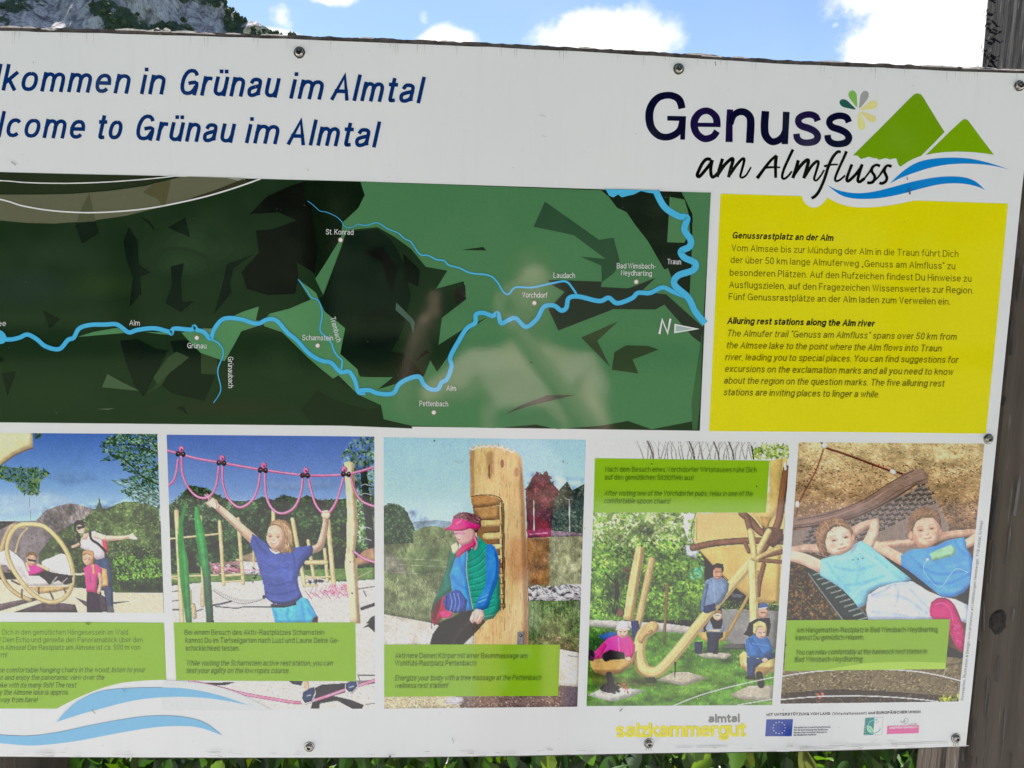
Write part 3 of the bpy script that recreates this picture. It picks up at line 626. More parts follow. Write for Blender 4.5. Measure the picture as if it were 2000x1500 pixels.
    for (x, y) in ((130,182),(445,250),(765,306),(1090,347),(1405,337)):
        p.ell(x-22,y+2,18,22,(50,40,52)); p.ell(x+20,y+5,18,22,(50,40,52)); p.ell(x,y+6,26,12,(66,52,66)); p.ell(x-20,y-3,5,4,(150,120,140)); p.ell(x+20,y,5,4,(150,120,140))
    # girl
    SK = (228,188,164)
    p.poly([(830,1372),(1000,1342),(1062,1285),(1112,1305),(1150,1370),(1185,1440),(1150,1492),(860,1492)], (84,172,218), nz=.08, cell=10)
    for P in ([(960,1380),(950,1430),(975,1490)],[(1060,1330),(1075,1420),(1090,1490)],[(860,1400),(880,1490)],[(1110,1380),(1160,1450)]): p.fold(P, 14, (46,126,186))
    p.poly([(1150,1450),(1185,1430),(1190,1490),(1140,1490)], (70,48,42))
    p.stroke([(405,590),(450,625),(560,725),(640,800),(700,855)], (44, 78), tuple(c*.82 for c in SK)); p.stroke([(400,580),(450,612),(560,712),(640,785),(700,840)], (34, 58), SK, nz=.03)
    p.poly([(345,545),(375,520),(410,540),(435,590),(415,622),(385,600),(350,580),(330,560)], SK); p.stroke([(395,535),(408,580),(400,610)], 6, (170,120,100), a=.8); p.stroke([(318,500),(340,520),(352,545)], 12, (232,150,170)); p.stroke([(335,495),(360,520)], 10, (236,160,175)); p.stroke([(325,560),(360,590)], 10, (236,170,170))
    p.stroke([(1250,660),(1245,740),(1222,840),(1200,900),(1140,925)], (44, 62), tuple(c*.84 for c in SK)); p.stroke([(1245,660),(1238,740),(1214,840),(1190,895),(1140,918)], (30, 46), SK)
    p.ell(1250,652,34,34,SK); p.stroke([(1222,635),(1280,632)], 9, (170,120,100), a=.5); p.stroke([(1225,628),(1262,622)], 12, (240,205,185))
    SH = (72,88,156)
    p.poly([(682,798),(740,835),(800,880),(830,925),(880,950),(940,938),(1000,905),(1060,898),(1145,888),(1152,925),(1142,965),(1090,1010),(1050,1075),(1030,1150),(1042,1215),(1070,1285),(1010,1335),(920,1352),(840,1335),(780,1290),(772,1200),(742,1100),(710,980),(680,910),(664,880)], SH, nz=.10, cell=16)
    for P, w, c in (([(700,830),(740,900),(800,960)],16,(50,62,122)),([(1120,910),(1080,960),(1040,1000)],14,(50,62,122)),([(760,1100),(860,1120),(1000,1090)],10,(96,112,180)),([(770,1180),(880,1195),(1020,1160)],12,(54,66,130)),([(790,1250),(900,1265),(1040,1230)],14,(50,62,122)),([(780,1040),(900,1020),(1020,1010)],10,(98,114,182)),([(740,1000),(850,1060),(960,1060)],9,(58,70,136)),([(800,1300),(920,1310),(1020,1290)],10,(92,106,172)),([(985,930),(1010,1040),(1000,1180)],14,(56,70,132)),([(840,980),(830,1080),(850,1180)],12,(88,104,172))): p.fold(P, w, c)
    p.bits([(700,850),(1000,930),(1040,1200),(800,1280),(740,1080)], 300, 40, [(60,76,142),(88,104,172)], asp=.12, ang=-5, spread=12, a=.45)
    p.stroke([(836,1352),(920,1356),(1010,1338)], 26, (62,60,82), nz=.1, cell=6); p.stroke([(840,1328),(920,1334),(1010,1315)], 9, (46,46,66), a=.6)
    p.poly([(812,912),(850,922),(905,925),(900,945),(860,958),(830,940)], (214,220,232)); p.poly([(830,880),(925,880),(905,930),(862,940),(828,920)], (206,160,138))
    p.poly([(805,760),(830,705),(880,688),(935,695),(975,725),(995,790),(1000,850),(990,900),(1010,925),(985,948),(950,945),(905,952),(880,925),(800,870)], (150,118,90), nz=.1, cell=6, asp=3)
    p.poly([(800,800),(806,760),(830,738),(870,735),(915,765),(935,805),(925,860),(900,905),(862,922),(828,908),(800,868),(790,830)], SK, sm=True, nz=.02)
    p.poly([(900,740),(925,800),(915,890),(880,920),(925,905),(945,840),(930,770)], (196,150,128), a=.7, soft=2)
    p.poly([(860,700),(925,705),(980,760),(995,860),(975,930),(925,945),(900,935),(935,870),(940,810),(915,760),(870,728),(830,735)], (168,134,102), nz=.12, cell=5, asp=3)
    for P in ([(880,705),(945,750),(965,830),(955,920)],[(930,720),(978,790),(980,880)],[(850,715),(905,735),(945,800)]): p.stroke(P, 7, (212,182,142), a=.7)
    p.bits([(860,700),(925,705),(980,760),(995,860),(975,930),(925,945),(900,935),(935,870),(940,810),(915,760),(870,728)], 170, 46, [(128,98,70),(206,176,138),(160,126,94)], asp=.07, ang=75, spread=20, a=.8)
    face(p, 853, 830, 150, SK, tilt=6, look=-.02); p.stroke([(826,856),(848,868),(876,858)], 7, (240,232,226), a=.9)
    # bottom strip below the caption
    p.use(0, 1200, 2.7027)
    p.bits([(1260,355),(1980,320),(1980,498),(1400,498)], 300, 12, [(170,165,162),(215,210,204)], asp=.6, a=.5)
    DK = (52,50,58)
    p.poly([(1640,400),(1700,370),(1830,362),(1820,412),(1760,430),(1850,450),(1920,478),(1912,498),(1860,498),(1780,455),(1690,470),(1684,498),(1640,498),(1655,440)], DK); p.poly([(1080,360),(1240,358),(1200,372),(1140,375)], DK)
    p.poly([(1510,340),(1600,350),(1590,375),(1545,368)], DK); p.poly([(1915,72),(1985,18),(1985,100),(1945,65)], (44,40,46)); p.stroke([(1890,320),(1985,322)], 5, DK); p.stroke([(1890,320),(1900,350)], 4, DK); p.poly([(1880,350),(1985,345),(1985,362),(1890,380)], (120,116,120))
    p.stroke([(1930,475),(1985,468)], 3, DK)
    for w, c in ((17,(170,84,116)),(12,(232,140,170))): p.stroke([(1000,352),(1130,380),(1280,418),(1450,448),(1590,466),(1700,440),(1830,395),(1990,345)], w, c)
    p.stroke([(1612,340),(1622,400)], 26, (216,176,152)); p.stroke([(1845,340),(1850,365)], 30, (206,168,146))
    p.poly([(1590,450),(1598,412),(1625,395),(1660,382),(1668,415),(1650,466),(1615,478),(1588,470)], (225,225,225)); p.poly([(1595,445),(1600,410),(1630,392),(1658,382),(1664,410),(1645,458),(1610,468)], (46,62,100), nz=.1, cell=5)
    p.poly([(1822,400),(1822,368),(1850,352),(1885,352),(1892,385),(1862,418),(1835,415)], (225,225,225)); p.poly([(1824,392),(1826,365),(1850,352),(1882,352),(1886,380),(1860,408),(1838,406)], (48,66,104), nz=.1, cell=5)
    p.stroke([(1620,430),(1640,425)], 4, (190,195,205)); p.stroke([(1845,385),(1868,378)], 4, (190,195,205))
    return p.finish('photograph', board)
def photo_tree_massage(board):
    p = Paint([(749.3,854.2),(1144.3,858.7),(1127.5,1380.2),(750.5,1384)], (740, 840, 2.6786))
    p.poly([(0,0),(1150,0),(1150,620),(0,620)], (150,186,228), (182,208,232), nz=.03, cell=50)
    p.bits([(20,40),(1090,40),(1090,300),(20,300)], 400, 22, [(166,198,234),(146,182,226)], asp=.12, ang=90, spread=6, a=.35)
    p.poly([(100,500),(200,478),(300,470),(400,482),(420,540),(100,550)], (128,150,166), nz=.06)
    p.poly([(20,400),(70,385),(120,400),(150,430),(165,470),(185,510),(195,560),(200,610),(20,610)], (44,66,48), nz=.2, cell=12); p.bits([(20,395),(70,380),(130,405),(165,470),(192,530),(195,600),(20,600)], 420, 16, [(30,50,38),(66,94,62),(84,112,74),(48,70,50)], asp=.6)
    p.poly([(180,530),(240,505),(300,502),(370,520),(420,560),(420,620),(180,620)], (108,120,82), nz=.15, cell=10); p.bits([(180,530),(250,503),(330,505),(420,550),(420,600),(190,600)], 260, 14, [(88,102,66),(134,144,100),(104,118,76)], asp=.6)
    p.poly([(20,600),(420,575),(420,1000),(300,1008),(150,988),(20,962)], (112,122,88), nz=.2, cell=10, asp=2)
    p.bits([(20,600),(400,575),(380,800),(20,800)], 900, 26, [(90,104,66),(138,148,104),(112,126,82),(74,92,58)], asp=.14, ang=90, spread=30, a=.8)
    p.bits([(20,780),(340,780),(290,1000),(150,985),(20,960)], 1000, 26, [(132,140,108),(160,164,132),(86,98,70),(108,118,84)], asp=.12, ang=85, spread=32, a=.85)
    p.poly([(28,620),(130,690),(150,760),(28,740)], (150,140,140), a=.55, soft=4, nz=.2, cell=6)
    p.poly([(150,640),(390,600),(390,720),(200,760)], (78,104,62), a=.45, soft=6)
    for y in (668,700,742): p.stroke([(30,y),(200,y+8),(380,y+16)], 2.5, (170,172,160), a=.6)
    p.stroke([(42,640),(40,740)], 5, (150,148,140), a=.7)
    p.poly([(20,962),(150,985),(262,1006),(500,1080),(500,1135),(20,1135)], (204,196,186), nz=.09, cell=7); p.bits([(30,975),(480,1080),(480,1120),(30,1120)], 350, 8, [(180,172,164),(226,220,210)], asp=.7, a=.6)
    p.mod([(20,400),(200,420),(420,560),(420,1000),(20,980)], .45, 40)
    # right background
    p.poly([(900,360),(985,268),(1010,315),(1040,300),(1090,272),(1090,560),(900,560)], (58,70,62), nz=.25, cell=12); p.bits([(905,350),(990,270),(1012,315),(1085,280),(1085,550),(905,545)], 550, 18, [(40,54,44),(80,94,78),(62,76,66),(100,110,96)], asp=.5)
    p.poly([(768,320),(800,250),(828,218),(845,240),(880,215),(900,270),(945,320),(915,370),(900,545),(775,540)], (96,52,62), nz=.2, cell=10)
    p.bits([(768,310),(828,218),(880,218),(948,325),(905,370),(895,540),(776,535)], 620, 18, [(74,36,46),(128,72,84),(104,54,60),(82,60,60),(60,44,48)], asp=.45)
    p.poly([(790,440),(890,470),(890,545),(785,540)], (150,36,44), a=.5, soft=5)
    p.stroke([(810,370),(812,530)], 6, (196,180,180)); p.stroke([(996,365),(998,530)], 6, (178,176,172)); p.stroke([(975,360),(1015,362)], 3, (150,150,150))
    p.poly([(775,528),(905,512),(905,562),(778,566)], (140,56,84), nz=.2, cell=5); p.poly([(900,525),(1070,540),(1070,560),(900,560)], (128,110,120), nz=.2, cell=5); p.stroke([(790,545),(880,538)], 6, (210,150,180), a=.6)
    p.poly([(772,565),(900,560),(1080,555),(1075,830),(780,830)], (146,146,116), nz=.2, cell=10, asp=2)
    p.bits([(890,560),(1072,555),(1065,805),(890,810)], 650, 20, [(118,122,92),(168,166,136),(140,142,110)], asp=.15, ang=85, spread=35)
    p.poly([(772,568),(890,562),(890,810),(780,815)], (150,96,52), a=.7, soft=4); p.bits([(775,570),(890,565),(890,800),(780,805)], 380, 20, [(176,110,52),(126,100,50),(150,62,52),(170,140,96)], asp=.15, ang=85, spread=35, a=.8)
    p.poly([(780,825),(830,810),(900,838),(925,815),(990,805),(1070,805),(1070,880),(960,898),(860,890),(785,892)], (212,206,208), nz=.12, cell=10)
    p.bits([(785,820),(1065,808),(1060,890),(790,890)], 130, 34, [(90,84,90),(235,230,232),(60,56,60),(150,144,148)], asp=.35, ang=15, spread=45, a=.85)
    p.poly([(780,892),(1075,892),(1060,1150),(945,1150),(780,1130)], (92,112,66), nz=.25, cell=8); p.bits([(783,895),(1062,890),(1052,1090),(783,1110)], 1100, 24, [(70,96,48),(130,148,100),(100,124,72),(52,72,40)], asp=.12, ang=80, spread=40)
    for x in range(800,1060,22): p.stroke([(x,900),(x+2,1010)], 2.5, (150,150,140), a=.5)
    p.bits([(783,1090),(1050,1060),(1048,1160),(950,1150),(783,1130)], 260, 22, [(110,96,66),(150,136,104),(80,72,50)], asp=.25)
    p.poly([(940,1145),(1050,1165),(1048,1350),(935,1340)], (210,201,190), nz=.07, cell=7); p.bits([(945,1160),(1045,1170),(1042,1340),(945,1335)], 140, 9, [(180,172,162),(228,222,212)], asp=.7, a=.6); p.stroke([(990,1180),(1046,1188)], 3, (90,84,80))
    p.poly([(20,1380),(445,1390),(450,1460),(20,1465)], (196,182,150), nz=.2, cell=5); p.bits([(25,1392),(440,1395),(440,1455),(25,1458)], 420, 12, [(226,214,180),(150,132,100),(180,164,124)], asp=.5)
    p.poly([(400,1388),(940,1385),(945,1335),(1050,1345),(1045,1455),(430,1458)], (116,96,90), nz=.25, cell=5); p.bits([(430,1392),(1038,1360),(1036,1450),(430,1455)], 620, 14, [(150,126,112),(84,66,62),(120,104,98),(180,164,150)], asp=.35)
    p.poly([(950,1340),(1050,1348),(1046,1452),(960,1450)], (120,112,128), a=.6, soft=3)
    p.mod([(770,220),(1090,260),(1075,800),(780,800)], .45, 30); p.mod([(780,890),(1070,890),(1050,1140),(780,1120)], .5, 26)
    # carved trunk
    TRK = [(478,100),(500,84),(560,76),(620,78),(665,92),(715,112),(738,135),(750,165),(755,260),(766,420),(772,560),(779,800),(781,1130),(497,1130),(500,950),(640,945),(630,400),(490,402),(478,350),(476,300),(480,250),(474,200)]
    p.poly([(490,395),(640,395),(655,950),(560,960),(520,600)], (132,98,62))
    p.poly(TRK, (206,172,122), nz=.10, cell=16, asp=5)
    p.bits(TRK, 420, 70, [(150,110,66),(222,184,128),(176,136,84),(232,196,140)], asp=.05, ang=91, spread=5, a=.6)
    p.poly([(474,110),(500,90),(500,340),(480,345)], (150,118,84), a=.5, soft=3); p.poly([(735,130),(756,260),(779,800),(781,1125),(755,1125),(750,700),(735,300)], (150,112,84), a=.6, soft=4)
    p.poly([(690,560),(775,570),(780,780),(700,800),(670,700)], (198,128,80), a=.4, soft=9); p.poly([(560,120),(600,110),(600,230),(570,260)], (150,112,70), a=.5, soft=4); p.ell(645,175,10,22,(140,80,66),a=.8); p.ell(720,220,12,24,(160,100,80),a=.5,soft=2); p.ell(578,215,6,40,(92,66,44),a=.8)
    for i,(x,y) in enumerate([(490,95),(525,86),(560,82),(595,82),(630,86),(662,96),(695,108)]): p.stroke([(x-16,y-2),(x,y+7),(x+16,y-1)], 8, (236,222,208)); 
    p.poly([(483,350),(500,340),(560,340),(620,352),(645,372),(630,386),(560,398),(495,405),(484,380)], (168,124,72), nz=.1, cell=8, asp=.4); p.stroke([(482,348),(560,338),(625,350),(648,375)], 5, (84,56,36)); p.stroke([(492,405),(560,400),(632,388)], 5, (110,74,44))
    p.poly([(640,372),(656,385),(662,930),(648,940)], (150,112,70)); p.stroke([(642,400),(650,940)], 5, (70,46,32)); p.poly([(495,408),(632,395),(632,460),(545,470)], (176,136,84), nz=.1, cell=8)
    for (x0,x1,y,w,c) in ((535,628,490,34,(206,174,116)),(560,630,556,34,(214,184,126)),(600,632,612,28,(220,196,140)),(612,634,668,24,(214,186,130)),(616,638,712,24,(120,90,60)),(620,640,765,24,(180,150,106)),(624,642,820,24,(170,140,98)),(628,644,875,22,(168,138,96)),(632,648,922,18,(150,120,82))):
        p.stroke([(x0,y),(x1,y-4)], w, c, sm=False); p.stroke([(x0-10,y-w*.62),(x1,y-w*.68)], 4, (84,58,38))
    p.poly([(724,1056),(762,1050),(762,1125),(724,1125)], (128,122,126)); p.ell(742,1075,9,9,(60,56,60)); p.ell(740,1073,3,3,(200,196,200))
    # woman leaning on it
    p.poly([(300,895),(345,850),(372,850),(350,935),(385,970),(330,985),(290,1025),(272,985)], (172,42,78), nz=.1, cell=8); p.poly([(288,900),(330,870),(320,930),(292,1000),(276,985)], (84,40,52), a=.7)
    p.stroke([(372,640),(350,740),(310,850),(278,930),(276,1040)], 3, (60,40,50))
    p.poly([(262,1135),(280,1070),(330,1000),(390,975),(450,945),(520,955),(572,985),(530,1035),(480,1085),(430,1135)], (42,39,38), nz=.12, cell=10); p.stroke([(440,960),(370,1030),(322,1120)], 9, (24,22,22), a=.8); p.stroke([(480,1000),(420,1060),(380,1125)], 12, (66,62,60), a=.6)
    p.poly([(384,602),(410,596),(420,640),(385,720),(375,780),(388,838),(340,870),(300,900),(275,965),(275,930),(318,830),(355,730)], (34,122,104), nz=.1, cell=8)
    p.poly([(425,625),(470,630),(465,740),(475,850),(486,940),(440,950),(385,855),(370,760),(395,680)], (52,142,212), nz=.06, cell=10)
    for P in ([(420,660),(430,720),(455,760)],[(385,760),(420,810),(460,830)],[(400,830),(440,870)]): p.fold(P, 10, (34,106,176))
    p.poly([(518,552),(560,592),(610,628),(628,700),(634,830),(636,935),(600,985),(548,998),(492,940),(475,850),(458,740),(464,650),(500,600)], (42,146,126), nz=.07, cell=8)
    for i in range(10): p.stroke([(462+i*3,690+i*30),(520+i*4,660+i*34),(560+i*6,610+i*38)], 4.5, (22,104,90), a=.75)
    for i in range(10): p.stroke([(462+i*3,700+i*30),(520+i*4,670+i*34),(560+i*6,620+i*38)], 3, (90,190,170), a=.5)
    p.stroke([(462,640),(458,740),(475,850),(490,935)], 4, (200,210,200), a=.7)
    p.poly([(566,600),(600,605),(622,650),(630,720),(618,800),(590,870),(570,930),(530,940),(508,925),(520,880),(552,820),(562,740),(558,660)], (56,128,206), nz=.07, cell=9, sm=True); p.stroke([(610,640),(618,730),(590,830),(560,910)], 10, (38,96,170), a=.7); p.stroke([(525,900),(560,885)], 8, (130,185,235), a=.7); p.stroke([(530,880),(570,862)], 5, (130,185,235), a=.6)
    p.poly([(474,990),(490,950),(512,935),(545,942),(552,975),(530,1012),(512,1015),(505,1000),(490,1012),(482,1005)], (226,186,176), nz=.04); p.stroke([(500,960),(492,1000)], 3, (176,126,118)); p.stroke([(520,970),(508,1008)], 3, (176,126,118)); p.stroke([(535,975),(522,1008)], 3, (176,126,118))
    p.poly([(350,862),(400,834),(425,840),(462,890),(455,945),(400,958),(352,940),(335,900)], (52,76,150), nz=.12, cell=6)
    for x in (372,392,412): p.stroke([(x,855),(x+10,900),(x,945)], 6, (120,150,205), a=.7)
    p.stroke([(356,870),(350,935)], 8, (40,50,110)); p.poly([(318,950),(352,942),(390,958),(372,980),(330,985)], (214,60,120))
    p.poly([(376,604),(408,586),(420,620),(398,648),(384,640)], (208,200,160))
    p.poly([(382,480),(392,448),(420,432),(460,430),(505,440),(535,462),(535,500),(515,535),(488,545),(470,510),(420,480)], (116,72,80), nz=.2, cell=5); p.bits([(385,460),(420,432),(480,432),(532,465),(520,500)], 60, 26, [(160,110,110),(90,54,60)], asp=.2, ang=20, spread=50)
    p.poly([(398,520),(470,512),(502,535),(500,572),(470,598),(432,602),(412,582),(402,560)], (216,160,156), sm=True, nz=.03); p.stroke([(400,540),(445,540)], 12, (190,110,150), a=.75); p.stroke([(408,570),(425,572)], 4, (160,80,80))
    p.poly([(342,516),(375,500),(390,462),(440,466),(500,490),(528,498),(525,520),(480,514),(440,528),(390,530)], (226,48,132), nz=.05, cell=8); p.stroke([(350,520),(400,524),(450,518)], 6, (150,24,90), a=.8); p.stroke([(405,490),(430,475)], 6, (240,130,180), a=.8)
    p.poly([(432,604),(480,590),(505,552),(520,570),(500,610),(460,632),(420,664),(402,668),(408,640)], (198,62,112), nz=.12, cell=6); p.stroke([(500,560),(512,600),(500,625)], 8, (220,130,160))
    p.poly([(348,1405),(380,1395),(440,1398),(446,1420),(400,1438),(352,1430)], (190,182,190)); p.stroke([(360,1432),(430,1432)], 5, (230,226,220))
    return p.finish('photograph', board)
def photo_spoon_seats(board):
    p = Paint([(1163.5,859.5),(1543.5,864),(1507.8,1377),(1145.5,1379)], (1140, 850, 2.727))
    p.poly([(0,0),(1150,0),(1150,430),(0,430)], (226,230,230), nz=.02)
    for i in range(34):
        x = 320+i*19+RNG.uniform(-8,8); d = RNG.uniform(-40,50); p.stroke([(x+d,28),(x+d*.35+RNG.uniform(-9,9),80),(x,126)], (2.2, 6), (124,116,116), a=.85)
        p.stroke([(x+d*.4,85),(x+d*.4+RNG.uniform(-40,40),35)], 2, (140,132,130), a=.8)
    for x in (370,590,720,800): p.stroke([(x-30,30),(x-6,90),(x,128)], 8, (96,88,88))
    p.bits([(900,80),(960,50),(1090,40),(1090,122),(900,125)], 260, 22, [(140,160,70),(96,118,50),(176,190,110)], asp=.45); p.stroke([(895,60),(905,125)], 8, (70,64,60))
    FO = [(40,400),(605,400),(600,560),(560,600),(640,690),(650,980),(20,990)]
    p.poly(FO, (104,132,66), (78,110,46), nz=.3, cell=24)
    p.bits([(45,405),(600,405),(600,600),(40,600)], 1300, 24, [(176,190,130),(142,166,84),(206,214,170),(92,118,58),(120,148,66)], asp=.5)
    p.bits([(40,560),(600,560),(645,700),(645,960),(28,960)], 1900, 24, [(128,170,60),(90,138,44),(60,92,36),(152,190,84),(46,70,34)], asp=.5)
    p.poly([(535,425),(560,412),(592,420),(592,575),(560,570),(535,500)], (216,222,228)); p.poly([(540,585),(620,600),(600,655),(550,640)], (196,204,208)); p.stroke([(540,590),(545,640),(640,668)], 4, (96,104,100)); p.stroke([(535,580),(620,582)], 4, (80,86,84)); p.bits([(560,440),(600,470),(600,560),(560,570)], 60, 26, [(140,166,90),(96,126,60)])
    p.bits([(560,720),(640,700),(640,760),(570,770)], 90, 22, [(70,160,140),(110,180,150),(90,140,80)], a=.7)
    p.stroke([(172,770),(180,860),(165,945)], (20,34), (54,46,38)); p.stroke([(175,800),(120,740)], 9, (60,52,44)); p.bits([(230,690),(260,690),(240,760),(210,740)], 8, 50, [(130,80,80)])
    p.bits([(20,880),(640,860),(640,1000),(20,985)], 600, 26, [(120,160,60),(80,120,44),(56,86,36)], asp=.2, ang=90, spread=30)
    p.poly([(20,983),(220,990),(420,1000),(640,1030),(640,1062),(400,1046),(200,1030),(20,1022)], (190,184,178), nz=.05)
    p.poly([(15,1018),(200,1030),(400,1046),(640,1060),(800,1100),(1030,1110),(1020,1450),(10,1450)], (88,132,48), nz=.2, cell=20)
    p.poly([(15,1020),(300,1040),(260,1250),(15,1280)], (58,96,36), a=.7, soft=8); p.poly([(480,1150),(900,1120),(900,1180),(560,1250)], (58,92,36), a=.5, soft=8); p.poly([(500,1230),(820,1250),(800,1330),(560,1400),(400,1400)], (124,166,62), a=.6, soft=9)
    p.bits([(15,1025),(640,1062),(1015,1110),(1005,1440),(15,1440)], 3000, 18, [(70,112,38),(116,160,58),(90,136,46),(140,180,80),(52,84,32)], asp=.2, ang=85, spread=40, a=.7)
    p.poly([(20,1250),(200,1290),(400,1300),(380,1340),(60,1340)], (96,88,52), a=.6, soft=5)
    p.mod([(40,400),(605,400),(650,980),(20,990)], .75, 50); p.mod([(15,1025),(640,1062),(1015,1110),(1005,1440),(15,1440)], .5, 50, .5)
    # buildings/panel under the beams
    p.poly([(596,415),(990,410),(992,135),(1085,118),(1075,330),(1065,560),(1050,905),(940,898),(860,850),(780,790),(600,600),(586,575)], (208,180,120), nz=.05, cell=40)
    p.poly([(990,135),(1060,125),(1040,400),(960,500),(900,420),(988,300)], (212,182,114), a=.8); p.poly([(600,600),(900,590),(1050,620),(1040,900),(940,896),(860,850),(780,790)], (196,166,102), nz=.05, cell=30)
    p.stroke([(597,415),(588,575),(840,840)], 4, (110,84,50)); p.stroke([(604,440),(600,560)], 3, (150,120,76))
    B1 = (128,88,66)
    for P, w in (([(582,600),(700,575),(880,562),(1062,565)],36),([(842,415),(890,455),(950,520),(1060,545)],38),([(870,440),(895,540),(910,640)],34),([(1080,180),(1062,300),(1040,450),(1000,540),(930,640)],40),([(880,620),(860,575)],22),([(925,650),(1050,620)],30),([(960,690),(935,790),(930,850)],26),([(930,665),(1055,675)],22)):
        p.rod(P, w, B1, dark=.62)
    p.stroke([(1072,150),(1074,180)], 14, (235,232,226))
    p.poly([(950,480),(1062,500),(1062,560),(1010,600),(960,570)], (100,66,52), nz=.15, cell=12); p.poly([(940,430),(1000,440),(980,500),(950,480)], (176,140,84))
    p.poly([(735,925),(870,928),(1036,936),(1022,1140),(810,1132),(740,1080)], (134,132,130), nz=.08, cell=14); p.poly([(745,1115),(860,1110),(860,1140),(750,1140)], (90,90,86)); p.bits([(740,880),(1036,890),(1036,935),(740,930)], 130, 18, [(96,130,46),(66,96,36)])
    LW = (220,192,134)
    p.rod([(930,730),(880,850),(820,960),(765,1065)], 18, (176,146,88)); p.poly([(780,840),(850,850),(840,868),(790,862)], (84,88,100))
    # left posts and hook
    p.rod([(445,795),(440,900),(430,1050)], 15, (132,108,70)); p.ell(428,1090,10,26,(90,84,50),a=.7)
    p.rod([(362,665),(330,820),(288,1010)], 38, (196,172,122))
    p.poly([(278,598),(298,588),(322,604),(318,660),(262,990),(210,982),(240,780)], LW, nz=.07, cell=10, asp=3); p.poly([(305,600),(322,606),(264,988),(246,986)], (168,138,88), a=.7)
    p.poly([(250,990),(290,985),(306,1060),(262,1085)], (48,52,100), nz=.1); p.ell(196,948,20,22,(110,80,60)); p.poly([(76,1068),(150,1045),(190,1060),(110,1096)], (50,92,152), nz=.1)
    p.rod([(368,1022),(318,1058),(300,1110),(298,1180),(320,1240),(360,1262),(410,1248),(500,1150),(620,1000),(760,830),(850,725),(908,655)], (66, 54), LW, dark=.74)
    p.poly([(285,1080),(330,1010),(385,1000),(400,1025),(380,1050),(330,1075),(310,1110)], (206,172,118), nz=.06, cell=10, sm=True); p.stroke([(345,1045),(365,1040),(350,1065)], 5, (150,112,72))
    p.stroke([(275,1190),(290,1260),(350,1300)], 16, (150,114,74), a=.7); p.poly([(320,1290),(380,1288),(385,1318),(340,1318)], (56,66,36))
    p.rod([(897,680),(903,850),(908,1060)], 46, (226,204,144)); p.rod([(985,512),(950,580),(908,655)], 32, (216,190,132)); p.rod([(888,512),(900,580),(910,650)], 34, (216,190,132)); p.rod([(1045,600),(980,625),(915,660)], 22, (200,172,116))
    # slabs and thin lines over the grass
    p.poly([(18,1385),(130,1335),(330,1358),(250,1395),(150,1418)], (196,194,186), nz=.06); p.poly([(385,1305),(480,1262),(560,1262),(660,1292),(540,1335)], (180,172,152), nz=.1, cell=8); p.poly([(600,1168),(700,1155),(790,1165),(760,1192),(640,1185)], (186,180,164), nz=.1, cell=8)
    p.poly([(775,1385),(880,1335),(1012,1335),(1005,1410),(860,1412)], (186,176,158), nz=.12, cell=8); p.bits([(180,1320),(240,1320),(240,1370),(190,1370)], 20, 22, [(170,110,90)])
    p.stroke([(488,1210),(486,1290)], (12,5), (58,54,50))
    # spoon bowls
    SB = (196,160,100)
    p.poly([(34,1205),(80,1190),(200,1188),(285,1148),(280,1190),(255,1225),(200,1268),(120,1282),(60,1262),(38,1235)], SB, nz=.07, cell=9); p.poly([(50,1250),(200,1250),(250,1215),(200,1270),(110,1284)], (140,104,62), a=.7, soft=2)
    p.poly([(828,1170),(850,1150),(885,1160),(960,1195),(1020,1195),(1016,1255),(960,1282),(880,1270),(835,1230)], (210,182,122), nz=.07, cell=9); p.poly([(835,1230),(1016,1235),(960,1284),(880,1272)], (160,128,80), a=.7, soft=2)
    p.poly([(605,1058),(640,1048),(775,1045),(752,1095),(700,1105),(640,1095)], (196,164,98), nz=.05)
    p.stroke([(135,1275),(150,1340)], 34, (44,40,42)); p.ell(138,1348,52,24,(48,44,46)); p.bits([(90,1320),(190,1320),(190,1375),(90,1375)], 40, 20, [(30,28,32),(70,64,64)])
    p.stroke([(935,1275),(945,1330)], 36, (52,46,46)); p.poly([(690,1095),(720,1095),(715,1165),(690,1165)], (44,44,44))
    # people
    SKN = (224,178,156)
    p.poly([(648,775),(700,752),(745,760),(775,790),(770,830),(735,890),(700,915),(660,935),(640,910),(640,840)], (118,138,168), nz=.1, cell=9); p.stroke([(655,800),(638,880),(634,930)], 22, (96,116,150)); p.stroke([(690,770),(700,900)], 5, (160,176,200), a=.6)
    p.poly([(636,910),(700,895),(705,930),(660,950),(640,945)], (46,58,92)); p.ell(714,735,25,34,(196,142,118)); p.poly([(686,725),(690,690),(712,680),(742,686),(748,716),(738,735),(732,708),(702,706)], (58,38,36)); p.stroke([(702,728),(728,728)], 5, (80,60,60)); p.stroke([(706,752),(724,752)], 4, (120,70,66))
    p.poly([(652,1020),(670,985),(745,978),(750,1030),(740,1052),(655,1050)], (146,156,170), nz=.06); p.poly([(672,985),(742,980),(735,1030),(690,1032)], (42,40,46)); p.ell(713,960,24,26,SKN); p.poly([(690,955),(700,932),(728,932),(738,955),(715,946)], (150,118,80)); p.stroke([(704,960),(722,960)], 3, (90,70,60))
    p.poly([(650,1048),(745,1048),(742,1075),(720,1090),(716,1160),(655,1160),(660,1090)], (52,56,76), nz=.1); p.poly([(590,1100),(635,1098),(630,1165),(592,1160)], (50,56,84)); p.stroke([(670,1040),(720,1042)], 8, SKN)
    p.poly([(866,1040),(880,1000),(925,975),(990,972),(998,1010),(985,1070),(900,1080),(850,1060)], (42,40,48), nz=.1); p.ell(955,945,26,30,(206,156,136)); p.poly([(930,925),(935,900),(958,890),(985,905),(985,922),(950,918)], (76,96,152)); p.stroke([(930,925),(975,918)], 6, (200,205,215)); p.stroke([(945,945),(968,945)], 4, (70,50,50))
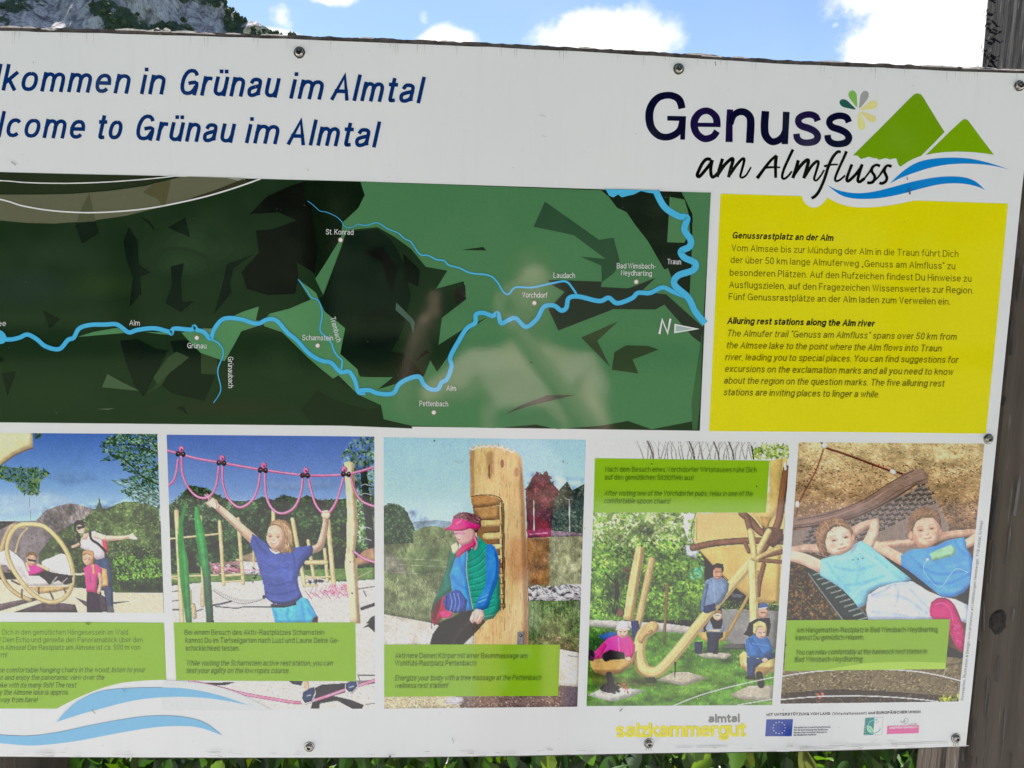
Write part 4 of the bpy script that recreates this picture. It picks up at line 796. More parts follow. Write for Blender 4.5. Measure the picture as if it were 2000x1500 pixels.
    p.poly([(866,1085),(905,1062),(960,1062),(990,1090),(1012,1150),(960,1185),(900,1190),(872,1175),(860,1120)], (66,114,172), nz=.1, cell=8); p.stroke([(890,1090),(930,1150),(960,1190)], 26, (54,98,158)); p.stroke([(900,1110),(985,1120)], 6, (100,150,205), a=.6)
    p.poly([(868,1180),(930,1190),(985,1160),(1020,1155),(1018,1185),(945,1215),(915,1240),(908,1295),(872,1288)], (58,78,118), nz=.1, cell=7); p.ell(966,1198,16,12,SKN); p.stroke([(870,1290),(908,1294)], 20, (60,50,52))
    p.ell(945,1048,30,36,SKN); p.poly([(902,1040),(905,1005),(935,988),(968,1000),(977,1035),(968,1050),(960,1020),(930,1022),(915,1055),(905,1060)], (222,198,140), nz=.12, cell=4); p.stroke([(935,1050),(948,1054)], 4, (110,76,66)); p.stroke([(940,1072),(955,1072)], 4, (170,90,86)); p.stroke([(958,1050),(968,1050)], 4, (110,76,66))
    p.poly([(40,1175),(100,1110),(130,1080),(180,1062),(245,1070),(275,1120),(270,1160),(255,1190),(225,1188),(220,1165),(140,1160),(80,1195)], (230,66,148), nz=.09, cell=8); p.stroke([(110,1120),(80,1165),(55,1185)], 24, (214,50,132)); p.stroke([(185,1080),(190,1150)], 4, (250,150,200), a=.7); p.stroke([(240,1100),(245,1160)], 6, (190,40,114), a=.7); p.ell(238,1192,14,12,(226,180,160))
    p.poly([(100,1165),(140,1142),(215,1158),(222,1192),(160,1196),(110,1200)], (48,28,40)); p.ell(122,1180,24,26,(44,26,36)); p.ell(40,1172,20,30,(50,30,42)); p.bits([(25,1150),(70,1150),(70,1200),(25,1200)], 12, 26, [(90,50,80),(30,20,28)])
    p.ell(208,1050,30,30,(228,180,162)); p.poly([(172,1040),(176,1000),(205,985),(238,995),(244,1035),(210,1028)], (222,200,220), nz=.08, cell=5); p.stroke([(175,1035),(205,1026),(242,1034)], 7, (240,225,236)); p.stroke([(192,1046),(202,1047)], 4, (110,70,66)); p.stroke([(214,1047),(224,1046)], 4, (110,70,66)); p.stroke([(202,1068),(214,1068)], 4, (190,80,90))
    for P in ([(475,1442),(620,1385),(800,1335),(1015,1288)], [(820,1437),(920,1420),(1012,1404)]): p.stroke(P, 5, (232,234,226))
    p.poly([(860,1412),(1012,1330),(1010,1445),(640,1445)], (190,200,180), a=.22)
    return p.finish('photograph', board)
def photo_hammock(board):
    p = Paint([(1560,863.6),(1922.6,866.5),(1872,1370),(1524.4,1374.4)], (1520, 850, 2.727))
    p.poly([(0,0),(1150,0),(1150,560),(0,560)], (206,182,138), (122,88,66), nz=.12, cell=14, asp=.5)
    p.poly([(0,500),(1150,500),(1150,1450),(0,1450)], (92,70,50), nz=.2, cell=14)
    p.bits([(90,35),(1110,35),(1100,200),(90,200)], 1900, 17, [(226,204,160),(176,146,104),(200,172,126),(150,118,86)], asp=.35, ang=10, spread=60, a=.8)
    p.bits([(80,150),(1110,150),(1080,420),(80,440)], 2600, 18, [(176,146,112),(120,86,64),(150,114,84),(96,66,52),(200,170,130)], asp=.32, ang=10, spread=60, a=.85)
    p.bits([(850,350),(1080,350),(1070,520),(850,560)], 700, 18, [(150,122,92),(92,66,50),(120,90,66),(70,50,42)], asp=.32, ang=10, spread=60)
    p.poly([(45,680),(160,700),(360,980),(40,985)], (60,46,34)); p.bits([(48,690),(160,700),(350,980),(42,982)], 700, 22, [(40,30,24),(104,76,50),(130,98,60),(70,52,38),(86,90,50)], asp=.4)
    p.poly([(10,1190),(1000,1180),(990,1425),(5,1435)], (116,102,76), nz=.2, cell=12); p.bits([(15,1240),(985,1180),(970,1370),(12,1380)], 1500, 22, [(140,124,94),(92,78,58),(120,110,82),(160,150,116),(66,52,42)], asp=.25, ang=-15, spread=60)
    p.poly([(5,1375),(300,1352),(560,1362),(985,1395),(980,1425),(5,1438)], (54,42,36), a=.85); p.bits([(8,1375),(980,1390),(975,1425),(8,1432)], 300, 20, [(90,72,56),(40,30,28),(120,100,76)], asp=.3)
    p.bits([(860,1385),(960,1385),(960,1418),(860,1418)], 40, 26, [(176,180,60),(120,136,50)]); p.bits([(200,1370),(240,1370),(240,1400),(200,1400)], 6, 26, [(190,100,80)])
    p.stroke([(240,78),(200,190),(140,300),(108,370),(98,420)], 9, (128,80,70)); p.stroke([(228,36),(258,68),(330,92),(430,128),(540,170),(610,192),(684,212)], 12, (104,44,42)); p.stroke([(258,66),(430,124),(600,186)], 4, (160,96,86), a=.7)
    p.ell(248,54,16,16,(222,214,204)); p.poly([(595,176),(622,186),(630,200),(620,210),(596,200)], (220,212,204)); p.ell(102,368,12,18,(220,214,204))
    p.mod([(60,30),(1110,30),(1060,560),(60,560)], .35, 60, .5); p.mod([(45,690),(350,980),(40,985)], .5, 30)
    # mat and bar
    MT = [(72,510),(200,480),(330,460),(480,412),(620,340),(700,300),(770,255),(830,340),(880,430),(915,495),(870,560),(640,660),(300,660),(72,600)]
    p.poly(MT, (134,118,110), nz=.14, cell=10)
    mm = p.fillmask(p.tr(MT), (0, 0, p.W, p.H))
    for i in range(18):          # woven rubber links
        for j in range(14):
            x = 40+i*54+j*15; y = 600-i*22-(i*i)*.25-j*26+120
            xi, yi = (int(v) for v in p.tr([(x+22, y)])[0])
            if not (0 <= xi < p.W and 0 <= yi < p.H) or mm[yi, xi] < .5: continue
            p.poly([(x,y),(x+40,y-15),(x+46,y-2),(x+6,y+13)], (84,72,70)); p.stroke([(x,y-4),(x+42,y-19)], 3, (128,118,126), sm=False, a=.7)
            p.bits([(x+6,y-2),(x+38,y-13),(x+42,y-2),(x+8,y+9)], 2, 12, [(176,160,134),(120,104,90)])
    p.poly([(90,440),(200,422),(330,392),(450,345),(560,280),(660,210),(720,180),(770,178),(798,215),(795,255),(740,262),(640,330),(520,400),(380,452),(240,478),(75,500)], (134,110,100), nz=.16, cell=16, asp=.3, vol=.12)
    for P, w, c in (([(95,452),(260,420),(440,352),(600,250),(720,188)],5,(92,62,58)),([(90,470),(260,440),(450,372),(620,270),(770,200)],7,(164,128,116)),([(88,482),(300,450),(500,385),(650,290),(790,230)],4,(84,56,52)),([(85,495),(240,474),(420,432),(600,345),(740,258)],8,(74,52,50))): p.stroke(P, w, c, a=.8)
    p.poly([(140,700),(240,735),(330,800),(430,905),(500,985),(340,985),(250,860),(165,745)], (46,58,58))
    for i in range(11): x=185+i*24; y=745+i*24; p.stroke([(x,y),(x+52,y-16)], 7, (126,138,134), sm=False)
    p.stroke([(160,735),(250,860),(345,985)], 7, (112,122,118)); p.stroke([(240,738),(340,815),(480,975)], 5, (100,110,106))
    p.poly([(560,640),(700,700),(800,800),(850,870),(700,800)], (40,44,50)); p.poly([(960,840),(1030,790),(1022,905),(980,895)], (46,52,56))
    p.poly([(945,860),(1010,830),(1010,905),(980,905)], (46,52,56))
    # right child
    S2 = (224,180,156)
    p.stroke([(535,592),(600,582),(720,572)], (46,40), tuple(c*.86 for c in S2)); p.stroke([(520,588),(590,625),(660,665)], (52,60), S2, nz=.03); p.stroke([(520,580),(600,575),(700,562)], 14, (238,200,176), a=.6)
    p.stroke([(860,540),(950,525),(1055,518)], (42,36), tuple(c*.9 for c in S2)); p.stroke([(1060,545),(1010,575),(960,600)], (50,46), S2)
    B2 = (84,150,222)
    p.poly([(652,640),(700,612),(760,600),(840,590),(900,560),(990,542),(1000,570),(1003,605),(1030,640),(1038,700),(1035,780),(990,835),(940,862),(870,860),(800,805),(720,740),(655,695)], B2, nz=.05, cell=24)
    for P, w, c in (([(760,700),(860,740),(1000,720)],10,(58,118,196)),([(800,780),(900,790),(1020,740)],10,(56,114,190)),([(700,640),(760,700),(840,800)],10,(64,126,200)),([(940,560),(960,600),(1000,640)],10,(60,122,196)),([(740,660),(820,680)],12,(120,180,236)),([(900,700),(1000,680)],12,(112,172,232)),([(880,820),(960,820),(1020,780)],12,(108,168,230))): p.fold(P, w, c)
    p.poly([(806,632),(860,605),(925,582),(945,610),(935,640),(860,660),(825,672)], (150,200,158), nz=.1, cell=6); p.stroke([(795,660),(775,720),(860,810),(940,715),(1010,730)], 3, (170,205,240), a=.8); p.ell(795,662,8,8,(225,235,245))
    p.poly([(735,560),(800,560),(800,600),(745,605)], (196,146,122))
    p.poly([(705,500),(722,462),(765,440),(825,435),(856,470),(864,515),(850,560),(810,590),(765,598),(728,575),(712,545)], S2, sm=True, nz=.02)
    p.poly([(692,530),(690,470),(702,420),(745,388),(800,382),(850,402),(866,450),(868,490),(852,470),(825,440),(775,440),(735,458),(718,500),(716,560),(700,555)], (134,102,76), nz=.14, cell=6); p.ell(706,535,12,24,(214,160,136)); p.ell(864,520,9,20,(214,160,136))
    p.poly([(712,540),(730,575),(765,598),(790,596),(750,570),(728,520)], (190,140,118), a=.6, soft=3)
    p.bits([(700,440),(745,392),(800,386),(850,405),(864,460),(830,440),(770,440),(725,462),(712,520),(700,500)], 110, 40, [(104,76,54),(168,134,100),(140,108,80)], asp=.08, ang=-15, spread=40, a=.8)
    face(p, 790, 510, 150, S2, tilt=-10, smile=False)
    # left child
    S1 = (230,190,168)
    p.stroke([(80,612),(150,602),(225,605)], (38,46), tuple(c*.88 for c in S1)); p.stroke([(72,640),(150,665),(235,705)], (58,66), S1, nz=.03); p.stroke([(80,625),(160,645),(235,680)], 14, (244,208,186), a=.6)
    p.stroke([(390,520),(450,485),(520,462)], (52,40), tuple(c*.9 for c in S1)); p.stroke([(515,475),(505,520),(478,580)], (46,64), S1, nz=.03)
    B1 = (142,204,234)
    p.poly([(228,660),(300,640),(400,585),(440,562),(490,590),(520,615),(600,680),(712,768),(680,790),(560,800),(490,835),(462,905),(428,922),(400,880),(340,820),(280,780),(220,745)], B1, nz=.04, cell=24)
    for P, w, c in (([(300,700),(400,720),(520,690)],10,(100,170,212)),([(360,800),(440,790),(560,750)],12,(98,166,208)),([(260,680),(300,740),(380,830)],12,(108,176,216)),([(420,600),(470,640),(560,700)],12,(176,222,244)),([(300,660),(380,650),(430,620)],12,(178,224,244)),([(400,860),(440,820),(500,790)],10,(180,224,244)),([(400,640),(430,700),(420,780)],14,(120,186,224)),([(520,650),(600,720),(660,770)],10,(104,174,214))): p.fold(P, w, c)
    for x in (398,425,450): p.ell(x,664-(x-398)*.15,5,4,(90,120,140))
    G_ = (196,206,228)
    p.poly([(478,850),(540,810),(620,785),(715,778),(800,830),(870,860),(940,872),(1010,905),(1022,960),(1012,1005),(975,990),(900,930),(820,985),(480,985),(466,930)], G_, nz=.04, cell=20)
    for P, w, c in (([(620,790),(640,850),(620,910)],9,(150,162,192)),([(500,860),(600,850),(700,880),(790,950)],10,(156,168,198)),([(520,900),(600,890),(660,920)],12,(222,228,240)),([(740,820),(830,860),(930,890)],12,(220,226,240)),([(700,820),(760,880),(810,930)],9,(148,160,190)),([(500,940),(600,950),(740,975)],9,(160,170,198)),([(600,800),(560,830),(500,850)],8,(130,142,176))): p.fold(P, w, c)
    p.poly([(252,560),(262,515),(300,488),(350,484),(385,510),(404,560),(398,595),(368,622),(318,640),(270,626),(250,600)], S1, sm=True, nz=.02)
    p.poly([(205,590),(200,520),(222,470),(265,445),(320,438),(365,460),(398,510),(408,560),(395,555),(378,505),(335,484),(295,490),(262,520),(250,570),(262,625),(272,645),(230,640)], (142,108,84), nz=.14, cell=6)
    for P in ([(225,500),(270,455),(340,450)],[(215,560),(225,610),(240,640)],[(240,520),(300,470),(370,480)]): p.stroke(P, 6, (184,150,118), a=.6)
    p.bits([(208,590),(204,520),(226,474),(268,450),(320,443),(362,465),(392,510),(335,486),(292,492),(256,530),(250,570),(262,625),(232,636)], 170, 42, [(112,82,60),(180,146,112),(150,116,88)], asp=.08, ang=60, spread=45, a=.8)
    p.ell(400,545,9,22,(220,168,144)); face(p, 330, 560, 165, S1, tilt=-14, smile=False)
    # shoe
    p.poly([(905,1120),(990,1165),(985,1200),(890,1200)], (44,38,32)); p.poly([(890,1180),(985,1190),(985,1215),(890,1230)], (120,108,80), nz=.2, cell=8)
    p.poly([(806,925),(815,890),(845,868),(890,868),(930,895),(958,950),(985,1020),(1000,1080),(990,1165),(950,1130),(915,1060),(905,985),(830,985),(808,960)], (190,46,112), nz=.1, cell=8)
    p.stroke([(815,900),(845,872),(890,870),(930,898),(958,952),(985,1030)], 7, (130,24,76), a=.8); p.stroke([(840,900),(880,895),(915,930),(930,985)], 8, (220,90,150), a=.7); p.bits([(920,990),(980,1010),(985,1140),(930,1080)], 40, 18, [(130,30,76),(214,80,140)], asp=.3)
    for P in ([(14,1285),(200,1258),(450,1245),(700,1255),(850,1278),(985,1312)], [(10,1408),(250,1390),(500,1390),(700,1402),(850,1418)]): p.stroke(P, 6, (232,234,226))
    return p.finish('photograph', board)
# ================================================================== THE PLACE
# ------------------------------------------------------------------ ground
def xyray(px, py, Y):
    d = raydir(px, py); t = Y/d[1]; return np.array([0, 0, HC])+d*t
MG, t = pmat('grass_ground'); co = objco(t)
n = t.n('ShaderNodeTexNoise', i={'Vector': co, 'Scale': 5.0, 'Detail': 8.0, 'Roughness': .7})
n2 = t.n('ShaderNodeTexNoise', i={'Vector': co, 'Scale': .02, 'Detail': 4.0})
t.link(t.mix(n2.outputs[0], t.ramp(n.outputs[0], [(.35,(.030,.055,.016)),(.65,(.085,.12,.035))]), (.05,.085,.03)), t.bsdf.inputs['Base Color']); t.bsdf.inputs['Roughness'].default_value = .9
MGRAV, t = pmat('gravel'); co = objco(t)
v = t.n('ShaderNodeTexVoronoi', i={'Vector': co, 'Scale': 70.0}); n = t.n('ShaderNodeTexNoise', i={'Vector': co, 'Scale': 3.0, 'Detail': 6.0})
t.link(t.mix(n.outputs[0], t.ramp(v.outputs['Color'], [(0,(.40,.39,.385)),(1,(.66,.65,.64))]), (.56,.55,.54)), t.bsdf.inputs['Base Color']); t.bsdf.inputs['Roughness'].default_value = .95
bb = t.n('ShaderNodeBump', i={'Strength': .6, 'Distance': .01, 'Height': v.outputs['Distance']}); t.link(bb.outputs[0], t.bsdf.inputs['Normal'])
def grid(name, x0, x1, y0, y1, nx, ny, zf, mat, **k):
    V = [(x, y, zf(x, y)) for y in np.linspace(y0, y1, ny) for x in np.linspace(x0, x1, nx)]
    Fc = [(j*nx+i, j*nx+i+1, (j+1)*nx+i+1, (j+1)*nx+i) for j in range(ny-1) for i in range(nx-1)]
    return mesh_obj(name, V, Fc, mat, **k)
tag(mesh_obj('ground', [(-4000,-3000,0),(4000,-3000,0),(4000,6000,0),(-4000,6000,0)], [(0,1,2,3)], MG), kind='structure')
tag(mesh_obj('bounce_gravel', [(-30,-3.9,.004),(30,-3.5,.004),(30,1.15,.004),(-30,1.15,.004)], [(0,1,2,3)], MGRAV), kind='structure')  # unseen pale gravel, added near the board to bounce sunlight onto its face

# ------------------------------------------------------------------ cliff mountain behind the sign
MROCK, t = pmat('cliff_rock'); 
co = objco(t)
warp = t.n('ShaderNodeTexNoise', i={'Vector': co, 'Scale': .012, 'Detail': 6.0, 'Roughness': .6})
mpv = t.n('ShaderNodeMapping', i={'Vector': co, 'Scale': (.11,.11,.035), 'Rotation': (0, .45, 0)})
r1 = t.n('ShaderNodeTexNoise', i={'Vector': mpv.outputs[0], 'Scale': 1.0, 'Detail': 9.0, 'Roughness': .72, 'Distortion': .6})
r2 = t.n('ShaderNodeTexNoise', i={'Vector': mpv.outputs[0], 'Scale': 3.4, 'Detail': 6.0, 'Roughness': .7})
rock = t.ramp(r1.outputs[0], [(.36,(.13,.12,.135)),(.45,(.34,.315,.33)),(.52,(.56,.52,.53)),(.60,(.70,.66,.65)),(.70,(.78,.74,.71))])
rock = t.mix(1.0, rock, t.ramp(r2.outputs[0], [(.36,(.50,.48,.52)),(.48,(.95,.93,.95)),(.62,(1.0,.98,.96))]), 'MULTIPLY')
vg = t.n('ShaderNodeTexNoise', i={'Vector': co, 'Scale': .09, 'Detail': 7.0, 'Roughness': .65})
at = t.n('ShaderNodeAttribute', attribute_name='Growth')
vm_ = t.n('ShaderNodeMapRange', interpolation_type='SMOOTHSTEP', i={0: t.m('ADD', at.outputs['Fac'], t.m('MULTIPLY', t.m('SUBTRACT', vg.outputs[0], .5), 1.6)), 1: .42, 2: .6})
gr = t.ramp(r2.outputs[0], [(.3,(.025,.04,.028)),(.6,(.07,.105,.055)),(.75,(.11,.14,.08))])
t.link(t.mix(vm_.outputs[0], rock, gr), t.bsdf.inputs['Base Color']); t.bsdf.inputs['Roughness'].default_value = .95
bb = t.n('ShaderNodeBump', i={'Strength': .8, 'Distance': 4.0, 'Height': r1.outputs[0]}); t.link(bb.outputs[0], t.bsdf.inputs['Normal'])
YM = 900.0
SKYL = [(-900,-900),(-300,-420),(0,-190),(250,-120),(380,-60),(433,0),(452,22),(470,38),(500,50),(540,60),(575,68),(600,76),(700,120),(900,230),(1200,380),(1600,470),(2300,540),(3200,560)]
sk = [xyray(px, py, YM) for px, py in SKYL]; SX = [p[0] for p in sk]; SZ = [p[2] for p in sk]
def crest(x): return float(np.interp(x, SX, SZ))
nrs = np.random.default_rng(11); RG = nrs.random((64, 64, 3))
def noise2(a, b, k=0):
    ai, bi = math.floor(a), math.floor(b); fa, fb = a-ai, b-bi; fa = fa*fa*(3-2*fa); fb = fb*fb*(3-2*fb)
    g = lambda i, j: RG[i % 64, j % 64, k]
    return (g(ai,bi)*(1-fa)+g(ai+1,bi)*fa)*(1-fb)+(g(ai,bi+1)*(1-fa)+g(ai+1,bi+1)*fa)*fb-.5
def veg(px, py):
    """how overgrown the face is, from what the photograph shows"""
    z = 0.0
    for (cx, cy, rx, ry, v) in ((235,40,62,34,1),(200,15,40,28,.9),(330,55,60,22,.95),(270,60,80,16,.95),(455,40,26,60,1),(500,62,60,18,1.1),(30,12,60,22,.75),(8,50,22,30,.8),(370,0,70,14,.6),(150,10,22,20,.3),(75,5,40,22,.5),(420,0,30,25,.8)):
        z = max(z, v*(1-((px-cx)/rx)**2-((py-cy)/ry)**2))
    return z
def toph(p):
    d = (np.asarray(p)-np.array([0, 0, HC])) @ MR; return 1000+F*d[0]/d[2], 750+F*d[1]/d[2]
nx, ny = 340, 130; V = []; GRW = []
for j in range(ny):
    v = j/(ny-1)
    for i in range(nx):
        x = -1500+2600*(i/(nx-1)) if True else 0
        h = crest(x)+6*noise2(x/18, 3, 0)+3*noise2(x/6, 9, 1)
        z = h*v
        y = YM-(1-v)*h*.80+34*noise2(x/60, z/90, 0)+20*noise2(x/24+.4*z/24, z/50, 1)+9*noise2(x/8+z/20, z/22, 2)
        V.append((x, y, z)); px, py = toph((x, y, z)); GRW.append(veg(px, py) if px < 640 and py < 140 else .9)
for i in range(nx):
    x = V[(ny-1)*nx+i][0]; V.append((x, YM+420, V[(ny-1)*nx+i][2]*.3)); GRW.append(1)
Fc = [(j*nx+i, j*nx+i+1, (j+1)*nx+i+1, (j+1)*nx+i) for j in range(ny) for i in range(nx-1)]
mt = mesh_obj('rocky_mountain', V, Fc, MROCK, smooth=False); tag(mt, 'grey limestone cliff with dark woods on its ledges', kind='structure')
fa = mt.data.attributes.new('Growth', 'FLOAT', 'POINT'); fa.data.foreach_set('value', np.array(GRW, np.float32))
MFAR = simple('far_foliage', (.03,.05,.03), (.11,.145,.07), (1,1,1), .35, .95)
V2 = []; F2 = []
def clump(c, r, h):
    b = len(V2); m = 6
    for lv, (rr, zz) in enumerate(((.5,-.1),(1,.3),(.75,.72),(.0,1.05))):
        for k in range(m):
            a = 2*math.pi*(k+.5*lv)/m; q = rr*r*(.7+.6*RNG.random()); V2.append((c[0]+q*math.cos(a), c[1]+q*math.sin(a), c[2]+zz*h*(.85+.3*RNG.random())))
    for lv in range(3):
        for k in range(m): F2.append((b+lv*m+k, b+lv*m+(k+1) % m, b+(lv+1)*m+(k+1) % m, b+(lv+1)*m+k))
for k in range(9000):
    i = int(RNG.integers(nx)); j = int(RNG.integers(10, ny)); idx = j*nx+i
    if GRW[idx]+.5*(RNG.random()-.5) < .55: continue
    px, py = toph(V[idx])
    if px < -120 or px > 700 or py < -60: continue
    s_ = RNG.uniform(1.6, 4.2); clump(V[idx], s_, s_*RNG.uniform(1.2, 2.2))
for px, py, s_ in ((438,-2,3.5),(452,14,3),(462,26,3.4),(470,33,4),(478,40,5.5),(486,46,3.5),(500,54,4.5),(508,55,4),(517,58,3.8),(527,60,3.6),(538,63,4.4),(548,64,2.5),(571,70,6.0),(583,74,3.2),(592,76,3),(606,82,3.2),(425,-8,4)):
    for q in range(7):
        c = xyray(px+RNG.uniform(-4, 4), py+7+RNG.uniform(-3, 3), YM-4); clump(c, s_*.55, s_*1.1)
tag(mesh_obj('distant_wood', V2, F2, MFAR), kind='stuff')

# ------------------------------------------------------------------ unseen wooded slope behind the reader, added to keep sky out of the reflections
MSL = simple('wooded_slope', (.010,.018,.009), (.035,.055,.022), s=.5, rough=.95, bump=1, bd=1.0)
sl_o = grid('sky_screen_slope', -260, 260, -300, -40, 105, 50, lambda x, y: max(-.4, (-y-42)*.80)+6*noise2(x/16, y/13, 0)*min(1, (-y-40)/20)+3*noise2(x/5, y/5, 1)*min(1, (-y-40)/20), MSL); tag(sl_o, kind='structure')
# ------------------------------------------------------------------ weathered posts
MPOST, t = pmat('weathered_wood'); 
g1 = t.n('ShaderNodeTexNoise', i={'Vector': objco(t, (34,34,1.6)), 'Scale': 1.0, 'Detail': 8.0, 'Roughness': .68, 'Distortion': .35})
g2 = t.n('ShaderNodeTexNoise', i={'Vector': objco(t, (170,170,17)), 'Scale': 1.0, 'Detail': 3.0, 'Roughness': .55})
g3 = t.n('ShaderNodeTexNoise', i={'Vector': objco(t, (5,5,3)), 'Scale': 1.0, 'Detail': 5.0})
sepz = t.n('ShaderNodeSeparateXYZ', i={'Vector': objco(t)})
c0 = t.ramp(g1.outputs[0], [(.30,(.062,.049,.041)),(.50,(.102,.083,.069)),(.70,(.136,.113,.095))])
c0 = t.mix(t.m('MULTIPLY', t.m('SUBTRACT', g3.outputs[0], .45), 1.5, clamp=True), c0, (.085,.082,.050))
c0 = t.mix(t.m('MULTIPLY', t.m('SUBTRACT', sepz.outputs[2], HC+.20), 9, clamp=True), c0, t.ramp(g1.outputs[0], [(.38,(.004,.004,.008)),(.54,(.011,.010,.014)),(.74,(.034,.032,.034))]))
c0 = t.mix(t.m('MULTIPLY', t.m('SUBTRACT', g2.outputs[0], .64), 6, clamp=True), c0, (.22,.20,.18))
t.link(c0, t.bsdf.inputs['Base Color']); t.bsdf.inputs['Roughness'].default_value = .9; t.bsdf.inputs['Specular IOR Level'].default_value = .25
bb = t.n('ShaderNodeBump', i={'Strength': .9, 'Distance': .004, 'Height': t.m('ADD', g1.outputs[0], t.m('MULTIPLY', g2.outputs[0], .3))}); t.link(bb.outputs[0], t.bsdf.inputs['Normal'])
MSPL = simple('split_grain', (.07,.064,.064), (.26,.245,.24), (40,40,3), 1, .85)
ZB = float(onboard([(940, 1476)])[0][2]); 
def post(x0, x1, y0, y1, z1, seed, label, lean=0.0):
    r = np.random.default_rng(seed); e = empty('wooden_post', ((x0+x1)/2, (y0+y1)/2, 0)); tag(e, label, 'post', 'posts carrying the sign')
    # section with small chamfers, sides slightly wavy along the height
    sec = [(x0+.008, y0), (x1-.008, y0), (x1, y0+.008), (x1, y1-.008), (x1-.008, y1), (x0+.008, y1), (x0, y1-.008), (x0, y0+.008)]
    nz_ = 60; Vp = []; sub = []
    for i in range(8):
        a = np.array(sec[i]); b = np.array(sec[(i+1) % 8]); m = 10 if i % 2 == 0 else 1
        sub += [tuple(a+(b-a)*k/m) for k in range(m)]
    n_ = len(sub)
    for k in range(nz_):
        z = z1*k/(nz_-1)
        for i, (x, y) in enumerate(sub):
            w_ = .0022*noise2(i*.9+seed*7, z*9, 0)+.004*noise2(seed*3+i*.2, z*2.2, 1)
            cx, cy = (x0+x1)/2, (y0+y1)/2; f = 1+w_/.06
            Vp.append((cx+(x-cx)*f+lean*z-e.location.x, cy+(y-cy)*f-e.location.y, z))
    Fp = [(k*n_+i, k*n_+(i+1) % n_, (k+1)*n_+(i+1) % n_, (k+1)*n_+i) for k in range(nz_-1) for i in range(n_)]+[tuple((nz_-1)*n_+i for i in range(n_))]
    body = mesh_obj('post_body', Vp, Fp, MPOST); body.parent = e
    # splinters and split grain standing off the front face and the left arris
    Vs, Fs = [], []
    for q in range(230):
        z = r.uniform(.1, z1-.02); top = z > z1-.45
        if r.random() < (.5 if top else .12): x = x0+r.uniform(-.002, .012)
        else: x = r.uniform(x0+.004, x1-.004)
        L_ = r.uniform(.008, .05) if not top else r.uniform(.006, .022); w_ = r.uniform(.0004, .0012); tl = r.normal(0, .0012 if not top else .008)
        b = len(Vs); yo = y0-.0005-abs(r.normal(0, .0012)); X = x-e.location.x+lean*z; Yo = yo-e.location.y
        Vs += [(X-w_, Yo+.004, z), (X, Yo-.0008, z), (X+w_, Yo+.004, z), (X-w_+tl, Yo+.003, z+L_), (X+tl, Yo-.002, z+L_), (X+w_+tl, Yo+.003, z+L_), (X+tl*1.3, Yo+.001, z+L_*1.3)]
        Fs += [(b,b+1,b+4,b+3),(b+1,b+2,b+5,b+4),(b+3,b+4,b+6),(b+4,b+5,b+6)]
    for q in range(150 if seed == 3 else 30):      # torn bark curls on the inner face near the top
        yy = y1-.002-abs(r.normal(0, .018)); z = r.uniform(z1-.52, z1-.005); L_ = r.uniform(.004, .016); w_ = r.uniform(.001, .0028); up = r.uniform(.3, 1.1)
        b = len(Vs); X = x0-e.location.x-.0004; Yo = yy-e.location.y; dy = -math.cos(up)*L_; dz = math.sin(up)*L_; lift = r.uniform(.0008, .0042)
        Vs += [(X+.001, Yo, z), (X+.001, Yo+w_, z-w_), (X-lift*.6, Yo+dy*.5, z+dz*.5), (X-lift*.6, Yo+w_+dy*.5, z-w_+dz*.5), (X-lift, Yo+dy, z+dz), (X-lift*.7, Yo+w_+dy, z-w_+dz)]
        Fs += [(b,b+1,b+3,b+2),(b+2,b+3,b+5,b+4)]
    sp = mesh_obj('splinters', Vs, Fs, MSPL); sp['kind'] = 'stuff'; sp.parent = e
    if seed == 3:       # dead knot in the front face
        Vk, Fk = [], []; n_ = 18
        for j, (rr_, dp) in enumerate(((.0125,.0),(.010,.0022),(.006,.0008),(.002,.0016))):
            for i in range(n_):
                t_ = 2*math.pi*i/n_; q = rr_*(1+.22*noise2(i*.7, j, 0)*2); Vk.append((.722+q*math.cos(t_)-e.location.x, y0-.0006-dp-e.location.y, zk+1.35*q*math.sin(t_)))
        for j in range(3):
            for i in range(n_): Fk.append((j*n_+i, j*n_+(i+1) % n_, (j+1)*n_+(i+1) % n_, (j+1)*n_+i))
        Fk.append(tuple(3*n_+i for i in range(n_)))
        kn = mesh_obj('knot', Vk, Fk, MKNOT, smooth=True); kn.parent = e
    return e
MKNOT = simple('knot_wood', (.006,.005,.006), (.028,.020,.018), s=160, rough=.8, bump=.6, bd=.003)
zk = float(xyray(1937, 1215, D+.004)[2])
YP = D+.016
px_l = lambda px, py, Y: xyray(px, py, Y)[0]
xr = px_l(1853, 800, YP)
xL = px_l(1920, 60, YP); xL2 = px_l(1787, 1490, YP)
post(.6925, .862, D+.004, D+.108, HC+.62, 3, 'dark weathered wooden post at the right edge of the sign, rising above it', lean=0.0)
xl2 = px_l(22, 1490, YP)
post(xl2-.15, xl2, YP, YP+.15, HC+.24, 5, 'weathered wooden post behind the left end of the sign, its foot seen under the panel')
print('POSTX', xL, xL2, xr, 'board', onboard([(1885,1457),(2020,140),(0,1478),(0,53)]).round(3).tolist())

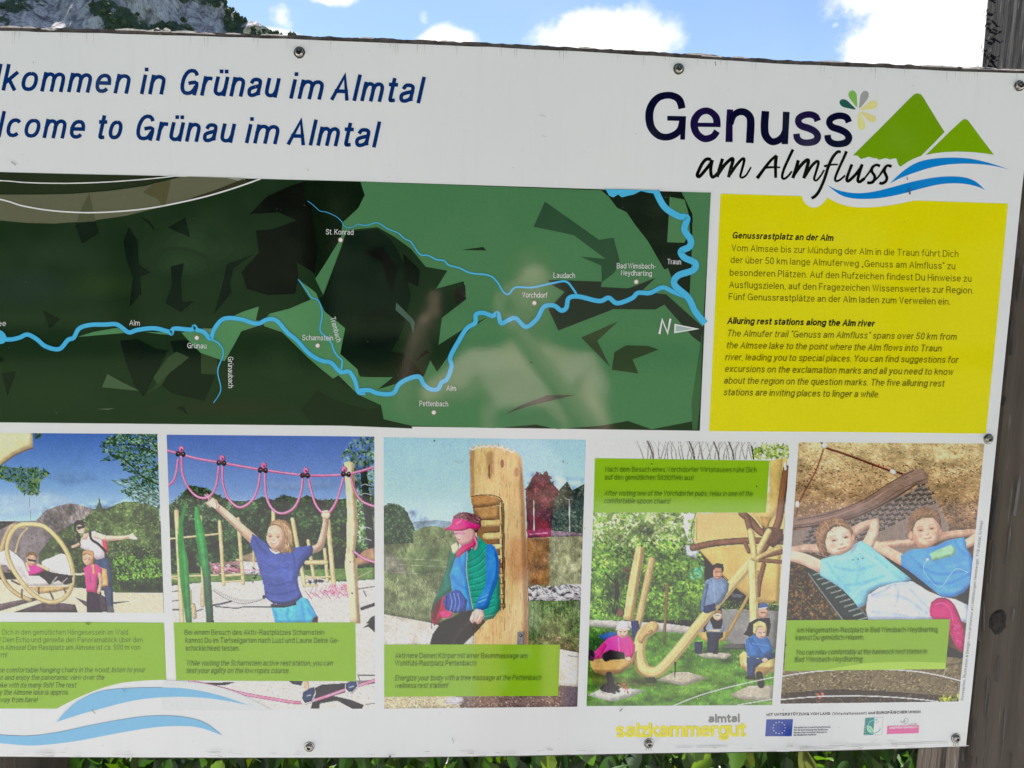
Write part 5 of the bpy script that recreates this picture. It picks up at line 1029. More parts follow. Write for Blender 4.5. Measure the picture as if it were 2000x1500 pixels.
# ------------------------------------------------------------------ hedge behind and below the sign
MLEAF, t = pmat('hedge_leaf'); co = objco(t)
oi = t.n('ShaderNodeObjectInfo'); nn = t.n('ShaderNodeTexNoise', i={'Vector': co, 'Scale': 90.0, 'Detail': 3.0})
at = t.n('ShaderNodeAttribute', attribute_name='Tone')
rn = t.m('FRACT', t.m('ADD', oi.outputs['Random'], at.outputs['Fac']))
lc = t.ramp(rn, [(0,(.010,.030,.007)),(.45,(.026,.068,.010)),(.75,(.055,.12,.015)),(.92,(.11,.18,.022)),(1,(.17,.19,.03))])
lc = t.mix(t.m('MULTIPLY', nn.outputs[0], .3), lc, (.03,.06,.015))
t.link(lc, t.bsdf.inputs['Base Color']); t.bsdf.inputs['Roughness'].default_value = .38
tr_ = t.n('ShaderNodeBsdfTranslucent'); hs = t.n('ShaderNodeHueSaturation', i={'Saturation': 1.15, 'Value': 1.9, 'Color': lc}); t.link(hs.outputs[0], tr_.inputs[0])
ms = t.n('ShaderNodeMixShader', i={0: .32, 1: t.bsdf.outputs[0], 2: tr_.outputs[0]})
t.link(ms.outputs[0], [x for x in t.nt.nodes if x.type == 'OUTPUT_MATERIAL'][0].inputs[0])
MTWIG = simple('twig_bark', (.035,.025,.018), (.09,.065,.045), (1,1,1), 60, .9)
def leaf_geo(serr=0.0):
    """toothed leaf with a folded midrib and raised side veins, 1 unit long along +X"""
    n_ = 11; V = []; Fc = []
    for i in range(n_+1):
        u = i/n_; w_ = .30*math.sin(math.pi*u**.8)**.8*(1-.25*u)+(.0 if u < 1 else 0); w_ *= 1+(serr if i % 2 else -serr)
        arch = -.16*u*u
        V += [(u, -w_, .10*w_/.3+arch), (u, -w_*.5, .035+arch-(.012 if i % 2 else 0)), (u, 0, arch), (u, w_*.5, .035+arch-(.012 if i % 2 else 0)), (u, w_, .10*w_/.3+arch)]
    for i in range(n_):
        for k in range(4): a = i*5+k; Fc.append((a, a+5, a+6, a+1))
    return np.array(V), Fc
LV = [leaf_geo(.0), leaf_geo(.07)]
lm = []
for V_, F_ in LV:
    me = bpy.data.meshes.new('leaf'); me.from_pydata([tuple(v*.055) for v in V_], [], F_); me.materials.append(MLEAF); me.polygons.foreach_set('use_smooth', [True]*len(me.polygons)); lm.append(me)
X0, X1 = float(onboard([(-330, 1480)])[0][0]), float(onboard([(2100, 1480)])[0][0])+.25
hedge = empty('hedge', ((X0+X1)/2, D+.35, 0)); tag(hedge, 'dense green hedge with broad leaves growing behind and below the sign', 'hedge')
HT = ZB+.005
def rotm():
    yaw = RNG.uniform(0, 6.28); return Matrix.Rotation(-math.pi/2+RNG.normal(0, .7), 3, 'X') @ Matrix.Rotation(yaw, 3, 'Z') @ Matrix.Rotation(RNG.normal(0, .5), 3, 'Y')
def droop():
    # blade hangs tip down, upper face to the reader
    tipd = Vector((RNG.normal(0, .55), -.35+RNG.normal(0, .3), -1)).normalized(); nrm = Vector((RNG.normal(0, .5), -1+RNG.normal(0, .2), .55+RNG.normal(0, .4))).normalized()
    y = nrm.cross(tipd).normalized(); nrm = tipd.cross(y)
    return Matrix((tipd, y, nrm)).transposed()
for k in range(300):
    x = RNG.uniform(-.78, .60); y = D+RNG.uniform(.045, .30); zl = HC-(HC-ZB)*y/D
    z = zl+RNG.uniform(-.055, .075)
    o = bpy.data.objects.new('leaf', lm[k % 2]); COL.objects.link(o); o.parent = hedge
    m3 = droop() if RNG.random() < .75 else rotm(); s_ = RNG.uniform(.6, 1.12)
    if y < D+.10: s_ *= .8
    o.matrix_basis = Matrix.Translation(Vector((x, y, z))-hedge.location) @ m3.to_4x4() @ Matrix.Scale(s_, 4)
Vm = []; Fm = []; Tm = []
NL = 15000
for k in range(NL):
    V_, F_ = LV[0]; 
    x = RNG.uniform(X0-.3, X1+.5); y = D+RNG.uniform(.16, .85)
    z = HT*math.sqrt(RNG.uniform(.05, 1)) if k % 3 else HT-RNG.uniform(-.04, .22)
    if y < D+.3: z = min(z, HT-.0)
    s_ = RNG.uniform(.03, .06); m3 = np.array(droop() if RNG.random() < .6 else rotm())
    sel = [0*5, 0*5+2, 5*5, 5*5+2, 5*5+4, 8*5, 8*5+2, 8*5+4, 11*5+2]
    q = (V_[sel]*s_) @ m3.T+np.array([x, y, z]); b = len(Vm); Vm += [tuple(v) for v in q]
    Fm += [(b+1,b+2,b+3),(b+1,b+3,b+4),(b+2,b+5,b+6,b+3),(b+3,b+6,b+7,b+4),(b+5,b+8,b+6),(b+6,b+8,b+7)]
    Tm += [RNG.random()]*9
fm = mesh_obj('inner_foliage', [tuple(Vector(v)-hedge.location) for v in Vm], Fm, MLEAF); fm.parent = hedge; fm['kind'] = 'stuff'
fa = fm.data.attributes.new('Tone', 'FLOAT', 'POINT'); fa.data.foreach_set('value', np.array(Tm, np.float32))
Vt, Ft = [], []
for k in range(90):
    x = RNG.uniform(X0, X1); y = D+RNG.uniform(.25, .7); p0 = np.array([x, y, 0.0]); p1 = p0+np.array([RNG.normal(0, .09), RNG.normal(0, .07), HT*RNG.uniform(.8, .99)]); r_ = .004
    b = len(Vt)
    for (p, rr) in ((p0, r_*2), ((p0+p1)/2+RNG.normal(0, .012, 3), r_*1.3), (p1, r_*.5)):
        for a in range(5): Vt.append((p[0]+rr*math.cos(a*1.257)-hedge.location.x, p[1]+rr*math.sin(a*1.257)-hedge.location.y, p[2]))
    for s2 in range(2):
        for a in range(5): Ft.append((b+s2*5+a, b+s2*5+(a+1) % 5, b+(s2+1)*5+(a+1) % 5, b+(s2+1)*5+a))
tw = mesh_obj('stems', Vt, Ft, MTWIG); tw.parent = hedge; tw['kind'] = 'stuff'

# ================================================================== THE SIGN
board = empty('information_board', tuple(onboard([(940, 1476)])[0]))
tag(board, 'large white information board with a green river map, yellow text panel and five photographs', 'sign')
LE = -212
TOP = [(LE,47),(0,55),(250,61),(500,69),(750,78),(1000,89),(1250,102),(1500,118),(1750,128.5),(1900,135),(2023,139.5)]
RGT = [(2023,139.5),(1995.7,376.5),(1948,852),(1897.5,1362),(1887,1457.5)]
BOT = [(1887,1457.5),(1700,1463.5),(1550,1467),(1300,1470.5),(1000,1476),(740,1479),(400,1479.5),(0,1477.5),(LE+22,1474)]
def dens(P, st=6):
    o = []
    for a, b in zip(P[:-1], P[1:]):
        a, b = np.array(a, float), np.array(b, float); n_ = max(1, int(np.hypot(*(b-a))/st)); o += [a+(b-a)*i/n_ for i in range(n_)]
    return o+[np.array(P[-1], float)]
def sgm(a): return cr(a, 8)
out = dens(sgm(TOP))[:-1]+dens(RGT)[:-1]+dens(sgm(BOT)); out = np.array(out)
nt_ = len(dens(sgm(TOP)))-1
# panel core: dark laminate, its upper edge frayed by the weather
core = out.copy()
for i in range(nt_): core[i, 1] += -3.4-2.4*noise2(core[i, 0]/14, 1, 0)-1.6*noise2(core[i, 0]/4.5, 5, 1)
face_ = out.copy()
for i in range(nt_): face_[i, 1] += 5.2+1.3*noise2(face_[i, 0]/40, 7, 2)
nr = len(dens(RGT))-1
for i in range(nt_, nt_+nr): face_[i, 0] -= .5
for i in range(nt_+nr, len(out)): core[i, 1] += 2.6+.9*noise2(core[i, 0]/20, 3, 1)
def slab(name, P, z0, z1, mat):
    A = onboard(P, z1); B = onboard(P, z1); B[:, 1] += (z1-z0); n_ = len(P)
    Vv = list(A)+list(B); Fc = [tuple(range(n_)), tuple(range(2*n_-1, n_-1, -1))]+[(i, i+n_, (i+1) % n_+n_, (i+1) % n_) for i in range(n_)]
    o = mesh_obj(name, Vv, Fc, mat, board); return o
slab('panel_core', core, -.012, -.0012, MCORE)
slab('white_face', face_, -.0011, 0, MWHITE)
# bleached flakes of laminate along the top edge
MFL = simple('flaked_laminate', (.45,.42,.41), (.78,.74,.73), s=120, rough=.6)
Vf, Ff = [], []
def flake(x, w_, h, off):
    y0 = float(np.interp(x, [p[0] for p in TOP], [p[1] for p in TOP])); n_ = 5; up = []; lo = []
    for i in range(n_+1):
        xx = x+w_*i/n_; yy = float(np.interp(xx, [p[0] for p in TOP], [p[1] for p in TOP]))+off; up.append((xx, yy-h*math.sin(math.pi*(i+.01)/(n_+.02))*(.6+.8*RNG.random()))); lo.append((xx, yy+.5+RNG.random()*.5))
    P = up+lo[::-1]; A = onboard(P, .0006); B = onboard(P, -.001); b = len(Vf); m = len(P); Vf.extend(list(A)+list(B))
    for i in range(n_): Ff.append((b+i, b+i+1, b+m-2-i, b+m-1-i))
    for i in range(m): Ff.append((b+i, b+m+i, b+m+(i+1) % m, b+(i+1) % m))
for x, w_, h, off in [(0,42,1.5,-3),(44,26,2,-2.5),(80,30,2.5,-1),(92,14,2,.6),(225,60,2,-3),(285,46,3.5,-2),(300,14,6,-3),(318,16,6,-3),(335,60,3,-1.5),(380,40,2.2,-.5),(440,30,1.2,-2),(510,50,1.2,-2),(1130,30,1.5,-3),(1340,60,3,-3),(1370,40,2,-1.5),(1430,30,1.5,-2.5),(1600,50,1.4,-3),(1800,70,2,-2.4),(1880,60,3,-1.5),(1915,34,3.5,-1.5),(1950,60,2,-1.5),(700,30,1,-3),(860,24,1,-3)]: flake(x, w_, h, off)
mesh_obj('flaked_edge', Vf, Ff, MFL, board)['kind'] = 'stuff'

WHT = (203, 206, 206)
# ---- headlines
NAVY = (30, 54, 104)
a = Art(.10)
lp = lambda P, c: c(P)
for body, p0, p1, cap in (('Wil',(-122,172.6),(-26,176),52),('lkommen',(-13,176.4),(250,183.2),52),('in',(273,184),(318.5,184.6),52),('Grünau',(348,185.6),(540.5,191),52),('im',(564.5,192.8),(627,195),52),('Almtal',(645,195.6),(820.5,202),52)):
    text(a, body, p0, p1, cap, 7.4, NAVY, slant=.19, lc=1.05)
a.build('headline', board); a = Art(.10)
for body, p0, p1, cap in (('We',(-96,264.6),(-16,267),51),('lcome',(-6,267.6),(162,271.6),51),('to',(187,271.8),(235,272.8),51),('Grünau',(262,274),(453.5,279.2),51),('im',(478,279.6),(540.5,281.8),51),('Almtal',(560,282.8),(733.8,288.3),51)):
    text(a, body, p0, p1, cap, 7.3, NAVY, slant=.19, lc=1.05)
a.build('headline', board)
# ---- logo: wordmark
a = Art(.10); K1, K2 = (28,24,52), (40,34,66); KW = 1.12
S4 = lambda P, w_, c, **k: a.stroke(c4(P), w_*KW/4 if np.isscalar(w_) else [q*KW/4 for q in w_], c, **k)
S4([(368,208),(352,150),(318,118),(255,104),(180,125),(128,190),(112,270),(128,355),(180,415),(245,432),(310,412),(352,370),(372,300)], [50,52,50,48,50,54,56,54,50,48,48,44,44], K1, k=8)
a.poly(c4([(253,265),(400,268),(391,452),(354,452),(357,305),(253,303)]), K1)
a.poly(c4([(470,318),(660,320),(671,354),(480,351)]), K2)
S4([(642,345),(635,282),(600,240),(555,225),(505,243),(470,290),(463,345),(482,400),(525,438),(565,444),(612,425),(642,385)], [52,50,46,46,48,52,52,50,48,48,46,46], K2, k=8)
a.poly(c4([(719,214),(768,216),(763,262),(764,470),(707,470),(712,320)]), K2)
S4([(748,330),(768,268),(810,236),(860,238),(897,272),(905,330),(897,478)], [40,44,48,50,52,54,54], K1, k=8)
S4([(1020,228),(1012,350),(1022,420),(1062,464),(1110,462),(1155,425),(1180,360)], [54,54,54,50,48,46,40], K1, k=8); a.poly(c4([(1156,232),(1209,235),(1196,488),(1145,486),(1150,420)]), K1)
for dx, dy in ((0,0),(243,10)):
    S4([(x+dx,y+dy) for x,y in [(1428,306),(1412,272),(1375,256),(1330,258),(1288,278),(1276,312),(1300,344),(1355,362),(1405,388),(1428,425),(1408,462),(1350,476),(1298,468),(1268,440),(1262,405)]], [46,46,46,46,46,46,48,50,48,48,48,46,46,46,46], K1 if dx else K2, k=8)
a.build('wordmark', board)
a = Art(.10); BK = (14,13,15); KW = 1.32
def sc4(P, w0=20, w1=None): S4(P, w0 if w1 is None else (w0, w1), BK, k=7, cap=0.6)
sc4([(592,606),(560,604),(530,632),(505,680),(487,728),(505,738),(545,695),(585,645),(606,612)]); sc4([(604,612),(592,680),(600,738),(622,738),(645,715)])
sc4([(684,602),(665,665),(643,742)]); sc4([(650,722),(700,650),(752,602),(766,612),(748,680),(732,744)]); sc4([(742,724),(790,655),(838,602),(854,612),(838,680),(824,735),(838,748),(868,730),(888,700),(906,668)], 19, 10)
sc4([(956,752),(985,712),(1030,652),(1070,605),(1105,576)], 21, 15); sc4([(1104,578),(1098,650),(1100,748)], 22, 17); S4([(1005,672),(1060,667),(1135,668)], (16,10), BK)
sc4([(1234,530),(1205,590),(1165,680),(1150,740),(1165,757),(1195,738),(1225,700)], 18, 12)
sc4([(1276,614),(1258,680),(1234,750)]); sc4([(1242,728),(1290,660),(1340,612),(1355,622),(1338,690),(1320,752)]); sc4([(1330,734),(1375,664),(1418,622),(1434,634),(1414,706),(1400,758),(1418,770),(1450,735),(1478,690)], 19, 10)
sc4([(1606,548),(1582,548),(1546,588),(1512,660),(1480,760),(1440,850),(1408,892),(1382,908)], 18); S4([(1478,660),(1530,648),(1586,645)], (14,9), BK)
S5 = lambda P, w_, c=BK, **k: a.stroke(c5(P), w_*KW/5 if np.isscalar(w_) else [q*KW/5 for q in w_], c, **k)
def sc5(P, w0=22, w1=None): S5(P, w0 if w1 is None else (w0, w1), k=7, cap=.6)
sc5([(266,680),(240,740),(190,850),(155,940),(165,968),(205,955),(250,915)], 22, 14)
sc5([(318,808),(290,880),(268,950),(285,968),(340,920),(390,860),(420,808)]); sc5([(418,810),(392,890),(376,960),(395,976),(440,945)])
sc5([(440,945),(490,880),(525,828),(560,812),(590,822)], 12, 22); sc5([(528,824),(512,850),(515,880),(538,915),(540,950),(515,982),(470,986)])
sc5([(520,980),(580,925),(640,838),(670,818),(704,826)], 12, 22); sc5([(646,834),(634,870),(648,905),(660,940),(645,975),(610,992),(590,986)])
a.build('handwritten_wordmark', board)
a = Art(.10); YS = (198,189,0)
E2 = cE
def petal(tip, end, w_, col):
    tip = np.array(tip, float); end = np.array(end, float); d = end-tip; n_ = np.array([-d[1], d[0]])/np.hypot(*d)
    P = [tip, tip+d*.35+n_*w_*.30, tip+d*.7+n_*w_*.5, tip+d*.93+n_*w_*.34, tip+d*1.0, tip+d*.93-n_*w_*.34, tip+d*.7-n_*w_*.5, tip+d*.35-n_*w_*.30]
    a.poly(c5([tuple(q) for q in P]), col, smooth=True)
for tip, end, w_, col in (((355,268),(202,186),74,(46,92,84)),((367,245),(310,86),78,(122,172,84)),((392,258),(462,90),78,(152,150,148)),((400,274),(566,204),80,(214,204,138)),((404,292),(550,380),72,(212,200,136)),((386,292),(424,470),76,(222,214,138))): petal(tip, end, w_, col)
a.build('flower_emblem', board)
a = Art(.10)
a.poly(c5([(330,716),(450,596),(600,448),(760,286),(880,164),(925,122),(960,111),(992,122),(1015,150),(1060,224),(1140,355),(1224,490),(1100,618),(995,722),(930,746),(860,782),(795,828),(775,812),(762,775),(752,748),(720,748),(688,758),(668,748),(640,746),(605,756),(580,760),(560,746),(520,742),(482,730),(450,742),(410,752),(392,742),(378,722)]), (110,150,4))
a.poly(c5([(1040,714),(1130,626),(1290,470),(1395,374),(1425,360),(1452,374),(1480,410),(1590,560),(1706,712),(1620,698),(1500,686),(1350,680),(1220,686),(1120,698)]), (118,158,8))
a.build('mountain_emblem', board)
a = Art(.10)
a.poly(c5(cr([(688,994),(760,922),(850,848),(950,790),(1060,758),(1200,742),(1350,740),(1500,754),(1680,797),(1856,856)],4)+cr([(1856,856),(1700,820),(1550,802),(1400,798),(1250,808),(1100,835),(950,880),(800,936),(688,994)],4)[1:-1]), (30,124,194))
a.poly(c5(cr([(78,1006),(180,1056),(330,1085),(480,1080),(650,1045),(850,990),(1000,955),(1150,930),(1300,922),(1430,935),(1530,975),(1622,1057)],4)+cr([(1622,1057),(1550,1025),(1450,1000),(1330,990),(1180,1000),(1000,1040),(800,1095),(620,1130),(480,1142),(330,1138),(200,1100),(78,1006)],4)[1:-1]), (30,124,194))
a.build('river_emblem', board)
# ---- yellow panel
a = Art(.10)
yp = cB([(815,756),(1132,766)])+cB(cr([(1132,766),(1140,788),(1160,806),(1185,811),(1210,798),(1232,773)],4)[1:])+cB(cr([(1232,773),(1285,798),(1350,810),(1430,808),(1500,798),(1575,783)],4)[1:])+cB([(1937,795)])+[(1948,625),(1925.5,846.9),(1650,843.8),(1384.9,842),(1396,610)]
a.poly(yp, (210,202,0)); yo = a.build('yellow_panel', board)
a = Art(.16, .01); T1 = (98,90,22)
for body, p0, p1, bo, sl_ in (('Genussrastplatz an der Alm',(152,293),(766,309),1,.2),('Vom Almsee bis zur Mündung der Alm in die Traun führt Dich',(148,369),(1570,407),0,0),('der über 50 km lange Almuferweg „Genuss am Almfluss“ zu',(143,440),(1540,480),0,0),
    ('besonderen Plätzen. Auf den Rufzeichen findest Du Hinweise zu',(138,516),(1630,554),0,0),('Ausflugszielen, auf den Fragezeichen Wissenswertes zur Region.',(135,589),(1630,624),0,0),('Fünf Genussrastplätze an der Alm laden zum Verweilen ein.',(132,660),(1502,691),0,0),
    ('Alluring rest stations along the Alm river',(122,804),(1022,821),1,.2),('The Almufer trail “Genuss am Almfluss” spans over 50 km from',(120,879),(1548,901),0,.2),('the Almsee lake to the point where the Alm flows into Traun',(117,950),(1462,971),0,.2),
    ('river, leading you to special places. You can find suggestions for',(110,1021),(1556,1039),0,.2),('excursions on the exclamation marks and all you need to know',(107,1091),(1528,1111),0,.2),('about the region on the question marks. The five alluring rest',(102,1161),(1473,1180),0,.2),('stations are inviting places to linger a while.',(100,1231),(1070,1245),0,.2)):
    (q0, q1) = cE([p0, p1]); text(a, body, q0, q1, 13.2, 2.35 if bo else 1.45, (44,42,16) if bo else T1, slant=sl_, lc=.6 if bo else .9)
o = a.build('body_text', board)
# ---- river map
a = Art(.10, .010)
MAPQ = [(-180,332.5),(0,336),(700,354.3),(1388,376.5),(1377,610),(1366.8,841.3),(700,831.8),(0,825),(-170,823)]
FD, FD2, LG = (40,54,40), (29,39,35), (76,120,82)
a.poly(MAPQ, FD); a.build('map_ground', board)
a = Art(.13, .008)
def mc(P, col, c=cC, **k): a.poly(c(P), col, **k)
for (x, y, rx, ry, col) in ((300,470,330,110,(43,58,44)),(1050,430,300,150,(47,64,46)),(1000,520,180,90,(49,67,47)),(150,650,300,120,(43,57,48)),(560,640,200,90,(46,62,40)),(1540,1060,150,110,(47,62,45)),(300,1240,330,110,(43,57,42)),(1250,1320,420,60,(46,52,40))):
    c = np.array(FD); e = np.array(col)
    for q in range(4):
        f = 1-q*.24; mix = c+(e-c)*(q+1)/4; P = [(x+rx*f*math.cos(t_)*(1+.1*math.sin(3*t_+x)), y+ry*f*math.sin(t_)*(1+.1*math.cos(2*t_+y))) for t_ in np.linspace(0, 6.283, 30, endpoint=False)]
        a.poly(cC([(max(xx, -300), min(yy, 1390)) for xx, yy in P]), mix)
mc([(-400,285),(0,285),(150,298),(300,302),(500,287),(700,258),(900,208),(1100,152),(1250,98),(1352,50),(1050,42),(1000,45),(800,95),(600,122),(400,138),(200,142),(0,142),(-400,130)], (98,99,80))
mc([(-400,8),(0,20),(960,40),(800,88),(600,115),(400,132),(200,137),(0,137),(-400,125)], (50,56,44)); mc([(1055,43),(1352,50),(1360,76),(1255,50)], (140,146,134))
mc([(495,130),(505,180),(530,288),(424,296),(440,240)], (82,86,66)); mc([(424,299),(531,291),(547,355),(455,412),(420,320)], FD2); mc([(790,130),(850,80),(945,60),(932,130),(915,203),(895,200),(870,165)], (86,84,62)); mc([(1060,160),(1180,120),(1345,55),(1375,75),(1250,120),(1100,168)], (60,60,48))
for P in ([(712,322),(745,372),(762,400),(765,525),(830,575),(775,597),(780,690),(715,765),(735,600),(700,500),(683,400)],[(930,325),(1025,268),(1052,378)],[(945,540),(1018,520),(1000,620),(1008,735),(1070,732),(1000,792),(915,740),(950,640)],[(1255,525),(1400,474),(1290,550),(1270,640),(1280,680),(1185,802),(1230,640)],[(775,262),(830,292),(855,335),(845,332),(815,295)],
          [(240,785),(332,830),(275,882)],[(665,950),(760,940),(870,998),(930,1000),(850,1150),(793,1260),(740,1190),(700,1080)],[(940,952),(1000,948),(1100,950),(1112,1015),(1112,1135),(1192,1140),(1130,1282),(950,1240),(888,1190),(935,1130),(975,1050)],[(12,1130),(88,1120),(42,1262)],[(975,1318),(1015,1310),(1040,1360)],[(-10,1030),(25,1060),(-10,1075)]):
    mc(P, FD2)
mc([(1380,250),(1480,150),(1610,92),(1690,68),(1680,150),(1722,200),(1757,440),(1742,580),(1715,560),(1640,515),(1650,590),(1630,690),(1480,697),(1365,662),(1335,570),(1432,460),(1415,340),(1500,335),(1640,285),(1540,240)], (25,33,31))
a.poly(cC([(1745,68)])+cD([(12,71),(35,145),(0,213)])+cC([(1895,290),(1875,440),(1800,520),(1745,600),(1757,440),(1722,200),(1680,150),(1690,68)]), (33,40,33))
mc([(595,1133),(680,1180),(772,1226),(565,1206)], (72,92,68)); mc([(975,1010),(1048,1040),(935,1130),(870,1190),(850,1150),(930,1040)], (58,74,54)); mc([(1112,1018),(1200,1040),(1210,1130),(1112,1133)], (52,66,46)); mc([(528,1327),(640,1322),(600,1330)], (90,104,80)); mc([(870,1190),(935,1130),(888,1200),(800,1250)], (50,66,46))
for P in ([(430,928),(520,900),(650,878),(705,905)],[(800,900),(950,905),(945,917),(880,912)],[(1005,905),(1100,882),(1170,882),(1200,880),(1250,832),(1340,790),(1432,760),(1415,835),(1470,850),(1410,873),(1335,897),(1290,980),(1242,1062),(1110,1016),(1040,945)],
          [(1460,868),(1455,850),(1490,800),(1600,772),(1718,722),(1690,680),(1648,610),(1700,648),(1748,685),(1762,722),(1795,788),(1908,880),(1880,1022),(1981,1112),(2010,1140),(2010,1262),(1920,1207),(1850,1165),(1780,1110),(1700,1040),(1560,902)]):
    mc(P, (84,132,90))
mc([(1120,880),(1175,885),(1160,930)], (100,128,92))
# the open green country to the right
lg = cD([(12,71),(1340,118),(1948,131.5),(1905,850),(1887,1290),(1850,1393),(1620,1438),(1490,1392),(1340,1418),(1100,1438),(980,1412),(750,1432),(290,1418),(140,1383),(125,1305),(0,1248),(-12,1228),(0,1130),(12,1150),(190,1151),(262,1148),(362,1146),(398,1058),(435,1122),(500,1030),(620,882),(712,820),(600,872),(443,972),(462,822),(597,720),(582,620),(430,662),(492,562),(372,540),(290,440),(195,372),(105,322),(0,332)])+cC([(1915,342),(1890,420),(1830,580),(1787,696),(1743,607),(1800,520),(1885,382),(1893,298),(1981,217)])+cD([(35,145)])
a.poly(lg, LG)
a.poly(cD([(362,1146),(398,1058),(435,1122),(440,1130),(480,1100),(470,1170),(420,1215),(380,1200)]), LG)
md = lambda P, col, **k: mc(P, col, cD, **k)
md([(0,1130),(10,1148),(190,1151),(108,1218),(200,1190),(290,1150),(360,1140),(250,1020),(60,1000)], (36,42,35)); md([(12,1150),(188,1152),(105,1217),(40,1215),(0,1200)], LG)
a.poly(cC([(1912,350),(1890,430),(1832,585),(1790,700),(1765,715),(1800,790),(1908,880),(1882,1015),(1975,1100)])+cD([(0,1128),(60,1140),(160,1050),(240,900),(290,700),(250,520),(180,390),(100,336),(0,345)]), (33,41,36)); md([(250,470),(340,560),(330,650),(260,620)], (29,36,33)); md([(0,800),(120,760),(230,820),(220,950),(100,1000),(0,980)], (28,36,34))
md([(25,467),(80,440),(135,427),(175,490),(222,550),(185,695),(150,600),(135,522),(80,488)], (24,31,29)); md([(210,738),(300,828),(313,850),(303,907),(285,850),(205,778)], (74,94,84)); md([(375,1000),(390,1014),(318,1060)], (26,34,30)); md([(530,670),(590,640),(595,712),(540,748)], (42,44,38))
D1, D2 = (54,80,60), (40,50,40)
md([(1030,180),(1225,318),(1330,392),(1410,380),(1445,512),(1415,572),(1345,627),(1342,535),(1225,484),(1365,497),(1190,366),(968,320)], D1)
md([(1340,119),(1380,150),(1430,215),(1482,240),(1530,310),(1600,400),(1640,470),(1690,556),(1710,548),(1745,640),(1770,690),(1820,710),(1830,690),(1845,400),(1845,250),(1785,128)], (38,44,38))
md([(1720,155),(1802,170),(1825,250),(1832,345),(1800,408),(1706,405)], (82,124,84)); md([(1785,128),(1845,250),(1848,300),(1812,200)], (30,36,32))
md([(1045,612),(1345,623),(1340,652),(1490,660),(1642,602),(1560,680),(1700,692),(1910,880),(1905,972),(1845,926),(1690,750),(1640,777),(1410,775),(1105,893),(1050,775),(1140,680),(1075,645)], (50,56,49))
md([(1700,692),(1760,700),(1830,770),(1800,775)], LG); md([(1435,842),(1320,950),(1390,1094),(1230,932)], (62,74,54)); md([(1480,974),(1600,978),(1660,998),(1515,1053),(1548,1131),(1400,1110),(1415,1012)], (58,72,52))
md([(808,1356),(900,1305),(1040,1250),(1202,1248),(1060,1282),(940,1310)], (66,74,64)); md([(568,448),(640,438),(690,431),(707,451)], (36,50,40)); md([(0,1250),(125,1306),(140,1384),(290,1419),(300,1434),(0,1422),(-250,1412),(-320,1330),(-200,1200),(-110,1140)], (38,46,38)); a.poly(cC([(1640,990),(1700,1042),(1780,1112),(1850,1167),(1920,1209),(1975,1236)])+cD([(0,1252),(125,1308),(60,1330),(-120,1280),(-300,1180)]), FD)
md([(1840,1290),(1900,900),(1890,1270),(1872,1440),(1845,1440)], (64,96,66))
a.build('map_relief', board)
a = Art(1.00, .010); RV = (78,172,232)
for P, w_ in (([(-300,62),(0,65),(150,76),(350,80),(550,75),(750,62),(900,48),(985,38)],6),([(-300,120),(0,168),(130,205),(300,232),(500,242),(700,232),(850,214),(1000,185),(1150,150),(1300,105),(1442,55)],8)): a.stroke(cC(P), w_/2.83, (224,226,208))
a.build('panel_arcs', board)
a = Art(1.04, .010); edge_ = (54,120,170)
def river(P, w_, c=cC):
    w2 = w_ if np.isscalar(w_) else list(w_)
    P = c(P); sc = 2.83
    f = lambda q, e: (q/sc+e) if np.isscalar(q) else [x/sc+e*.5 for x in q]
    a.stroke(P, f(w2, 1.3), edge_, k=8); a.stroke(P, f(w2, 0), RV, k=8)
river([(1700,178),(1722,192),(1745,212),(1770,233),(1800,238),(1832,250),(1862,266),(1890,292),(1902,315),(1925,325),(1950,320),(1981,303)], (1.5,3)); river([(-2,305),(45,312),(105,298),(160,330),(220,355),(255,385),(290,403),(315,440),(345,475),(385,478),(430,500),(475,508),(500,532),(560,548),(620,575),(720,588),(765,622),(800,678),(830,692),(868,655),(960,655),(1070,632),(1145,622),(1185,662),(1212,706)], (4,11), cD)
river([(1650,610),(1672,640),(1700,675),(1722,710),(1762,730),(1782,800),(1770,890),(1800,925),(1830,960),(1850,1010),(1872,1040),(1892,1060),(1886,1112)], (4,10)); river([(1165,940),(1212,965),(1236,1020),(1205,1115),(1222,1220),(1182,1292)], (9,3))
river([(-300,900),(-120,925),(0,938),(60,942),(110,932),(155,915),(205,940),(255,980),(330,995),(378,945),(410,932),(440,882),(500,862),(580,860),(650,860),(712,902),(760,890),(850,880),(930,898),(950,908),(965,882),(1060,888),(1075,870),(1092,890),(1130,902),(1165,938),(1188,882),(1240,828),(1330,830),(1420,855),(1480,832),(1530,838),(1590,905),(1640,945),(1710,1020),(1780,1060),(1830,1070),(1882,1122),(1930,1120),(1962,1168),(1975,1215),(1988,1236),(2020,1236)], 22)
river([(2,1226),(60,1222),(110,1240),(190,1240),(225,1190),(275,1160),(335,1148),(362,1190),(400,1217),(440,1215),(460,1180),(490,1160),(515,1090),(508,1040),(555,950),(600,880),(645,850),(650,805),(690,795),(740,812),(770,798),(788,852),(830,835),(870,825),(925,872),(985,830),(1025,762),(1080,755),(1120,782),(1148,768),(1162,715),(1215,705),(1330,730),(1382,712),(1430,742),(1510,715),(1545,685),(1610,685),(1680,655),(1740,680),(1820,710)], 23, cD)
river([(1642,122),(1690,210),(1765,260),(1815,272),(1800,335),(1835,392),(1828,430),(1782,455),(1800,490),(1860,520),(1848,560),(1765,590),(1745,640),(1820,710),(1862,790),(1915,855)], 34, cD)
a.poly(cD([(1365,112),(1650,120),(1662,140),(1600,132),(1560,122),(1520,142),(1490,148),(1455,158),(1435,142),(1408,158),(1385,148)]), RV); a.poly(cC([(-30,895),(10,893),(38,925),(30,958),(0,968),(-30,960)]), RV, smooth=True)
a.build('map_rivers', board)
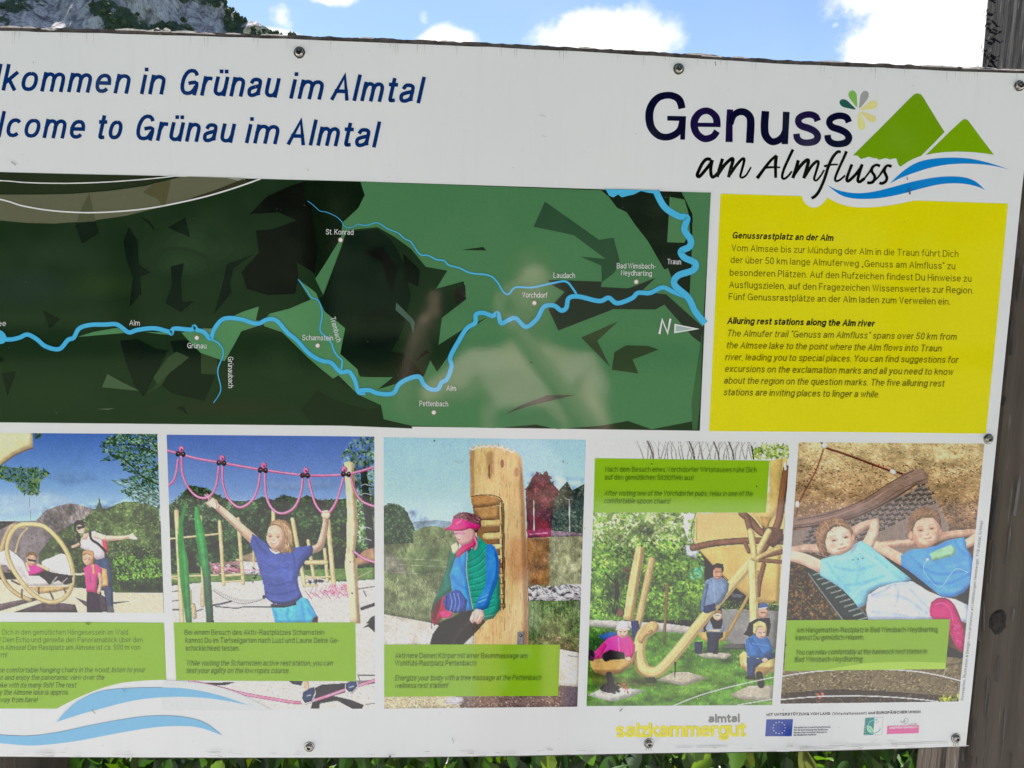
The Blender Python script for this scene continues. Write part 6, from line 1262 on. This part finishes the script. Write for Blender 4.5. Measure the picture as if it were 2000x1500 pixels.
for c, x, y in ((cC,1884,393),(cC,1090,933),(cC,1757,976),(cD,417,1345),(cD,972,741),(cD,1534,624)):
    a = Art(1.50, .010); (q,) = c([(x, y)]); a.disc(q[0], q[1], 5.2, (150,128,112)); a.disc(q[0], q[1], 3.7, (240,232,222)); a.build('town_dot', board)
LT = (224,232,218)
for c, body, p0, p1 in ((cC,'St. Konrad',(1802,362),(1958,365)),(cC,'Alm',(718,864),(775,866)),(cC,'Grünau',(1038,990),(1143,992)),(cC,'Scharnstein',(1672,946),(1842,948)),(cC,'Almsee',(-100,866),(37,868)),(cC,'Grünaubach',(1262,1038),(1264,1210)),(cC,'Trambach',(1826,822),(1862,958)),
        (cD,'Laudach',(1078,602),(1196,603)),(cD,'Vorchdorf',(905,710),(1043,712)),(cD,'Bad Wimsbach-',(1427,550),(1645,552)),(cD,'Neydharting',(1450,588),(1620,592)),(cD,'Traun',(1706,527),(1781,528)),(cD,'Alm',(487,1225),(540,1226)),(cD,'Pettenbach',(338,1310),(496,1312))):
    a = Art(1.50, .010); q0, q1 = c([p0, p1]); text(a, body, q0, q1, 10.5, 1.05, LT, lc=.8); a.build('place_name', board)
a = Art(1.50, .010)
q0, q1 = cD([(1656,912),(1712,912)]); text(a, 'N', q0, q1, 30, 4.2, (222,228,220), slant=.2)
a.poly(cD([(1745,855),(1884,884),(1743,908)]), (226,230,224)); a.poly(cD([(1753,865),(1852,884),(1752,899)]), (152,172,166)); a.build('north_arrow', board)

# ---- photographs
for fn in (photo_hanging_chair, photo_rope_course, photo_tree_massage, photo_spoon_seats, photo_hammock): fn(board)
# ---- captions
GC = (132,174,0)
a = Art(.22)
def cap(P): a.poly(P, GC); return a
cap([(-180,1214.5)]+cK([(0,40),(400,40),(866,44),(872,200),(878,345)])+cK(cr([(878,345),(780,348),(640,362),(520,395),(400,445),(300,497)],4)[1:])+[(-170,1383.5)]); a.build('caption_panel', board)
a = Art(.22); cap(cK([(917,42),(1400,42),(1876,42),(1880,352),(1400,351),(930,348)])); a.build('caption_panel', board)
a = Art(.22); cap(cH([(28,1122),(500,1121),(948,1122),(938,1390),(480,1392),(28,1395)])); a.build('caption_panel', board)
a = Art(.22); cap(cI([(60,122),(500,128),(990,135),(970,412),(500,412),(52,412)])); a.build('caption_panel', board)
a = Art(.22); cap(cJ([(45,985),(450,983),(915,980),(890,1245),(500,1250),(32,1255)])); a.poly(cJ(cr([(250,1250),(380,1226),(500,1212),(700,1206),(893,1213)],4)+[(890,1244),(500,1250)]), (164,200,70)); a.build('caption_panel', board)
a = Art(.30, .01); CT = (70,100,2)
for c, body, p0, p1, sl_ in ((cK,'Dich in den gemütlichen Hängesesseln im Wald.',(12,107),(705,107),0),(cK,'! Dein Echo und genieße den Panoramablick über den',(3,147),(783,147),0),(cK,'n Almsee! Der Rastplatz am Almsee ist ca. 500 m von',(5,188),(778,186),0),(cK,'rn!',(4,227),(38,227),0),
    (cK,'he comfortable hanging chairs in the wood, listen to your',(-8,307),(797,305),.2),(cK,'o and enjoy the panoramic view over the',(0,346),(575,345),.2),(cK,'lake with its many fish! The rest',(-16,386),(422,386),.2),(cK,'y the Almsee lake is approx.',(-2,424),(380,424),.2),(cK,'way from here!',(0,464),(203,464),.2),
    (cK,'Bei einem Besuch des Aktiv-Rastplatzes Scharnstein',(975,108),(1730,108),0),(cK,'kannst Du im Tiefseilgarten nach Lust und Laune Deine Ge-',(980,150),(1822,150),0),(cK,'schicklichkeit testen.',(980,191),(1268,192),0),(cK,'While visiting the Scharnstein active rest station, you can',(983,270),(1783,270),.2),(cK,'test your agility on the low ropes course.',(983,310),(1552,310),.2),
    (cH,'Aktiviere Deinen Körper mit einer Baummassage am',(85,1193),(798,1193),0),(cH,'Wohlfühl-Rastplatz Pettenbach!',(85,1232),(513,1232),0),(cH,'Energize your body with a tree massage at the Pettenbach',(83,1310),(878,1307),.2),(cH,'wellness rest station!',(83,1350),(366,1348),.2),
    (cI,'Nach dem Besuch eines Vorchdorfer Wirtshauses ruhe Dich',(115,195),(945,198),0),(cI,'auf den gemütlichen Sitzlöffeln aus!',(112,237),(600,240),0),(cI,'After visiting one of the Vorchdorfer pubs, relax in one of the',(108,322),(935,325),.2),(cI,'comfortable spoon chairs!',(107,362),(465,365),.2),
    (cJ,'Am Hängematten-Rastplatz in Bad Wimsbach-Neydharting',(97,1052),(860,1048),0),(cJ,'kannst Du gemütlich relaxen.',(92,1092),(465,1089),0),(cJ,'You can relax comfortably at the hammock rest station in',(90,1170),(816,1164),.2),(cJ,'Bad Wimsbach-Neydharting',(85,1208),(448,1205),.2)):
    q0, q1 = c([p0, p1]); text(a, body, q0, q1, 10.4, 1.0, CT, slant=sl_, lc=.9)
a.build('caption_text', board)
# ---- waves at the foot
a = Art(.42)
a.poly(cK(cr([(872,345),(950,350),(1060,362),(1150,380),(1250,412),(1340,452),(1440,506)],4)+[(850,506)]+[(850,400)]), WHT)
wv = a.build('white_wave_edge', board)
a = Art(.50)
a.poly(cK(cr([(300,567),(350,508),(420,452),(520,408),(650,390),(850,385),(1000,393),(1150,424),(1315,478)],5)+cr([(1315,478),(1150,448),(1000,435),(850,437),(700,455),(550,492),(420,528),(300,567)],5)[1:-1]), (112,174,222))
a.poly(cK(cr([(-450,560),(-200,610),(0,634),(150,640),(300,622),(500,580),(700,545),(850,533),(980,542),(1080,570),(1174,638)],5)+cr([(1174,638),(1060,598),(950,588),(800,597),(600,630),(400,668),(200,690),(60,684),(-200,650),(-450,560)],5)[1:-1]), (112,174,222))
a.build('river_emblem', board)
# ---- foot line: partners
a = Art(.10); Y1, Y2 = (214,202,8), (196,182,40)
for w_, col, dy in ((6.4, Y2, 0), (5.2, Y1, 0)):
    q0, q1 = cM([(262,352),(1536,343)]); text(a, 'salzkammergut', q0, q1, 28, w_, col, xh=22.5, lc=.12)
a.build('region_wordmark', board)
a = Art(.10); q0, q1 = cM([(1168,207),(1474,203)]); text(a, 'almtal', q0, q1, 17, 3.6, (118,118,114), xh=12.4, lc=.3); a.build('region_name', board)
a = Art(.10, .01)
for body, p0, p1, w_ in (('MIT UNTERSTÜTZUNG VON LAND',(65,147),(553,139),1.35),('(Wirtschaftsressort)',(562,141),(818,136),.9),('und EUROPÄISCHER UNION',(830,135),(1228,126),1.35)):
    q0, q1 = cN([p0, p1]); text(a, body, q0, q1, 5.4, w_, (60,58,62), lc=.8)
a.build('support_line', board); a = Art(.10, .01)
for i, (s_, x1) in enumerate((('Europäischer Landwirtschaftsfonds',548),('für die Entwicklung des ländlichen',532),('Raums: Hier investiert Europa in',524),('die ländlichen Gebiete',442))):
    q0, q1 = cN([(274-i*2,240+i*19),(x1,236+i*19)]); text(a, s_, q0, q1, 3.4, .7, (84,86,96), lc=.8)
a.build('fund_text', board); a = Art(.10, .01)
q0, q1 = cJ([(986,1412),(1092,432)]); text(a, 'Konzeption, Illustration & Design: www.pronatour.at | Abbildungen: Heimberger, TVB Almtal, Schimpl', q0, q1, 5.6, .9, (120,122,120), lc=1)
a.build('picture_credits', board)
a = Art(.10); a.poly(cN([(65,173),(265,171),(255,300),(55,300)]), (44,68,150))
for k in range(12):
    t_ = k*math.pi/6; (q,) = cN([(160+46*math.cos(t_), 236+44*math.sin(t_))]); a.poly([(q[0]+(1.6 if j % 2 == 0 else .75)*math.sin(j*math.pi/5), q[1]-(1.6 if j % 2 == 0 else .75)*math.cos(j*math.pi/5)) for j in range(10)], (214,214,196))
a.build('flag_emblem', board)
a = Art(.10)
a.poly(cN([(806,160),(943,154),(932,291),(793,291)]), (150,158,156)); a.poly(cN([(809,163),(940,157),(929,288),(796,288)]), (222,226,224)); a.poly(cN([(809,163),(876,160),(868,288),(796,288)]), (20,128,128))
a.stroke(cN([(900,175),(850,185),(828,220),(835,262),(870,278),(912,258),(918,235)]), 2.0, (100,176,168), k=7); a.poly(cN([(818,222),(850,225),(870,262),(850,272),(826,262)]), (150,204,170), smooth=True); a.stroke(cN([(824,228),(845,248),(862,268)]), .8, (24,120,110))
for x in range(3): a.stroke(cN([(880+x*12,186),(876+x*12,200)]), .8, (130,160,160))
for y in range(6): a.stroke(cN([(803,175+y*19),(808,175+y*19)]), 1.2, (226,230,228), smooth=False)
a.build('programme_emblem', board)
a = Art(.10); a.poly(cN([(973,221),(1211,217),(1208,276),(969,284)]), (214,92,150))
q0, q1 = cN([(988,243),(1198,238)]); text(a, 'OBERÖSTERREICH', q0, q1, 3.6, .9, (236,214,226), lc=.8); q0, q1 = cN([(1134,216),(1196,213)]); text(a, 'LAND', q0, q1, 3.6, .8, (150,146,150))
for P in ([(1065,180),(1090,200),(1100,172),(1115,162),(1130,176),(1120,200),(1095,212)],[(1072,190),(1098,192),(1112,180)],[(1100,166),(1104,206)],[(1082,182),(1082,202)]): a.stroke(cN(P), .7, (150,150,152))
a.build('crest_emblem', board)
# ---- scuffs and dirt on the face
a = Art(1.70, .01)
for P, w_, col in (([(24,316),(32,323)],2.2,(150,152,156)),([(1396,121),(1397,129)],1.5,(110,112,116)),([(1770,346),(1771,352)],2,(120,130,150)),([(1774,368),(1776,380)],3.5,(80,92,112)),([(66,122),(68,124)],1.6,(160,160,165)),([(1054,225),(1066,228)],1.6,(178,180,184)),([(1058,265),(1066,268)],1.5,(182,184,188)),
        ([(1210,1388),(1215,1383)],2,(120,118,116)),([(884,900),(898,904)],1.4,(176,180,178)),([(600,330),(604,334)],2,(180,184,186)),([(1270,905),(1274,906)],1.6,(60,70,20)),([(1476,948),(1478,951)],1.8,(60,66,20)),([(1532,1256),(1535,1260)],2.2,(60,66,40)),([(847,860),(850,861)],3,(84,84,96)),([(1098,901),(1101,902)],2,(100,104,110)),([(1036,707),(1038,708)],2,(30,40,34)),
        ([(884,1440),(886,1450)],1.6,(168,168,166)),([(1068,1462),(1080,1463)],1.4,(160,160,158)),([(1320,1459),(1350,1458)],1.3,(176,176,172)),([(1360,1458),(1420,1457)],1.3,(182,182,178)),([(1650,1456),(1720,1454)],1.1,(176,170,164)),([(1740,1453),(1850,1449)],1.1,(178,172,166)),([(760,1476.5),(764,1476)],4,(50,48,44)),([(240,1345),(246,1350)],1.5,(90,130,160)),([(180,1385),(188,1392)],1.5,(120,130,130)),
        ([(170,1216),(176,1219)],3,(90,110,20)),([(1700,1448),(1712,1444)],1,(176,176,172)),([(1735,1445),(1742,1447)],1,(176,176,172)),([(1560,1462),(1640,1459)],1,(182,178,172))):
    a.stroke(P, w_, col, smooth=False)
rr = np.random.default_rng(5)
for k in range(70):      # runs of grime below the frayed edge and along the foot
    x = rr.uniform(0, 1990); y = float(np.interp(x, [p[0] for p in TOP], [p[1] for p in TOP]))+6; L_ = rr.uniform(4, 26); g_ = int(rr.uniform(178, 192)); a.stroke([(x, y), (x+rr.uniform(-.6, .6), y+L_)], (rr.uniform(.8, 2.0), .3), (g_, g_, g_-4), smooth=False)
for k in range(60):
    x = rr.uniform(0, 1870); y = float(np.interp(x, [0, 400, 740, 1000, 1300, 1550, 1887], [1477.5, 1479.5, 1479, 1476, 1470.5, 1467, 1457.5]))-rr.uniform(2, 14); g_ = int(rr.uniform(160, 186)); a.stroke([(x, y), (x+rr.uniform(6, 34), y-rr.uniform(-.3, .5))], (.4, rr.uniform(.7, 1.6)), (g_, g_, g_-5), smooth=False)
for k in range(120):
    x, y = rr.uniform(0, 1950), rr.uniform(70, 1470); a.disc(x, y, rr.uniform(.4, 1.0), (150,150,146) if y < 330 or y > 1385 else (96,100,88), n=6)
a.build('dirt_marks', board)['kind'] = 'stuff'
# ---- cap screws with a hexagon socket
def screw(px, py, tilt=0):
    (c,) = onboard([(px, py)], 0); r_ = .0052
    Vv, Fv = [], []; prof = [(1.28,.0),(1.28,.0009),(1.22,.0013),(1.0,.0014),(.98,.0026),(.86,.0040),(.62,.0048)]; n_ = 24
    for (pr, h) in prof:
        for i in range(n_): t_ = 2*math.pi*i/n_; Vv.append((c[0]+pr*r_*math.cos(t_), c[1]-h, c[2]+pr*r_*math.sin(t_)))
    for k in range(len(prof)-1):
        for i in range(n_): Fv.append((k*n_+i, (k+1)*n_+i, (k+1)*n_+(i+1) % n_, k*n_+(i+1) % n_))
    b = len(Vv)
    for h, s_ in ((.0048,.5),(.0022,.46)):
        for i in range(n_):
            t_ = 2*math.pi*i/n_+tilt; m = math.cos(math.pi/6)/math.cos(((t_-tilt) % (math.pi/3))-math.pi/6); Vv.append((c[0]+s_*r_*m*math.cos(t_), c[1]-h, c[2]+s_*r_*m*math.sin(t_)))
    k = len(prof)-1
    for i in range(n_): Fv.append((k*n_+i, b+i, b+(i+1) % n_, k*n_+(i+1) % n_)); Fv.append((b+i, b+n_+i, b+n_+(i+1) % n_, b+(i+1) % n_))
    Fv.append(tuple(b+n_+i for i in range(n_)))
    o = mesh_obj('screw', Vv, Fv, MSTEEL, board)
    bpy.context.view_layer.objects.active = o
    return o
for px, py in ((585,103),(1325,135),(1990,168),(1930,857),(604,1458),(1267,1451),(1867,1441)): screw(px, py, random.random())
a = Art(.09, .002)
for px, py in ((585,103),(1325,135),(1990,168),(1930,857),(604,1458),(1267,1451),(1867,1441)):
    a.disc(px, py+1.2, 9.6, (104,104,100), n=18)
for px, py in ((1267,1451),(1867,1441)):
    for dx in (-5,-1,4): a.stroke([(px+dx,py+7),(px+dx+.5,py+7+RNG.uniform(6,13))], 1.6, (150,152,128), smooth=False)
a.build('screw_stains', board)['kind'] = 'stuff'

# ================================================================== what the glossy face mirrors: the reader, the trees across the path
MSKIN = simple('skin', (.68,.48,.38), (.76,.55,.45), s=30, rough=.5); MSHIRT = simple('pink_shirt', (.74,.55,.50), (.82,.63,.57), s=60, rough=.9); MSHORT = simple('blue_denim', (.05,.08,.13), (.09,.12,.18), s=120, rough=.9); MHAIR = simple('brown_hair', (.06,.035,.02), (.12,.07,.04), (1,1,.2), 60, .7); MPH = simple('phone_case', (.02,.02,.022), (.03,.03,.033), s=40, rough=.3); MSHOE = simple('shoe_canvas', (.1,.1,.11), (.2,.2,.21), s=80)
def skinned(name, chains, mat, parent, root=0, sub=1):
    Vv, Ev, Rv = [], [], []
    for (p, r_, par) in chains:
        Vv.append(p); Rv.append(r_)
        if par is not None: Ev.append((par, len(Vv)-1))
    me = bpy.data.meshes.new(name); me.from_pydata(Vv, Ev, []); me.materials.append(mat); o = bpy.data.objects.new(name, me); COL.objects.link(o); o.parent = parent
    o.modifiers.new('skin', 'SKIN')
    if not me.skin_vertices: return o
    for i, sv in enumerate(me.skin_vertices[0].data): sv.radius = (Rv[i], Rv[i]) if np.isscalar(Rv[i]) else Rv[i]; sv.use_root = (i == root)
    m = o.modifiers.new('sub', 'SUBSURF'); m.levels = sub; m.render_levels = sub
    return o
PX, PY = .19, -.40
per = empty('person', (PX, PY, 0)); tag(per, 'person in a pink shirt and blue shorts standing before the board and holding a phone', 'person')
per.scale = (.95,)*3; bpy.context.view_layer.update()
body = [((0,0,.92),.13,None),((0,0,1.08),.125,0),((0,0,1.26),.15,1),((0,.01,1.38),.09,2),((0,.02,1.46),.052,3),((0,.04,1.53),.06,4),
        ((-.10,0,.86),.085,0),((-.11,.02,.50),.055,6),((-.11,-.01,.10),.04,7),((-.11,.0,.04),.04,8),((-.12,.15,.03),.03,9),
        ((.10,0,.86),.085,0),((.11,.02,.50),.055,11),((.11,-.01,.10),.04,12),((.11,.0,.04),.04,13),((.12,.15,.03),.03,14),
        ((-.17,0,1.37),.055,3),((-.38,.12,1.24),.042,16),((-.33,.31,1.47),.030,17),((-.298,.365,1.545),.024,18),
        ((.17,0,1.37),.055,3),((.21,.17,1.17),.042,20),((-.03,.31,1.46),.030,21),((-.098,.365,1.545),.024,22)]
skinned('body', body, MSKIN, per)
def ellm(name, c, r_, mat, parent, n_=20, m=14, f=None):
    Vv, Fv = [], []
    for j in range(m+1):
        ph = math.pi*j/m
        for i in range(n_):
            th = 2*math.pi*i/n_; p = np.array([math.sin(ph)*math.cos(th), math.sin(ph)*math.sin(th), math.cos(ph)])
            if f is not None: p = f(p)
            Vv.append((c[0]+p[0]*r_[0], c[1]+p[1]*r_[1], c[2]+p[2]*r_[2]))
    for j in range(m):
        for i in range(n_): Fv.append((j*n_+i, (j+1)*n_+i, (j+1)*n_+(i+1) % n_, j*n_+(i+1) % n_))
    o = mesh_obj(name, Vv, Fv, mat, None, smooth=True); o.parent = parent; return o
hd = ellm('head', (0,.05,1.61), (.074,.092,.118), MSKIN, per, f=lambda p: p*np.array([1-.18*max(0,-p[2]), 1, 1]))
for sx in (-1, 1):
    e_ = ellm('eye', (sx*.028,.128,1.625), (.013,.010,.008), MDIRT, hd, 10, 8); ellm('ear', (sx*.076,.045,1.61), (.010,.02,.03), MSKIN, hd, 10, 8)
ellm('nose', (0,.142,1.60), (.012,.016,.022), MSKIN, hd, 10, 8); ellm('mouth', (0,.128,1.562), (.024,.008,.006), MSHIRT, hd, 10, 8)
ellm('hair', (0,.03,1.645), (.086,.096,.105), MHAIR, per, f=lambda p: p if p[2] > -.1 or p[1] < 0 else np.array([p[0]*.9, min(p[1], .1), -.1]))
skinned('shirt', [((0,0,.95),.15,None),((0,0,1.1),.145,0),((0,0,1.27),.165,1),((0,.01,1.38),.10,2),((-.17,0,1.37),.072,3),((-.26,.055,1.285),.062,4),((.17,0,1.37),.072,3),((.21,.08,1.26),.062,6)], MSHIRT, per)
skinned('shorts', [((0,0,.93),.145,None),((-.10,0,.86),.11,0),((-.11,.02,.55),.088,1),((.10,0,.86),.11,0),((.11,.02,.55),.088,3)], MSHORT, per)
for sx in (-1, 1):
    ellm('shoe', (sx*.12,.07,.045), (.045,.14,.045), MSHOE, per)
    for k in range(4): skinned('finger', [((-.200+sx*.102,.370,1.54+k*.016),.009,None),((-.200+sx*.086,.398,1.545+k*.017),.0085,0),((-.200+sx*.070,.396,1.546+k*.017),.007,1)], MSKIN, per)
    skinned('thumb', [((-.200+sx*.105,.36,1.54),.010,None),((-.200+sx*.085,.362,1.562),.009,0),((-.200+sx*.070,.366,1.575),.008,1)], MSKIN, per)
ph = empty('phone', (0, -.035, HC-.03)); tag(ph, 'dark phone held in both hands in front of the board', 'phone')
def boxm(name, c, s_, mat, parent):
    Vv = [(c[0]+a*s_[0]/2, c[1]+b*s_[1]/2, c[2]+d*s_[2]/2) for a in (-1,1) for b in (-1,1) for d in (-1,1)]
    o = mesh_obj(name, Vv, [(0,1,3,2),(4,6,7,5),(0,4,5,1),(2,3,7,6),(0,2,6,4),(1,5,7,3)], mat); o.parent = parent
    bm = o.modifiers.new('b', 'BEVEL'); bm.width = min(s_)*.3; bm.segments = 3; return o
boxm('case', (0,0,0), (.155,.009,.074), MPH, ph); ellm('lens', (.0,.0055,.024), (.009,.002,.009), MSTEEL, ph, 16, 8)
# trees across the path
MTL, t = pmat('tree_leaf'); at = t.n('ShaderNodeAttribute', attribute_name='Tone')
t.link(t.ramp(at.outputs['Fac'], [(0,(.018,.035,.012)),(.6,(.035,.065,.018)),(1,(.07,.105,.03))]), t.bsdf.inputs['Base Color']); t.bsdf.inputs['Roughness'].default_value = .6
def tree(x, y, h, r_, seed, label):
    q = np.random.default_rng(seed); e = empty('broadleaf_tree', (x, y, 0)); tag(e, label, 'tree', 'trees across the path')
    Vt, Ft = [], []
    def limb(p0, p1, r0, r1):
        b = len(Vt); d = np.array(p1)-np.array(p0)
        for s_ in range(4):
            p = np.array(p0)+d*s_/3+(q.normal(0, .04*h/8, 3) if 0 < s_ < 3 else 0); rr_ = r0+(r1-r0)*s_/3
            for a_ in range(7): Vt.append((p[0]+rr_*math.cos(a_*.8976), p[1]+rr_*math.sin(a_*.8976), p[2]))
        for s_ in range(3):
            for a_ in range(7): Ft.append((b+s_*7+a_, b+s_*7+(a_+1) % 7, b+(s_+1)*7+(a_+1) % 7, b+(s_+1)*7+a_))
    limb((0,0,0), (0,0,h*.75), h*.028, h*.008); cl = []
    for k in range(16):
        a_ = q.uniform(0, 6.28); z0 = h*q.uniform(.2, .6); L_ = r_*q.uniform(.5, .95); p1 = (L_*math.cos(a_), L_*math.sin(a_), z0+h*q.uniform(.08, .25)); limb((0,0,z0), p1, h*.01, h*.003); cl.append(p1)
    for k in range(14): cl.append((q.normal(0, r_*.4), q.normal(0, r_*.4), h*q.uniform(.45, .92)))
    o = mesh_obj('trunk', Vt, Ft, MTWIG, None, smooth=True); o.parent = e
    N_ = 5200; ci = q.integers(len(cl), size=N_); c = np.array(cl)[ci]+q.normal(0, 1, (N_, 3))*np.array([r_*.24, r_*.24, r_*.2]); c[:, 2] = np.maximum(c[:, 2], h*.06)
    A = q.normal(0, 1, (N_, 3)); A /= np.linalg.norm(A, axis=1)[:, None]; B = np.cross(A, q.normal(0, 1, (N_, 3))); B /= np.linalg.norm(B, axis=1)[:, None]; s_ = h*.022*q.uniform(.6, 1.5, (N_, 1))
    P = np.stack([c-A*s_, c-B*s_*.6, c+A*s_, c+B*s_*.6], 1).reshape(-1, 3)
    o = mesh_obj('crown', P, [(4*i, 4*i+1, 4*i+2, 4*i+3) for i in range(N_)], MTL); o.parent = e
    fa = o.data.attributes.new('Tone', 'FLOAT', 'POINT'); fa.data.foreach_set('value', np.repeat(q.random(N_), 4).astype(np.float32))
for i, (x, y, h, r_) in enumerate([(-17,-16,11,3.6),(-12,-15,12,4),(-7.5,-15.5,10.5,3.6),(-3.2,-14.8,12.5,4),(1.4,-15.6,11,3.8),(5.6,-14.9,12.2,4),(10.2,-15.7,10.8,3.8),(14.8,-15,12,4),(19.5,-16,11,3.8),(-22,-17,12,4)]):
    tree(x, y, h, r_, 50+i, 'dark green broadleaf tree across the gravel path, mirrored in the glossy board')
